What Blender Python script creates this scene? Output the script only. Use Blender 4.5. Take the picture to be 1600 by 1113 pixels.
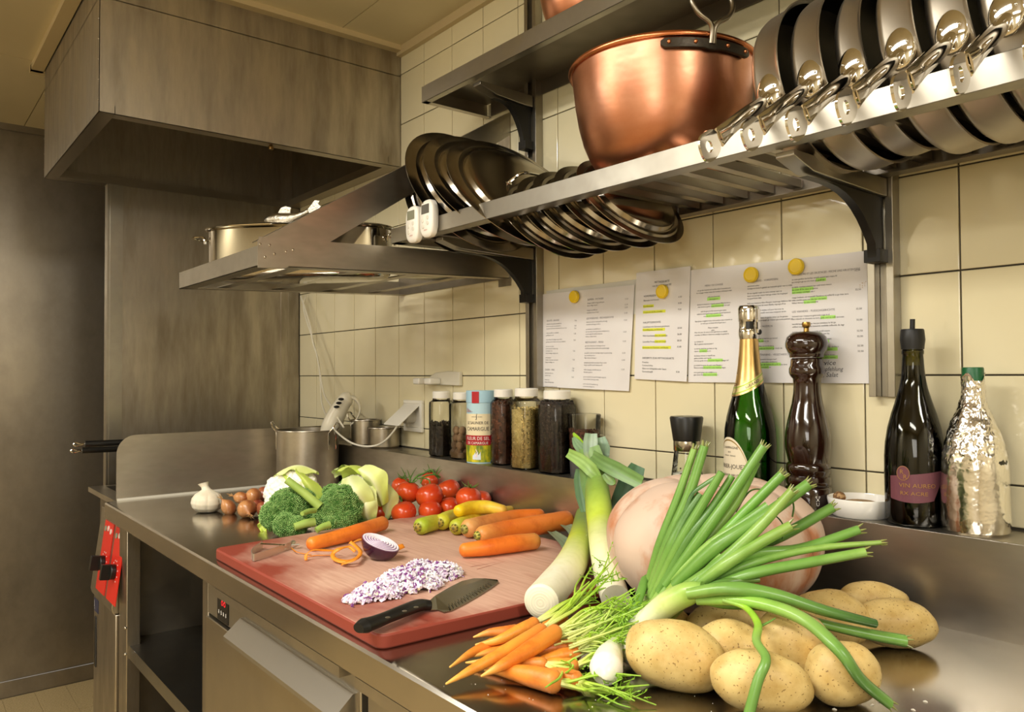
import bpy, bmesh, math, random
from mathutils import Vector, Matrix, noise
from math import sin, cos, pi, radians, sqrt

for _o in list(bpy.data.objects):
    bpy.data.objects.remove(_o)
SC = bpy.context.scene
COL = SC.collection

# ------------------------------------------------------------------ camera
F_PX = 1222.0
YAW, PITCH, ROLL = 0.67764, 0.02232, -0.00483
_f = Vector((-cos(YAW) * cos(PITCH), sin(YAW) * cos(PITCH), sin(PITCH)))
_r = Vector((sin(YAW), cos(YAW), 0.0))
_u = _r.cross(_f)
_r2 = _r * cos(ROLL) + _u * sin(ROLL)
_u2 = -_r * sin(ROLL) + _u * cos(ROLL)
camd = bpy.data.cameras.new('camera')
cam = bpy.data.objects.new('camera', camd)
COL.objects.link(cam)
_m = Matrix((( _r2.x, _u2.x, -_f.x, 0.0), (_r2.y, _u2.y, -_f.y, -1.25), (_r2.z, _u2.z, -_f.z, 1.275), (0, 0, 0, 1)))
cam.matrix_world = _m
camd.sensor_fit = 'HORIZONTAL'
camd.sensor_width = 36.0
camd.lens = 36.0 * F_PX / 1600.0
camd.clip_start = 0.02
SC.camera = cam

# ------------------------------------------------------------------ light and exposure
SC.view_settings.view_transform = 'Standard'
SC.view_settings.look = 'None'
SC.view_settings.gamma = 1.0
SC.view_settings.use_curve_mapping = False
SC.view_settings.exposure = 0.14
try:
    SC.cycles.max_bounces = 10
    SC.cycles.sample_clamp_indirect = 6.0
    SC.cycles.caustics_reflective = False
    SC.cycles.caustics_refractive = False
except Exception:
    pass
world = bpy.data.worlds.new('world')
world.use_nodes = True
world.node_tree.nodes['Background'].inputs[0].default_value = (1.0, 0.93, 0.8, 1)
world.node_tree.nodes['Background'].inputs[1].default_value = 0.35
SC.world = world


def area_light(name, loc, target, sx, sy, power, col=(1.0, 0.965, 0.885), spread=180):
    d = bpy.data.lights.new(name, 'AREA')
    d.shape = 'RECTANGLE'; d.size = sx; d.size_y = sy
    d.energy = power; d.color = col; d.spread = radians(spread)
    o = bpy.data.objects.new(name, d); COL.objects.link(o)
    o.location = loc
    o.rotation_euler = (Vector(target) - Vector(loc)).to_track_quat('-Z', 'Y').to_euler()
    return o


# ceiling fluorescents of the kitchen aisle and daylight from the serving window behind the cook
area_light('ceiling_tube_light', (-1.0, -1.60, 2.255), (-1.0, -1.5, 0), 1.25, 0.28, 33)
area_light('ceiling_tube_light', (1.3, -0.95, 2.255), (1.3, -0.95, 0), 1.25, 0.28, 30)
area_light('ceiling_tube_light', (-2.6, -2.9, 2.255), (-2.5, -2.8, 0), 1.25, 0.28, 34)
area_light('ceiling_tube_light', (0.4, -2.6, 2.255), (0.4, -2.5, 0), 1.25, 0.28, 26)
area_light('window_light', (1.0, -3.40, 1.55), (0.2, 0, 1.2), 1.2, 0.8, 16, (1.0, 0.97, 0.92))


# ------------------------------------------------------------------ helpers
def C(h, a=1.0):
    h = h.lstrip('#')
    v = [int(h[i:i + 2], 16) / 255 for i in (0, 2, 4)]
    return tuple((x / 12.92 if x <= 0.04045 else ((x + 0.055) / 1.055) ** 2.4) for x in v) + (a,)


class MB:
    """collects vertices and faces, then links them as one mesh object"""
    def __init__(s):
        s.v = []; s.f = []; s.c = []; s.mi = []

    def add(s, vs, fs, col=None, mi=0):
        b = len(s.v)
        s.v += [tuple(p) for p in vs]
        s.f += [tuple(i + b for i in f) for f in fs]
        s.mi += [mi] * len(fs)
        if col is None:
            s.c += [(1, 1, 1, 1)] * len(vs)
        elif isinstance(col, list):
            s.c += col
        else:
            s.c += [col] * len(vs)
        return b

    def xf(s, m, start=0):
        for i in range(start, len(s.v)):
            s.v[i] = tuple(m @ Vector(s.v[i]))
        return s

    def box(s, a, b, col=None, mi=0):
        x0, y0, z0 = [min(a[i], b[i]) for i in range(3)]
        x1, y1, z1 = [max(a[i], b[i]) for i in range(3)]
        s.add([(x0, y0, z0), (x1, y0, z0), (x1, y1, z0), (x0, y1, z0), (x0, y0, z1), (x1, y0, z1), (x1, y1, z1), (x0, y1, z1)],
              [(0, 3, 2, 1), (4, 5, 6, 7), (0, 1, 5, 4), (1, 2, 6, 5), (2, 3, 7, 6), (3, 0, 4, 7)], col, mi)
        return s

    def lathe(s, prof, n=32, cx=0, cy=0, col=None, mi=0, sx=1, sy=1, cols=None):
        vs = []; fs = []; cl = []
        rings = []
        for k, (r, z) in enumerate(prof):
            cc = cols[k] if cols else (col or (1, 1, 1, 1))
            if r < 1e-6:
                rings.append([len(vs)]); vs.append((cx, cy, z)); cl.append(cc)
            else:
                rings.append(list(range(len(vs), len(vs) + n)))
                for i in range(n):
                    a = 2 * pi * i / n
                    vs.append((cx + r * cos(a) * sx, cy + r * sin(a) * sy, z)); cl.append(cc)
        for A, B in zip(rings[:-1], rings[1:]):
            for i in range(n):
                j = (i + 1) % n
                if len(A) == 1 and len(B) == 1: continue
                if len(A) == 1: fs.append((A[0], B[j], B[i]))
                elif len(B) == 1: fs.append((A[i], A[j], B[0]))
                else: fs.append((A[i], A[j], B[j], B[i]))
        s.add(vs, fs, cl, mi)
        return s

    def tube(s, pts, rad, n=8, caps=True, col=None, flat=1.0, up=None, mi=0, cols=None, closed=False):
        """sweep an ellipse (rad, rad*flat) along pts; flat acts along the 'up' side"""
        P = [Vector(p) for p in pts]
        m = len(P)
        R = rad if isinstance(rad, (list, tuple)) else [rad] * m
        Fl = flat if isinstance(flat, (list, tuple)) else [flat] * m
        vs = []; cl = []; fs = []
        T = []
        for i in range(m):
            if closed:
                t = P[(i + 1) % m] - P[i - 1]
            else:
                t = P[min(i + 1, m - 1)] - P[max(i - 1, 0)]
            T.append(t.normalized() if t.length > 1e-9 else Vector((0, 0, 1)))
        nv = Vector(up) if up else (Vector((0, 0, 1)) if abs(T[0].z) < 0.9 else Vector((0, 1, 0)))
        for i in range(m):
            if up: nv = Vector(up)
            nv = nv - T[i] * nv.dot(T[i])
            if nv.length < 1e-6: nv = T[i].orthogonal()
            nv.normalize()
            b = T[i].cross(nv)
            for k in range(n):
                a = 2 * pi * k / n
                vs.append(P[i] + b * (R[i] * cos(a)) + nv * (R[i] * Fl[i] * sin(a)))
                cl.append(cols[i] if cols else (col or (1, 1, 1, 1)))
        for i in range(m if closed else m - 1):
            j2 = (i + 1) % m
            for k in range(n):
                j = (k + 1) % n
                fs.append((i * n + k, i * n + j, j2 * n + j, j2 * n + k))
        if caps and not closed:
            fs.append(tuple(range(n))[::-1]); fs.append(tuple(range((m - 1) * n, m * n)))
        s.add(vs, fs, cl, mi)
        return s

    def ell(s, c, r, rot=None, nu=16, nv=10, col=None, mi=0, disp=None):
        vs = []; fs = []
        c = Vector(c); r = r if isinstance(r, (tuple, list)) else (r, r, r)
        for j in range(nv + 1):
            ph = pi * j / nv
            if j in (0, nv):
                d = Vector((0, 0, cos(ph)))
                q = Vector((0, 0, r[2] * cos(ph))) * (disp(d) if disp else 1)
                vs.append(c + (rot @ q if rot else q)); continue
            for i in range(nu):
                a = 2 * pi * i / nu
                d = Vector((sin(ph) * cos(a), sin(ph) * sin(a), cos(ph)))
                q = Vector((r[0] * d.x, r[1] * d.y, r[2] * d.z)) * (disp(d) if disp else 1)
                vs.append(c + (rot @ q if rot else q))
        for i in range(nu):
            fs.append((0, 1 + i, 1 + (i + 1) % nu))
            for j in range(nv - 2):
                a = 1 + j * nu; b = a + nu
                fs.append((a + i, b + i, b + (i + 1) % nu, a + (i + 1) % nu))
            a = 1 + (nv - 2) * nu
            fs.append((a + i, len(vs) - 1, a + (i + 1) % nu))
        s.add(vs, fs, col, mi)
        return s

    def grid(s, fn, nu, nv, cu=False, cv=False, col=None, mi=0, colfn=None):
        vs = []; fs = []; cl = []
        au = nu if cu else nu + 1; av = nv if cv else nv + 1
        for i in range(au):
            for j in range(av):
                vs.append(fn(i / nu, j / nv)); cl.append(colfn(i / nu, j / nv) if colfn else (col or (1, 1, 1, 1)))
        for i in range(nu):
            for j in range(nv):
                i2 = (i + 1) % au; j2 = (j + 1) % av
                fs.append((i * av + j, i2 * av + j, i2 * av + j2, i * av + j2))
        s.add(vs, fs, cl, mi)
        return s

    def poly_prism(s, pts2, fn, t, col=None, mi=0):
        """pts2: outline (u,v); fn(u,v,w)->xyz; thickness t in w"""
        n = len(pts2)
        vs = [fn(u, v, 0) for u, v in pts2] + [fn(u, v, t) for u, v in pts2]
        fs = [tuple(range(n))[::-1], tuple(range(n, 2 * n))] + [(i, (i + 1) % n, n + (i + 1) % n, n + i) for i in range(n)]
        s.add(vs, fs, col, mi)
        return s

    def mesh(s, name, mats, sharp=38, smooth=True, recalc=True):
        me = bpy.data.meshes.new(name)
        me.from_pydata(s.v, [], s.f)
        if not isinstance(mats, (list, tuple)): mats = [mats]
        for m in mats: me.materials.append(m)
        if any(s.mi): me.polygons.foreach_set('material_index', s.mi)
        if any(c != (1, 1, 1, 1) for c in s.c) or any(m.get('vc') for m in mats):
            ca = me.color_attributes.new('Col', 'FLOAT_COLOR', 'POINT')
            ca.data.foreach_set('color', [x for c in s.c for x in c])
        bm = bmesh.new(); bm.from_mesh(me)
        if recalc: bmesh.ops.recalc_face_normals(bm, faces=bm.faces)
        if smooth:
            lim = radians(sharp)
            for f in bm.faces: f.smooth = True
            for e in bm.edges:
                if len(e.link_faces) == 2 and e.calc_face_angle(0) > lim: e.smooth = False
        bm.to_mesh(me); bm.free()
        return me

    def build(s, name, mats, parent=None, loc=(0, 0, 0), rot=(0, 0, 0), sharp=38, smooth=True, bevel=0, sub=0, label=None, recalc=True, kind=None):
        o = bpy.data.objects.new(name, s.mesh(name, mats, sharp, smooth, recalc))
        COL.objects.link(o)
        o.location = loc; o.rotation_euler = rot
        if parent: o.parent = parent
        if bevel:
            b = o.modifiers.new('bevel', 'BEVEL'); b.width = bevel; b.segments = 2; b.limit_method = 'ANGLE'; b.angle_limit = radians(40)
            b.harden_normals = False
        if sub:
            q = o.modifiers.new('sub', 'SUBSURF'); q.levels = sub; q.render_levels = sub
        if label: o['label'] = label
        if kind: o['kind'] = kind
        return o


def tag(o, label, cat, group=None):
    o['label'] = label; o['category'] = cat
    if group: o['group'] = group
    return o


def thing(name, label, cat, loc=(0, 0, 0), rot=(0, 0, 0), group=None):
    o = bpy.data.objects.new(name, None); COL.objects.link(o)
    o.empty_display_size = 0.02
    o.location = loc; o.rotation_euler = rot
    return tag(o, label, cat, group)


def struct(o):
    o['kind'] = 'structure'
    return o


def copy_tree(o, parent=None):
    c = o.copy(); COL.objects.link(c)
    if parent is not None: c.parent = parent
    for ch in [x for x in bpy.data.objects if x.parent == o and x.name != c.name]:
        copy_tree(ch, c)
    return c


def smooth_path(pts, n=6):
    """Catmull-Rom through pts"""
    P = [Vector(p) for p in pts]
    P = [P[0] * 2 - P[1]] + P + [P[-1] * 2 - P[-2]]
    out = []
    for i in range(1, len(P) - 2):
        for k in range(n):
            t = k / n
            a, b, c, d = P[i - 1], P[i], P[i + 1], P[i + 2]
            out.append(0.5 * ((2 * b) + (c - a) * t + (2 * a - 5 * b + 4 * c - d) * t * t + (3 * b - a - 3 * c + d) * t ** 3))
    out.append(P[-2].copy())
    return out


def lerp_list(vals, m):
    n = len(vals) - 1
    out = []
    for i in range(m):
        t = i / (m - 1) * n; k = min(int(t), n - 1); f = t - k
        if isinstance(vals[0], (tuple, list)):
            out.append(tuple(vals[k][q] * (1 - f) + vals[k + 1][q] * f for q in range(len(vals[0]))))
        else:
            out.append(vals[k] * (1 - f) + vals[k + 1] * f)
    return out


def text_geo(body, size, align='LEFT', res=2, line=1.0, xs=1.0):
    cu = bpy.data.curves.new('txt', 'FONT')
    cu.body = body; cu.size = size; cu.align_x = align; cu.resolution_u = res; cu.space_line = line
    o = bpy.data.objects.new('txt', cu)
    COL.objects.link(o)
    dg = bpy.context.evaluated_depsgraph_get()
    me = bpy.data.meshes.new_from_object(o.evaluated_get(dg))
    vs = [(v.co.x * xs, v.co.y) for v in me.vertices]
    fs = [tuple(p.vertices) for p in me.polygons]
    bpy.data.objects.remove(o); bpy.data.curves.remove(cu); bpy.data.meshes.remove(me)
    return vs, fs


def put_text(mb, body, size, fn, u, v, align='LEFT', col=None, mi=0, xs=1.0, line=1.0, res=2):
    vs, fs = text_geo(body, size, align, res, line, xs)
    mb.add([fn(u + a, v + b) for a, b in vs], fs, col, mi)


# ------------------------------------------------------------------ materials
MATS = {}


def mat(name, base, rough=0.5, metal=0.0, base2=None, nscale=8.0, ndetail=3.0, stretch=(1, 1, 1), nlo=0.35, nhi=0.65,
        rough2=None, bump=0.0, bscale=None, bstretch=None, bdist=0.002, trans=0.0, ior=1.45, coat=0.0, vc=False, sss=0.0,
        spots=None, emit=None, aniso=0.0, alpha=None, ntype='noise', spec=None, crough=0.05):
    if name in MATS: return MATS[name]
    m = bpy.data.materials.new(name); m.use_nodes = True
    nt = m.node_tree; N = nt.nodes; L = nt.links
    b = N['Principled BSDF']
    if isinstance(base, str): base = C(base)
    if isinstance(base2, str): base2 = C(base2)
    b.inputs['Base Color'].default_value = base
    b.inputs['Roughness'].default_value = rough
    b.inputs['Metallic'].default_value = metal
    b.inputs['IOR'].default_value = ior
    if trans: b.inputs['Transmission Weight'].default_value = trans
    if coat: b.inputs['Coat Weight'].default_value = coat; b.inputs['Coat Roughness'].default_value = crough
    if aniso: b.inputs['Anisotropic'].default_value = aniso
    if spec is not None: b.inputs['Specular IOR Level'].default_value = spec
    if sss:
        b.inputs['Subsurface Weight'].default_value = sss; b.inputs['Subsurface Radius'].default_value = (0.01, 0.006, 0.003)
        b.inputs['Subsurface Scale'].default_value = 1.0
    if emit:
        b.inputs['Emission Color'].default_value = base; b.inputs['Emission Strength'].default_value = emit
    if alpha is not None: b.inputs['Alpha'].default_value = alpha
    tc = N.new('ShaderNodeTexCoord')

    def noise_node(scale, st, det, typ='noise'):
        mp = N.new('ShaderNodeMapping'); mp.inputs['Scale'].default_value = st
        L.new(tc.outputs['Object'], mp.inputs['Vector'])
        if typ == 'voronoi':
            n = N.new('ShaderNodeTexVoronoi'); n.inputs['Scale'].default_value = scale
            L.new(mp.outputs[0], n.inputs['Vector']); return n.outputs['Distance']
        n = N.new('ShaderNodeTexNoise'); n.inputs['Scale'].default_value = scale; n.inputs['Detail'].default_value = det
        n.inputs['Roughness'].default_value = 0.6
        L.new(mp.outputs[0], n.inputs['Vector']); return n.outputs['Fac']

    colsock = None
    if vc:
        at = N.new('ShaderNodeAttribute'); at.attribute_name = 'Col'
        colsock = at.outputs['Color']
    fac = None
    if base2 is not None or rough2 is not None:
        fo = noise_node(nscale, stretch, ndetail, ntype)
        mr = N.new('ShaderNodeMapRange'); mr.inputs['From Min'].default_value = nlo; mr.inputs['From Max'].default_value = nhi
        L.new(fo, mr.inputs['Value']); fac = mr.outputs['Result']
    if base2 is not None:
        mx = N.new('ShaderNodeMix'); mx.data_type = 'RGBA'
        L.new(fac, mx.inputs['Factor'])
        mx.inputs['A'].default_value = base; mx.inputs['B'].default_value = base2
        if colsock is not None:
            mm = N.new('ShaderNodeMix'); mm.data_type = 'RGBA'; mm.blend_type = 'MULTIPLY'; mm.inputs['Factor'].default_value = 1.0
            L.new(colsock, mm.inputs['A']); L.new(mx.outputs['Result'], mm.inputs['B']); colsock = mm.outputs['Result']
        else:
            colsock = mx.outputs['Result']
    if spots:
        sc, thr, scol = spots
        so = noise_node(sc, (1, 1, 1), 1.0)
        mr2 = N.new('ShaderNodeMapRange'); mr2.inputs['From Min'].default_value = thr; mr2.inputs['From Max'].default_value = thr + 0.04
        L.new(so, mr2.inputs['Value'])
        mx2 = N.new('ShaderNodeMix'); mx2.data_type = 'RGBA'
        L.new(mr2.outputs['Result'], mx2.inputs['Factor'])
        if colsock is not None: L.new(colsock, mx2.inputs['A'])
        else: mx2.inputs['A'].default_value = base
        mx2.inputs['B'].default_value = C(scol)
        colsock = mx2.outputs['Result']
    if colsock is not None:
        L.new(colsock, b.inputs['Base Color'])
        if emit: L.new(colsock, b.inputs['Emission Color'])
    if rough2 is not None:
        r = N.new('ShaderNodeMapRange'); r.inputs['To Min'].default_value = rough; r.inputs['To Max'].default_value = rough2
        L.new(fac, r.inputs['Value']); L.new(r.outputs['Result'], b.inputs['Roughness'])
    if bump:
        bo = noise_node(bscale or nscale, bstretch or stretch, 4.0)
        bp = N.new('ShaderNodeBump'); bp.inputs['Strength'].default_value = bump; bp.inputs['Distance'].default_value = bdist
        L.new(bo, bp.inputs['Height']); L.new(bp.outputs['Normal'], b.inputs['Normal'])
    if vc: m['vc'] = True
    MATS[name] = m
    return m


STEEL = mat('brushed_steel', '#c6c0b5', 0.29, 1.0, base2='#ada698', nscale=6, stretch=(1, 1, 3), rough2=0.37)
STEEL_V = mat('upright_brushed_steel', '#b9b1a3', 0.30, 1.0, base2='#8f8677', nscale=5, stretch=(3, 3, 0.6), rough2=0.42, bump=0.06, bscale=50, bstretch=(8, 8, 0.4), bdist=0.001, ndetail=6)
STEEL_TOP = mat('worktop_steel', '#c8c2b8', 0.14, 1.0, base2='#beb8ad', nscale=3.5, stretch=(1, 1, 1), rough2=0.25, ndetail=5)
STEEL_WALL = mat('smeared_wall_steel', '#aea699', 0.3, 1.0, base2='#7d7567', nscale=2.2, stretch=(1, 1, 0.7), rough2=0.45, bump=0.05, bscale=3.0, bdist=0.01, ndetail=8)
STEEL_RAIL = mat('satin_rail_steel', '#a9a498', 0.30, 1.0, base2='#9f998d', nscale=14, stretch=(1, 1, 1), rough2=0.36, ndetail=3)
STEEL_DARK = mat('dull_dark_steel', '#928b80', 0.35, 1.0, base2='#7f786c', nscale=5, rough2=0.5)
CHROME = mat('polished_steel', '#d8d4cc', 0.06, 1.0)
CHROME_SOFT = mat('worn_polished_steel', '#c4beb2', 0.14, 1.0, base2='#b2ab9e', nscale=20, rough2=0.24)
BLACK = mat('black_plastic', '#151412', 0.35)
BLACKMETAL = mat('black_cast_metal', '#1c1a17', 0.4, 0.3)
WHITE_PL = mat('white_plastic', '#eeeadf', 0.35)
CREAM_CEIL = mat('cream_ceiling_panel', '#dccfae', 0.45, base2='#d5c8a5', nscale=2)

# ================================================================== THE SETTING
CEIL = 2.288
ZT = 0.92          # worktop height
ZL = 1.05          # ledge height
TX0, TW, TZ0, TH = -0.4867, 0.1481, 1.2693, 0.1564

GROUT = mat('dark_grout', '#4a453b', 0.9)
TILE = mat('cream_glazed_tile', '#e7dcb6', 0.1, base2='#ebe1bd', nscale=3.0, bump=0.09, bscale=5.0, bdist=0.006, coat=0.4)
m = MB(); m.box((-3.72, 0.004, 0), (1.3, 0.1, CEIL))
wall_back = struct(m.build('wall_back', GROUT, smooth=False))


def tile_mesh(x0, z0, x1, z1):
    m = MB(); c = 0.0012
    a = [(x0, z0), (x1, z0), (x1, z1), (x0, z1)]
    b = [(x0 + c, z0 + c), (x1 - c, z0 + c), (x1 - c, z1 - c), (x0 + c, z1 - c)]
    vs = [(x, 0.0045, z) for x, z in a] + [(x, 0.0006, z) for x, z in a] + [(x, 0, z) for x, z in b]
    fs = [(8, 9, 10, 11)] + [(4 + i, 4 + (i + 1) % 4, 8 + (i + 1) % 4, 8 + i) for i in range(4)] + [(i, (i + 1) % 4, 4 + (i + 1) % 4, 4 + i) for i in range(4)]
    m.add(vs, fs)
    return m


random.seed(3)
g = 0.0014
full = tile_mesh(-TW / 2 + g, -TH / 2 + g, TW / 2 - g, TH / 2 - g).mesh('tile', TILE, smooth=False)
for k in range(-9, 16):
    xr_ = TX0 - k * TW; xl_ = xr_ - TW
    if xl_ < -2.864: xl_ = -2.864
    for j in range(-2, 7):
        z0 = TZ0 + j * TH; z1 = z0 + TH
        cx, cz = (TX0 - (k + 0.5) * TW), (z0 + z1) / 2
        if j == -2 or j == 6:
            a0 = max(z0, ZL + 0.004); b0 = min(z1, 2.262)
            o = tile_mesh(-TW / 2 + g, a0 - cz + (g if j == 6 else 0), TW / 2 - g, b0 - cz - (g if j == -2 else 0)).build('tile', TILE, wall_back, smooth=False)
        else:
            o = bpy.data.objects.new('tile', full); COL.objects.link(o); o.parent = wall_back
        o.location = (cx, random.uniform(-0.0003, 0.0003), cz)
        o.rotation_euler = (random.uniform(-0.002, 0.002), 0, random.uniform(-0.002, 0.002))

# floor with speckled tiles
FLOORB = mat('floor_screed', '#6b5c3d', 0.9)
FTILE = mat('speckled_tan_floor_tile', '#bda679', 0.45, base2='#a68f62', nscale=180, nlo=0.4, nhi=0.6)
m = MB(); m.box((-3.72, -3.5, -0.06), (2.2, 0.1, -0.004)); floor = struct(m.build('floor', FLOORB, smooth=False))
ftm = MB(); ftm.box((-0.149, -0.0545, -0.005), (0.149, 0.0545, 0)); ftm = ftm.mesh('tile', FTILE, smooth=False)
for i in range(4):
    for j in range(22):
        o = bpy.data.objects.new('tile', ftm); COL.objects.link(o); o.parent = floor
        o.location = (-3.69 + 0.15 + i * 0.3, -0.542 - 0.0545 + 0.11 - j * 0.11, 0)
mrest = MB()
for i in range(16):
    for j in range(26):
        x = -2.49 + i * 0.3; y = -0.6 - j * 0.11
        if x < 2.1: mrest.box((x + .001, y - .0545, -.005), (x + .298, y + .0535, 0))
mrest.build('tile_field', FTILE, floor, smooth=False, kind='stuff')

# ceiling of large cream panels with joints
CJ = mat('ceiling_joint', '#6d5f42', 0.8)
m = MB(); m.box((-3.72, -3.5, CEIL + 0.006), (2.2, 0.1, CEIL + 0.08)); ceiling = struct(m.build('ceiling', CJ, smooth=False))
ys = [0.02, -0.213, -0.813, -1.413, -2.013, -2.613, -3.213, -3.5]
xs_ = [-3.72, -2.905, -1.405, 0.095, 1.595, 2.2]
for a, b in zip(ys[:-1], ys[1:]):
    for c, d in zip(xs_[:-1], xs_[1:]):
        mm = MB(); mm.box((c + .0015, b + .0015, CEIL), (d - .0015, a - .0015, CEIL + .008)); mm.build('ceiling_panel', CREAM_CEIL, ceiling, smooth=False)
TRIM = mat('cream_ceiling_trim', '#cbb992', 0.45)
m = MB(); m.box((-2.098, -0.016, 2.262), (1.3, 0.004, CEIL)); struct(m.build('trim_1', TRIM))
m = MB(); m.box((-2.098, -0.87, 2.272), (-2.07, -0.016, CEIL)); m.box((-2.95, -0.885, 2.268), (-2.07, -0.85, CEIL)); m.box((-2.97, -0.885, 2.268), (-2.93, 0, CEIL)); struct(m.build('trim_2', TRIM))

# left wall: stainless steel cladding
m = MB(); m.box((-3.80, -3.5, 0.062), (-3.705, 0.0, 2.262)); wl = struct(m.build('wall_left', STEEL_WALL, smooth=False))
m = MB(); m.box((-3.708, -3.5, 2.262), (-3.69, 0.0, CEIL)); struct(m.build('trim_3', STEEL_DARK))
m = MB(); m.box((-3.70, -3.5, 0.0), (-3.693, 0.0, 0.062)); struct(m.build('baseboard_left', STEEL_WALL))
# walls outside the picture
WALLC = mat('cream_plaster', '#ddd2b4', 0.6)
m = MB(); m.box((-3.72, -3.6, 0), (2.2, -3.5, CEIL)); struct(m.build('wall_front', WALLC, smooth=False))
m = MB(); m.box((2.2, -3.5, 0), (2.3, 0.1, CEIL)); struct(m.build('wall_right', WALLC, smooth=False))

# ================================================================== EXTRACTOR HOOD
hood = thing('extractor_hood', 'large boxy stainless extractor hood hanging from the ceiling at top left', 'extractor hood', (-2.51, -0.42, 1.917))
hx0, hx1, hy0, hz0, hz1 = -2.925, -2.098, -0.847, 1.917, 2.286
L0 = Vector((2.51, 0.42, -1.917))


def hb(m, a, b): m.box(Vector(a) + L0, Vector(b) + L0); return m


HOODS = mat('hood_streaked_steel', '#c4bdb0', 0.36, 1.0, base2='#9a9181', nscale=7, stretch=(2.5, 2.5, 0.45), rough2=0.5, bump=0.04, bscale=40, bstretch=(6, 6, 0.5), bdist=0.001, ndetail=7)
hb(MB(), (hx0, hy0, hz0), (hx1, hy0 + .0015, hz1)).build('front_panel', HOODS, hood)
hb(MB(), (hx1 - .0015, hy0, hz0), (hx1, 0, hz1)).build('side_panel', HOODS, hood)
hb(MB(), (hx0, hy0, hz0), (hx0 + .0015, 0, hz1)).build('side_panel', HOODS, hood)
hb(MB(), (hx0, -0.003, hz0), (hx1, -0.0015, hz1)).build('back_panel', STEEL_DARK, hood)
hb(MB(), (hx0, hy0, 2.20), (hx1, 0, 2.202)).build('inner_top', STEEL_DARK, hood)
m = MB()
hb(m, (hx0, hy0, hz0), (hx1, hy0 + .035, hz0 + .0015)); hb(m, (hx1 - .035, hy0 + .035, hz0), (hx1, -.045, hz0 + .0015))
hb(m, (hx0, hy0 + .035, hz0), (hx0 + .05, -.045, hz0 + .0015)); hb(m, (hx0, -.045, hz0), (hx1, 0, hz0 + .0015))
hb(m, (hx0 + .05, hy0 + .035, hz0), (hx0 + .0515, -.045, hz0 + .025)); hb(m, (hx0, -.0465, hz0), (hx1, -.045, hz0 + .025))
hb(m, (hx0, hy0 + .035, hz0), (hx1, hy0 + .0365, hz0 + .02)); hb(m, (hx1 - .0365, hy0 + .035, hz0), (hx1 - .035, -.045, hz0 + .02))
m.build('rim', mat('hood_rim_steel', '#b0a899', 0.3, 1.0), hood)
m = MB(); m.lathe([(0, 0), (.007, 0), (.007, .008), (.004, .012), (0, .012)], 12, -2.115 + 2.51, -.41 + .42)
m.build('drain_plug', mat('brass_fitting', '#7a5f35', 0.4, 1.0), hood, loc=(0, 0, -.012))
m = MB()
for k in range(7):
    m.ell((hx0 + L0.x, hy0 + L0.y - .0005, 0.03 + k * 0.05), .0018, nu=8, nv=4); m.ell((hx1 + L0.x - .004, hy0 + L0.y - .0005, 0.03 + k * 0.05), .0018, nu=8, nv=4)
m.build('rivets', STEEL, hood, kind='stuff')

# ================================================================== PARTITION PANEL by the fryer
pp = thing('steel_partition_panel', 'tall plain stainless partition panel standing behind the fryer below the hood', 'panel', (-2.88, -0.33, 0))
L1 = Vector((2.88, 0.33, 0))


def pb(m, a, b): m.box(Vector(a) + L1, Vector(b) + L1); return m


pb(MB(), (-2.868, -.655, 0), (-2.866, -.072, 1.915)).build('sheet', STEEL_V, pp)
m = MB(); pb(m, (-2.90, -.672, 0), (-2.862, -.660, 1.915)); pb(m, (-2.862, -.664, 0), (-2.859, -.625, 1.915)); m.build('edge_flange', STEEL_RAIL, pp)
m = MB(); pb(m, (-2.867, -.072, 0), (-2.860, -.0005, 1.915)); pb(m, (-2.861, -.045, 0), (-2.858, -.040, 1.915)); m.build('corner_strip', STEEL_V, pp)

# ================================================================== WORKTOP with splash back
wt = thing('worktop', 'long glossy stainless worktop with raised splash ledge along the tiled wall', 'worktop', (-0.9, -0.42, ZT))
L2 = Vector((0.9, 0.42, -ZT))
WX0, WX1, WY = -2.43, 1.1, -0.762
m = MB()
# top sheet rolling over a rounded nose into the apron
prof = [(-0.1, 0), (WY + .008, 0), (WY + .003, -.0012), (WY, -.005), (WY, -.042), (WY + .012, -.042), (WY + .012, -.040)]
vs = []; fs = []
for x in (WX0, WX1):
    for y, z in prof: vs.append((x + .9, y + .42, z))
n = len(prof)
for i in range(n - 1): fs.append((i, i + 1, n + i + 1, n + i))
m.add(vs, fs)
m.add([(WX0 + .9, y + .42, z) for y, z in prof[1:5]] + [(WX0 + .9, -.1 + .42, 0), (WX0 + .9, -.1 + .42, -.042)], [(0, 1, 2, 3, 5, 4)])
m.build('top_sheet', STEEL_TOP, wt, recalc=False)
m = MB()
m.box((WX0 + .9, -.1 + .42, -.002), (WX1 + .9, -.098 + .42, ZL - ZT)); m.box((WX0 + .9, -.1 + .42, ZL - ZT - .0015), (WX1 + .9, -.002 + .42, ZL - ZT))
m.build('splash_ledge', STEEL, wt, bevel=.0015)
m = MB()
pts = [(-.1, .001), (-.732, .001), (-.732, .13)]
for k in range(9):
    a = k / 8 * pi / 2; pts.append((-.732 + .05 - .05 * cos(a), .13 + .054 * sin(a)))
pts += [(-.003, .184), (-.003, .001)]
m.poly_prism(pts, lambda u, v, w: (WX0 + .9 - w, u + .42, v), .002)
m.build('side_splash', STEEL, wt)
m = MB(); m.box((WX0 + .9, -.73 + .42, .0), (WX0 + .9 + .004, -.1 + .42, .006)); m.build('sealant_bead', mat('white_sealant', '#efe9d8', .4), wt)

# ================================================================== OPEN CUPBOARD under the worktop
oc = thing('open_base_unit', 'open stainless base unit with one shelf under the left end of the worktop', 'cabinet', (-2.0, -0.4, 0))
L3 = Vector((2.0, 0.4, 0))


def ob(m, a, b): m.box(Vector(a) + L3, Vector(b) + L3); return m


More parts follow.
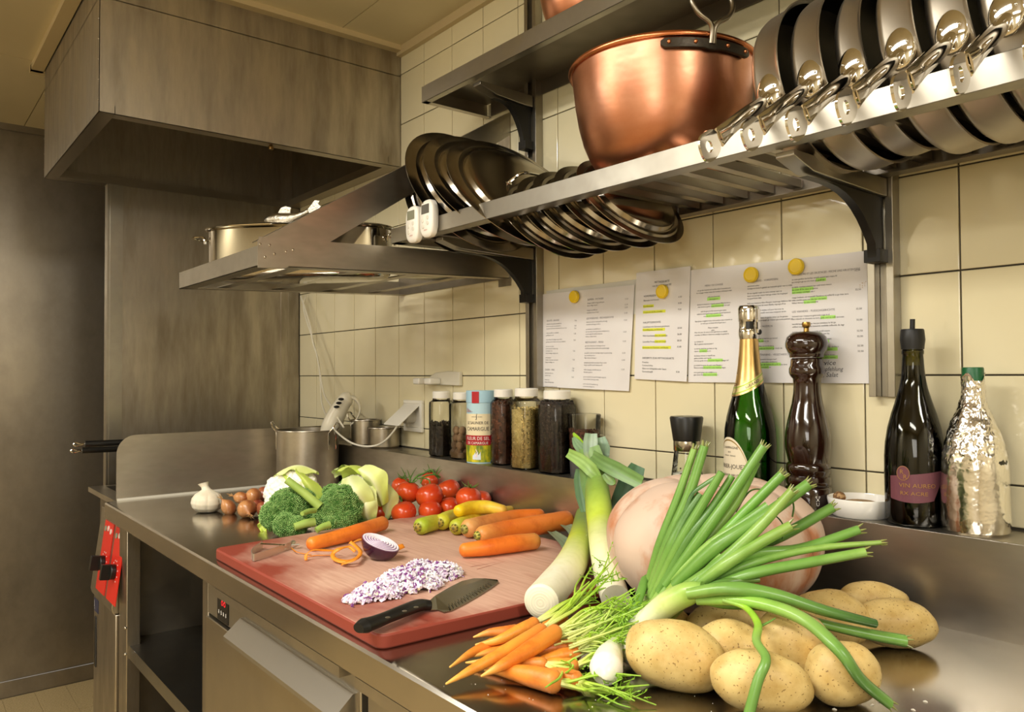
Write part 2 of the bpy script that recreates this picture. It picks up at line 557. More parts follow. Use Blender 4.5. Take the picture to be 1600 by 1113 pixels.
ob(MB(), (-2.375, -.735, .05), (-2.29, -.70, .877)).build('post', STEEL_V, oc, bevel=.002)
ob(MB(), (-2.36, -.70, .05), (-2.355, -.12, .877)).build('side_panel', STEEL_DARK, oc)
ob(MB(), (-1.655, -.735, .05), (-1.62, -.70, .877)).build('post', STEEL_V, oc, bevel=.002)
ob(MB(), (-1.66, -.70, .05), (-1.655, -.12, .877)).build('side_panel', STEEL_DARK, oc)
ob(MB(), (-2.355, -.125, .05), (-1.66, -.12, .877)).build('back_panel', STEEL_DARK, oc)
m = MB(); ob(m, (-2.355, -.725, .547), (-1.66, -.126, .549)); ob(m, (-2.355, -.727, .515), (-1.66, -.725, .549))
m.build('shelf', mat('cool_shelf_steel', '#93918a', 0.29, 1.0, base2='#83817b', nscale=5, rough2=.36), oc)
ob(MB(), (-2.355, -.72, .05), (-1.66, -.126, .055)).build('bottom', STEEL_DARK, oc)
for zz in (.53, .60):
    m = MB(); m.ell((-2.29 + 2.0, -.737 + .4, zz), .004, nu=8, nv=5); m.build('screw', CHROME, oc)

# ================================================================== REFRIGERATED UNITS
FR = mat('fridge_door_steel', '#bdb4a2', 0.29, 1.0, base2='#b0a796', nscale=3, rough2=.36, ndetail=6)
PANEL_GR = mat('light_satin_steel', '#b9b4a9', 0.36, 1.0)
L4 = None


def fridge(name, label, x0, x1, display):
    t = thing(name, label, 'refrigerator', ((x0 + x1) / 2, -.4, 0), group=None)
    q = Vector(((x0 + x1) / 2, -.4, 0))

    def b(a, c, nm, mt, bev=0, parent=t):
        mm = MB(); mm.box(Vector(a) - q, Vector(c) - q); return mm.build(nm, mt, parent, bevel=bev)
    b((x0, -.70, .05), (x1, -.12, .875), 'carcass', STEEL_DARK)
    d = b((x0 + .004, -.742, .06), (x1 - .004, -.70, .795), 'door', FR, .002)
    b((x0 + .004, -.738, .80), (x1 - .004, -.70, .862), 'fascia', PANEL_GR, .002)
    hm = MB()
    hx = x0 + .205
    hm.poly_prism([(-.745, .79), (-.775, .805), (-.775, .812), (-.745, .838), (-.738, .838), (-.738, .79)], lambda u, v, w: (hx - q.x + w, u + .4, v), x1 - .012 - hx)
    hm.build('grip_strip', PANEL_GR, d)
    if display:
        dp = b((x0 + .065, -.7395, .803), (x0 + .125, -.738, .858), 'display', BLACK)
        tm = MB()
        fn = lambda u, v: (x0 + .065 + u - q.x, -.7398 + .4, .803 + v)
        for k in range(4):
            put_text(tm, ['8', 'B', '8', '8'][k], .011, fn, .007 + k * .013, .012)
        tm.build('display_digits', mat('white_print', '#e8e6e0', .5), dp, smooth=False)
        tm = MB(); put_text(tm, '88', .026, fn, .022, .03); tm.build('display_number', mat('red_led', '#d8202c', .4, emit=.6), dp, smooth=False)
    b((x0 + .02, -.7, 0), (x1 - .02, -.15, .05), 'plinth', BLACK)
    return t


fridge('undercounter_fridge', 'undercounter refrigerator with a small red display and grip strip', -1.615, -.965, True)
fridge('undercounter_fridge', 'undercounter refrigerator door at the bottom edge right of the one with the display', -.953, -.30, False)
m = MB()
for (a, b) in ((-1.50, -.985), (-.94, -.3)):
    m.box((a, -.762, .862), (b, -.742, .877))
m.v = [(x + 1.0, y + .4, z - .86) for x, y, z in m.v]
o = m.build('worktop_support_rail', STEEL, None, loc=(-1.0, -.4, .86)); tag(o, 'thin folded steel rail fixed beneath the worktop front edge', 'rail')

# ================================================================== FRYER
fy = thing('deep_fryer', 'stainless deep fryer with two red control panels left of the worktop', 'fryer', (-2.62, -.4, 0))
L5 = Vector((2.62, .4, 0))


def fb(a, b, nm, mt, bev=0, parent=None):
    mm = MB(); mm.box(Vector(a) + L5, Vector(b) + L5); return mm.build(nm, mt, parent or fy, bevel=bev)


m = MB()
for a, b in (((-2.80, -.70, .05), (-2.445, -.695, .90)), ((-2.80, -.055, .05), (-2.445, -.05, .90)), ((-2.80, -.695, .05), (-2.795, -.055, .90)), ((-2.45, -.695, .05), (-2.445, -.055, .90)), ((-2.795, -.695, .55), (-2.45, -.055, .56))):
    m.box(Vector(a) + L5, Vector(b) + L5)
m.build('body', STEEL_DARK, fy)
m = MB()
for a, b in (((-2.80, -.735, .905), (-2.436, -.69, .92)), ((-2.80, -.06, .905), (-2.436, -.02, .92)), ((-2.80, -.69, .905), (-2.77, -.06, .92)), ((-2.466, -.69, .905), (-2.436, -.06, .92))):
    m.box(Vector(a) + L5, Vector(b) + L5)
m.build('rim', STEEL, fy)
fb((-2.665, -.742, .06), (-2.385, -.70, .612), 'door', STEEL_V, .003)
m = MB(); m.box((-2.645 + 2.62, -.745 + .4, .40), (-2.625 + 2.62, -.7415 + .4, .55)); m.build('handle_slot', BLACK, fy, bevel=.002)
# sloping control console: side outline (y, z)
side = [(-.70, .612), (-.748, .616), (-.752, .632), (-.722, .86), (-.722, .874), (-.70, .874)]
m = MB(); m.poly_prism(side, lambda u, v, w: (-2.665 + 2.62 + w, u + .4, v), .28); m.build('console', STEEL, fy, bevel=.002)
nrm = Vector((0, -(.86 - .632), -.03)).normalized()


def console_pt(x, s, off=0.0):     # s 0..1 up the slope
    y = -.752 + (.03) * s; z = .632 + .228 * s
    return Vector((x + 2.62, y + .4, z)) + Vector((0, -.991, .130)) * off


RED = mat('red_control_panel', '#d8271c', .35)
for i, x0 in enumerate((-2.592, -2.455)):
    m = MB()
    pts = [(x0, .06), (x0 + .11, .06), (x0 + .11, .93), (x0, .93)]
    m.poly_prism(pts, lambda u, v, w: console_pt(u, v, w), .002)
    cp = m.build('control_panel', RED, fy, label='red control panel of the fryer')
    m = MB()
    ax = Vector((0, -.991, .130))
    cc = console_pt(x0 + .055, .42, .002)
    R = Vector((0, 0, 1)).rotation_difference(ax).to_matrix().to_4x4()
    st = len(m.v); m.lathe([(0, 0), (.021, 0), (.021, .012), (.019, .014), (0, .014)], 24); m.xf(Matrix.Translation(cc) @ R, st)
    st = len(m.v); m.box((-.007, -.021, .012), (.007, .021, .036)); m.xf(Matrix.Translation(cc) @ R, st)
    m.build('knob', BLACK, cp, bevel=.001)
    m = MB(); mg = MB()
    for k, xx in enumerate((.022, .055, .088)):
        q = MB(); q.lathe([(0, 0), (.008, 0), (.008, .002), (0, .002)], 16)
        q.xf(Matrix.Translation(console_pt(x0 + xx, .83 + (.02 if k == 1 else 0), .002)) @ R)
        (mg if k == 0 else m).add(q.v, q.f)
    for k in range(10):
        a = -2.4 + k * .53
        q = MB(); q.box((-.0018, -.0018, 0), (.0018, .0018, .0006)); p = console_pt(x0 + .055 + .031 * sin(a), .42 + .031 * cos(a) / .23, .002); q.xf(Matrix.Translation(p) @ R); m.add(q.v, q.f)
    m.build('indicator', mat('pale_indicator', '#e9d9d2', .4), cp, kind='stuff'); mg.build('indicator_lamp', mat('green_lamp', '#7fa48d', .3), cp)
m = MB(); m.box((-2.655 + 2.62, -.7435 + .4, .565), (-2.60 + 2.62, -.742 + .4, .603)); bd = m.build('badge', mat('navy_badge', '#2b2f4a', .4), fy)
tm = MB(); put_text(tm, 'J', .022, lambda u, v: (-2.65 + 2.62 + u, -.744 + .4, .578 + v), 0, .004); put_text(tm, 'lllll', .008, lambda u, v: (-2.65 + 2.62 + u, -.744 + .4, .57 + v), 0.002, 0)
tm.build('badge_print', mat('white_print', '#e8e6e0', .5), bd, smooth=False)
m = MB()
for k in range(9): m.box((-2.57 + k * .014 + 2.62, -.7235 + .4, .862), (-2.56 + k * .014 + 2.62, -.721 + .4, .872))
m.build('vent_slots', BLACK, fy, kind='stuff')

# two frying baskets hanging in the fryer: only their insulated handles show past the side splash
for i, (z0, lab) in enumerate(((1.074, 'upper black handled frying basket poking out past the side splash'), (1.047, 'lower black handled frying basket poking out past the side splash'))):
    t = thing('frying_basket', lab, 'frying basket', (-2.58 - .1 * i, -.3, .93), group='frying baskets')
    q = Vector((2.58 + .1 * i, .3, -.93))
    xh = -2.58 - .1 * i
    y0 = -.785 + .01 * i
    m = MB(); m.tube([Vector((xh, y0, z0)) + q, Vector((xh, -.56, z0 - .003)) + q], .0092, 14); m.build('grip', BLACK, t)
    m = MB(); a = Vector((xh, y0, z0)) + q
    m.tube(smooth_path([a, a + Vector((0, -.014, .002)), a + Vector((0, -.024, .005)), a + Vector((0, -.030, .0)), a + Vector((0, -.022, -.005)), a + Vector((0, -.004, -.002))], 4), .0022, 8)
    m.build('hook', CHROME, t)
    m = MB(); b0 = Vector((xh, -.56, z0 - .003)) + q
    m.tube([b0, b0 + Vector((0, .06, -.02)), b0 + Vector((0, .14, z0 * -1 + .93 + .003 - .0))], .004, 8); m.build('handle_rod', CHROME, t)
    m = MB(); z1 = 0
    for zz in (0, .03, .06):
        m.tube([(-.03, -.12, zz - .06), (.03, -.12, zz - .06), (.03, .14, zz - .06), (-.03, .14, zz - .06)], .0015, 5, closed=True)
    for k in range(10):
        yy = -.12 + k * .029
        m.tube([(-.03, yy, 0), (-.03, yy, -.06), (.03, yy, -.06), (.03, yy, 0)], .001, 4)
    m.build('wire_basket', STEEL, t)

# ================================================================== WALL RAILS WITH BRACKETS
def wall_rail(x, label):
    t = thing('wall_rail', label, 'shelf rail', (x, 0, 1.235))
    m = MB()
    for a, b in (((-.021, -.024, 0), (-.009, -.0005, 1.04)), ((.009, -.024, 0), (.021, -.0005, 1.04)), ((-.009, -.006, 0), (.009, -.0005, 1.04))):
        m.box(a, b)
    m.build('channel', STEEL_RAIL, t, bevel=.0008)
    for zt, yl, nm in ((1.578, .29, 'lower'), (1.950, .185, 'upper')):
        z = zt - 1.235
        m = MB()
        m.poly_prism([(-.026, z - .028), (-.026, z), (-yl, z), (-yl - .0, z - .008), (-yl + .05, z - .022), (-.05, z - .028)], lambda u, v, w: (-.014 + w, u, v), .028)
        arm = m.build('bracket_arm', STEEL_RAIL, t, bevel=.001)
        m = MB()
        out = [(-.026, z - .028)]
        for k in range(9):
            a = k / 8
            yy = -yl + .045 + (yl - .045 - .052) * (a ** .62); zz = z - .028 - .075 * (a ** 2.2)
            out.append((yy, zz))
        out += [(-.05, z - .125), (-.026, z - .13)]
        m.poly_prism(out[::-1], lambda u, v, w: (-.007 + w, u, v), .014)
        m.box((-.013, -.05, z - .132), (.013, -.024, z - .112))
        m.build('bracket_gusset', BLACKMETAL, arm, bevel=.0015, label='black cast gusset under the bracket arm')
    return t


wall_rail(-1.449, 'aluminium shelf rail on the tiles behind the steel lids, left of the pinned menus')
wall_rail(-0.595, 'aluminium shelf rail on the tiles right of the pinned menus')

# ================================================================== UPPER SHELF
us = thing('upper_shelf', 'solid stainless wall shelf at the top carrying a copper bowl', 'shelf', (-.5, -.1, 1.952))


def rel(q):
    q = Vector(q)
    return lambda a: tuple(Vector(a) - q)


r = rel((-.5, -.1, 1.952))
m = MB(); m.box(r((-1.648, -.206, 1.989)), r((.7, -.004, 1.991))); m.build('top_sheet', STEEL_DARK, us)
m = MB(); m.box(r((-1.65, -.208, 1.952)), r((.7, -.206, 1.992))); m.box(r((-1.65, -.208, 1.952)), r((.7, -.19, 1.9535))); m.build('front_lip', STEEL_RAIL, us, bevel=.0006)
m = MB(); m.box(r((-1.65, -.206, 1.952)), r((-1.648, -.004, 1.992))); m.box(r((-1.648, -.206, 1.952)), r((-1.632, -.004, 1.9535))); m.build('end_lip', STEEL, us)
m = MB(); m.box(r((-1.63, -.006, 1.955)), r((.7, -.004, 1.99))); m.build('back_lip', STEEL_DARK, us)

# ================================================================== LOWER RACK SHELF of slats
ls = thing('slatted_rack_shelf', 'long stainless rack shelf of cross slats holding lids, copper bowl and saucepans', 'shelf', (-.5, -.17, 1.58))
r = rel((-.5, -.17, 1.58))
XA, XB = -1.60, .7
m = MB(); m.box(r((XA, -.325, 1.580)), r((XB, -.3235, 1.6145))); m.box(r((XA, -.325, 1.580)), r((XB, -.295, 1.5815))); m.box(r((XA, -.325, 1.613)), r((XB, -.305, 1.6145)))
m.build('front_rail', STEEL_RAIL, ls, bevel=.0008)
m = MB(); m.box(r((XA, -.0265, 1.580)), r((XB, -.025, 1.6145))); m.box(r((XA, -.05, 1.580)), r((XB, -.0265, 1.5815))); m.build('rear_rail', STEEL_DARK, ls)
m = MB(); m.box(r((XA, -.3235, 1.580)), r((XA + .0015, -.0265, 1.6145))); m.box(r((XA, -.3235, 1.580)), r((XA + .03, -.0265, 1.5815))); m.build('end_rail', STEEL, ls)
sl = MB(); sl.box((-.009, -.135, -.010), (.009, .135, -.008)); sl.box((-.009, -.135, -.010), (-.0075, .135, .004)); sl.box((.0075, -.135, -.010), (.009, .135, .004))
sl = sl.mesh('slat', STEEL, smooth=False)
xs_sl = []
x = -.6265
while x > -1.58: xs_sl.append(x); x -= .0535
x = -.6265 + .0535
while x < .68: xs_sl.append(x); x += .0535
for x in xs_sl:
    o = bpy.data.objects.new('slat', sl); COL.objects.link(o); o.parent = ls; o.location = r((x, -.165, 1.60))

# ================================================================== HANGING RACK under the hood
hr = thing('hanging_rack', 'open stainless rack hung by a slanting strap under the hood, carrying the fish kettle', 'rack', (-1.83, -.33, 1.5))
r = rel((-1.83, -.33, 1.5))
RX0, RX1, RY = -2.108, -1.557, -.656


def skew(m):   # the rack hangs a touch lower in front
    m.v = [(x, y, z + (y + .33) * .032) for x, y, z in m.v]; return m


m = MB(); m.box(r((RX0, RY, 1.497)), r((RX1, RY + .0015, 1.539))); m.box(r((RX0, RY, 1.497)), r((RX1, RY + .035, 1.4985))); skew(m).build('front_rail', STEEL_RAIL, hr)
m = MB(); m.box(r((RX1 - .0015, RY, 1.497)), r((RX1, -.001, 1.556))); m.box(r((RX1 - .035, RY, 1.497)), r((RX1, -.001, 1.4985))); skew(m).build('side_rail', STEEL, hr)
m = MB(); m.box(r((RX0, RY, 1.497)), r((RX0 + .0015, -.001, 1.540))); m.box(r((RX0, RY, 1.497)), r((RX0 + .035, -.001, 1.4985))); skew(m).build('side_rail', STEEL, hr)
m = MB(); m.box(r((RX0, -.004, 1.497)), r((RX1, -.0025, 1.55))); skew(m).build('back_rail', STEEL_DARK, hr)
for k in range(4):
    y = -.56 + k * .15
    m = MB(); m.box(r((RX0 + .002, y, 1.503)), r((RX1 - .002, y + .03, 1.505))); skew(m).build('cross_bar', STEEL, hr)
# slanting strap: folded L profile from the front corner up to the wall
m = MB()
A = Vector((RX1 + .001, -.66, 1.508)); B = Vector((RX1 + .001, -.004, 1.905))
d = (B - A).normalized(); up = Vector((0, -d.z, d.y))
st = [(A.y, 1.492), (A.y, 1.548), (B.y, 1.945), (B.y, 1.885), (-.60, 1.496)]
m.poly_prism(st, lambda u, v, w: (RX1 + .0015 + 1.83 + w, u + .33, v - 1.5), .002)
off = Vector((0, -.0006, .001))
fl = [A + Vector((0, 0, .040)), B + Vector((0, 0, .040)), B + Vector((-.03, 0, .040)), A + Vector((-.03, 0, .040))]
m.add([tuple(p + Vector((1.83, .33, -1.5))) for p in fl] + [tuple(p + Vector((1.83, .33, -1.5)) + Vector((0, .001, -.0015))) for p in fl], [(0, 1, 2, 3), (7, 6, 5, 4), (0, 4, 5, 1), (1, 5, 6, 2), (2, 6, 7, 3), (3, 7, 4, 0)])
stp = m.build('strap', STEEL, hr)
for q in ((-.645, 1.515), (-.625, 1.523), (-.655, 1.54), (-.60, 1.53), (-.585, 1.535), (-.635, 1.54)):
    m = MB(); m.ell((RX1 + .0035 + 1.83, q[0] + .33, q[1] - 1.5), (.0012, .003, .003), nu=10, nv=6); m.build('rivet', CHROME_SOFT, stp)
m = MB(); m.box(r((-1.604, -.0035, 1.50)), r((RX1 + .003, -.0005, 1.935))); m.build('wall_plate', STEEL_V, hr)

# ================================================================== FISH KETTLE
fk = thing('fish_kettle', 'long polished oval fish kettle with a fish shaped lid handle on the hanging rack', 'fish kettle', (-1.835, -.445, 1.508), (radians(0), radians(0), radians(45.8)))


def oval(L, W, n=64, p=2.6):
    out = []
    for i in range(n):
        a = 2 * pi * i / n
        c_, s_ = cos(a), sin(a)
        out.append((L * math.copysign(abs(c_) ** (2 / p), c_), W * math.copysign(abs(s_) ** (2 / p), s_)))
    return out


def loft(m, rings, close0=True, close1=True, col=None):
    n = len(rings[0]); vs = [p for rg in rings for p in rg]; fs = []
    for i in range(len(rings) - 1):
        for k in range(n):
            j = (k + 1) % n; fs.append((i * n + k, i * n + j, (i + 1) * n + j, (i + 1) * n + k))
    if close0: fs.append(tuple(range(n))[::-1])
    if close1: fs.append(tuple(range((len(rings) - 1) * n, len(rings) * n)))
    m.add(vs, fs, col); return m


def oring(L, W, z, p=2.6): return [(x, y, z) for x, y in oval(L, W, 64, p)]


m = MB()
loft(m, [oring(.205, .065, 0), oring(.216, .076, .003), oring(.224, .083, .012), oring(.228, .086, .03), oring(.229, .087, .118), oring(.236, .094, .121), oring(.236, .094, .123), oring(.2275, .0855, .1235), oring(.2265, .0845, .03), oring(.20, .06, .006)])
m.build('body', mat('kettle_polished_steel', '#b4aea2', 0.07, 1.0), fk)
m = MB(); loft(m, [oring(.236, .094, .1235), oring(.237, .095, .1255), oring(.232, .090, .128), oring(.20, .065, .131), oring(.12, .03, .133)])
lid = m.build('lid', CHROME, fk)
# fish
m = MB()
fx = lambda u: -.035 + u
prof = [(-.058, .002), (-.054, .008), (-.042, .014), (-.02, .018), (.0, .017), (.02, .013), (.038, .008), (.048, .006), (.055, .007)]
pts = [(fx(u), 0, .152 + (max(0, u - .0) ** 1.5) * 1.6) for u, _ in prof]
m.tube(pts, [w for _, w in prof], 14, flat=1.0)
m.poly_prism([(fx(.045), .166), (fx(.072), .199), (fx(.083), .197), (fx(.080), .190), (fx(.087), .183), (fx(.083), .178), (fx(.088), .172), (fx(.052), .162)], lambda u, v, w: (u, w - .002, v), .004)
m.poly_prism([(fx(-.024), .167), (fx(-.015), .182), (fx(-.004), .186), (fx(.01), .182), (fx(.008), .168)], lambda u, v, w: (u, w - .0015, v), .003)
m.poly_prism([(fx(-.02), .14), (fx(-.012), .129), (fx(.02), .129), (fx(.024), .146)], lambda u, v, w: (u, w - .004, v), .008)
m.build('fish_handle', mat('scaly_polished_metal', '#a8a294', .25, 1.0, bump=.8, bscale=160, bdist=.002), lid, label='cast fish shaped lid handle')
for s in (-1, 1):
    m = MB()
    pth = smooth_path([(s * .229, -.035, .088), (s * .232, -.034, .103), (s * .245, -.03, .108), (s * .268, -.02, .108), (s * .273, 0, .108), (s * .268, .02, .108), (s * .245, .03, .108), (s * .232, .034, .103), (s * .229, .035, .088)], 5)
    m.tube(pth, .004, 8, flat=.6, up=(0, 0, 1)); m.build('handle', CHROME, fk)
    # rivet plates
    for yy in (-.035, .035):
        pass

# plates on the rack
PLATE = mat('celadon_glazed_plate', '#b9bba0', .15, coat=.3)
for i in range(2):
    t = thing('plate', ('top' if i else 'bottom') + ' of the two stacked grey green plates on the hanging rack', 'plate', (-1.72, -.15, 1.525 + .009 * i), group='plates on the hanging rack')
    m = MB(); m.lathe([(0, 0), (.055, 0), (.06, .002), (.085, .012), (.112 - i * .004, .017), (.113 - i * .004, .0185), (.11 - i * .004, .0195), (.084, .0145), (.062, .006), (0, .004)], 40)
    m.build('dish', PLATE, t)

# ================================================================== LIDS
LIDM = mat('dark_mirror_lid_steel', '#aaa294', 0.13, 1.0, base2='#9b9385', nscale=5, rough2=.22)
LIDRIM = mat('lid_rim_steel', '#9a9285', 0.18, 1.0, base2='#877f71', nscale=12, rough2=.25)


def lid_prof(R): return [(0, .020), (R * .45, .0195), (R * .70, .017), (R * .76, .013), (R * .785, .005), (R * .80, .0035), (R * .86, .0045), (R * .885, .001), (R, .0)]


def make_lid(label, loc, R, tilt, yaw, big, group):
    # local +Z is the outward (handle) face
    t = thing('pan_lid', label, 'lid', loc, (0, 0, 0), group=group)
    nrm_ = Vector((cos(tilt) * cos(yaw), cos(tilt) * sin(yaw), sin(tilt)))
    zq = Vector((0, 0, 1)).rotation_difference(nrm_)
    # keep the local Y axis horizontal along the wall normal
    X = Vector((0, 1, 0)) - nrm_ * nrm_.y; X.normalize(); Y = nrm_.cross(X)
    M3 = Matrix((X, Y, nrm_)).transposed()
    t.rotation_euler = M3.to_euler()
    pr = lid_prof(R)
    top = pr; und = [(max(r_ - (.0 if i == len(pr) - 1 else .0), 0), z_ - .0014) for i, (r_, z_) in enumerate(pr)]
    k = next(i for i, p in enumerate(pr) if p[0] >= R * .785)
    m = MB(); m.lathe(pr[:k + 1], 56); m.lathe(und[:k + 1], 56); m.build('dome', LIDM, t)
    m = MB(); m.lathe(pr[k:] + [(R, -.0014)] + und[k:-1][::-1], 56); m.build('rim', LIDRIM, t)
    m = MB(); h = .022 if not big else .03; w = .03 if not big else .045
    # bent rod handle
    m.tube(smooth_path([(-w, 0, .0205), (-w * .98, 0, .026), (-w * .6, 0, .02 + h), (0, 0, .023 + h), (w * .6, 0, .02 + h), (w * .98, 0, .026), (w, 0, .0205)], 5), .0032, 8)
    for s in (-1, 1): m.ell((s * w, 0, .0205), (.008, .006, .0018), nu=10, nv=6)
    m.build('handle', CHROME, t)
    return t


make_lid('leftmost round steel lid, half hidden behind the two white timers', (-1.560, -.17, 1.700), .142, .218, -.02, True, 'large lids in the rack')
make_lid('second large wide rimmed steel lid from the left, rearmost of the overlapping ones', (-1.4725, -.183, 1.7022), .176, .523, .05, True, 'large lids in the rack')
make_lid('large wide rimmed steel lid lying just behind the one with the wire handle', (-1.383, -.183, 1.690), .178, .66, 0, True, 'large lids in the rack')
make_lid('large wide rimmed steel lid facing out with a bent wire handle', (-1.293, -.183, 1.663), .176, .682, -.01, True, 'large lids in the rack')
for i, (x, z, R, tl) in enumerate(((-1.212, 1.597, .119, .687), (-1.162, 1.599, .114, .66), (-1.108, 1.598, .117, .69), (-1.044, 1.596, .118, .70), (-.987, 1.596, .116, .69))):
    lab = ['small steel lid leftmost of the row dropped between the slats', 'small steel lid second from the left in the slatted row', 'small steel lid in the middle of the slatted row of five',
           'small steel lid fourth from the left, behind the frontmost one', 'small steel lid rightmost and most visible in the slatted row'][i]
    make_lid(lab, (x, -.17, z), R, tl, -.06, False, 'small lids in the rack')

# ================================================================== COPPER BOWLS
COPPER = mat('polished_copper', '#d59a7c', 0.28, 1.0, base2='#be7b59', nscale=6, stretch=(1, 1, 1.6), rough2=.36, bump=.09, bscale=6, bdist=.012, ndetail=6)
COPPER_RIM = mat('copper_rim', '#d5875c', 0.25, 1.0)
IRON = mat('dark_forged_iron', '#4a443c', 0.35, 0.9, bump=.3, bscale=60)


def copper_bowl(label, loc, R, H, rot, handle=True):
    t = thing('copper_bowl', label, 'bowl', loc, rot)
    po = []; n = 18
    for i in range(n + 1):
        a = i / n
        rr = R * (0.30 + .70 * sin(a * pi / 2) ** .62) if a > 0 else 0
        po.append((rr, H * (1 - (1 - a ** 1.9) ** 1.0) if a > 0 else 0))
    po = [(0, 0), (R * .45, 0.0), (R * .52, .002), (R * .60, H * .035), (R * .70, H * .11), (R * .79, H * .22), (R * .86, H * .36), (R * .91, H * .52), (R * .945, H * .70), (R * .965, H * .86), (R * .98, H * .97), (R * .985, H)]
    pi_ = [(r_ - .0025 if r_ > 0 else 0, z_ + .0025) for r_, z_ in po][::-1]
    pi_[0] = (R * .985 - .0025, H)
    m = MB(); m.lathe(po + pi_, 72)
    m.build('bowl', COPPER, t)
    m = MB(); ring = [(R * .99 * cos(2 * pi * k / 72), R * .99 * sin(2 * pi * k / 72), H) for k in range(72)]
    m.tube(ring, .0055, 10, closed=True, up=(0, 0, 1)); m.build('rim', COPPER_RIM, t)
    if handle:
        for s, hide in ((0, False), (pi, True)):
            base = radians(-22) + s
            def P(a, rr, z): return (rr * cos(base + a), rr * sin(base + a), z)
            m = MB(); nseg = 26
            vs = []; fs = []
            for k in range(nseg + 1):
                a = (k / nseg - .5) * 1.0
                hh = .011 if abs(a) > .06 else .013
                rr = R * .975 + .006
                e = max(0, abs(a) - .46) * .12
                vs += [P(a, rr - .004, H - .013 - hh + e), P(a, rr + .003, H - .013 - hh + e), P(a, rr + .003, H - .008 - e), P(a, rr - .004, H - .008 - e)]
            for k in range(nseg):
                for q in range(4): fs.append((k * 4 + q, k * 4 + (q + 1) % 4, k * 4 + 4 + (q + 1) % 4, k * 4 + 4 + q))
            fs.append((0, 1, 2, 3)); fs.append((nseg * 4 + 3, nseg * 4 + 2, nseg * 4 + 1, nseg * 4))
            m.add(vs, fs); br = m.build('handle_bracket', IRON, t, bevel=.001)
            for a in (-.42, -.17, .17, .42):
                m = MB(); m.ell(P(a, R * .975 + .0095, H - .0155), (.0035, .0035, .0035), nu=10, nv=6); m.build('rivet', COPPER_RIM, br)
            m = MB()
            rr = R * .975 + .008
            loop = [P(-.012, rr, H - .016), P(-.012, rr + .004, H + .004), P(-.05, rr + .006, H + .016), P(-.15, rr + .007, H + .027), P(-.21, rr + .006, H + .045), P(-.20, rr + .002, H + .065), P(-.12, rr - .002, H + .080), P(0, rr - .003, H + .084),
                    P(.12, rr - .002, H + .080), P(.20, rr + .002, H + .065), P(.21, rr + .006, H + .045), P(.15, rr + .007, H + .027), P(.05, rr + .006, H + .016), P(.012, rr + .004, H + .004), P(.012, rr, H - .016)]
            m.tube(smooth_path(loop, 5), .0042, 10); m.build('ring_handle', mat('worn_iron_rod', '#8d8576', .3, 1.0), t, label='iron rod loop handle of the copper bowl')
    return t


copper_bowl('big round copper bowl with an iron loop handle on the slatted shelf', (-.912, -.168, 1.6145), .164, .198, (0, 0, 0))
copper_bowl('smaller copper bowl on the upper shelf, cut off by the top edge', (-1.185, -.100, 1.992), .098, .15, (0, 0, 0), False)

# ================================================================== SAUCEPANS
PANO = mat('pan_outside_steel', '#c6beb0', 0.29, 1.0, base2='#b5ad9f', nscale=5, stretch=(1, 1, 1), rough2=.38, aniso=.5, ndetail=5)
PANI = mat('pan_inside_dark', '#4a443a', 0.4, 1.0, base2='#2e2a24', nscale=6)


def pan_mesh(R, D):
    m = MB(); b = .016
    po = [(0, 0), (R - b, 0), (R - b * .45, b * .25), (R - b * .1, b * .6), (R, b), (R, D - .004), (R + .003, D), (R + .0035, D + .001), (R + .001, D + .0015), (R - .002, D - .002)]
    m.lathe(po, 72)
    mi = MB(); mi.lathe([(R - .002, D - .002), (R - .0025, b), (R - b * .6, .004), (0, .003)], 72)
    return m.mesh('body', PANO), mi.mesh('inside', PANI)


def handle_mesh():
    # runs along local -Y from the wall of the pan; the last third is a flattened grip tab with a hanging hole
    m = MB()
    pth = [(0, 0.0, 0), (0, -.012, -.0005), (0, -.03, -.001), (0, -.06, 0), (0, -.09, .001), (0, -.115, .001), (0, -.135, 0)]
    rad = [.0055, .006, .0075, .0085, .0085, .009, .0105]
    fl = [1, 1, .95, .9, .85, .75, .35]
    # width across Z (vertical) grows toward the tab: the tube flattens across X
    P_ = smooth_path(pth, 4); n = len(P_)
    m.tube(P_, lerp_list(rad, n), 16, flat=lerp_list(fl, n), up=(1, 0, 0))
    # tab plate with hole, in the YZ plane
    oy = -.135; pts = []; N = 28
    out = []; inn = []
    hc = (-.163, 0); hr_ = .0062
    shape = []
    for k in range(N):
        a = 2 * pi * k / N
        ca, sa = cos(a), sin(a)
        ex = .026 if ca > 0 else .018
        out.append((hc[0] + ex * math.copysign(abs(ca) ** .8, ca), .0148 * math.copysign(abs(sa) ** .8, sa)))
        inn.append((hc[0] + hr_ * 1.15 * ca, hr_ * sa))
    vs = []
    for w in (-.0012, .0012):
        vs += [(w, y, z) for y, z in out] + [(w, y, z) for y, z in inn]
    fs = []
    for k in range(N):
        j = (k + 1) % N
        fs += [(k, j, N + j, N + k), (2 * N + k, 3 * N + k, 3 * N + j, 2 * N + j), (k, 2 * N + k, 2 * N + j, j), (N + k, N + j, 3 * N + j, 3 * N + k)]
    m.add(vs, fs)
    return m.mesh('handle', CHROME, sharp=50)


def plate_mesh():
    m = MB()
    m.ell((0, 0, .006), (.019, .007, .027), nu=24, nv=14)
    m.ell((-.010, -.006, .010), .0018, nu=8, nv=5); m.ell((.010, -.006, .010), .0018, nu=8, nv=5)
    return m.mesh('handle_plate', CHROME)


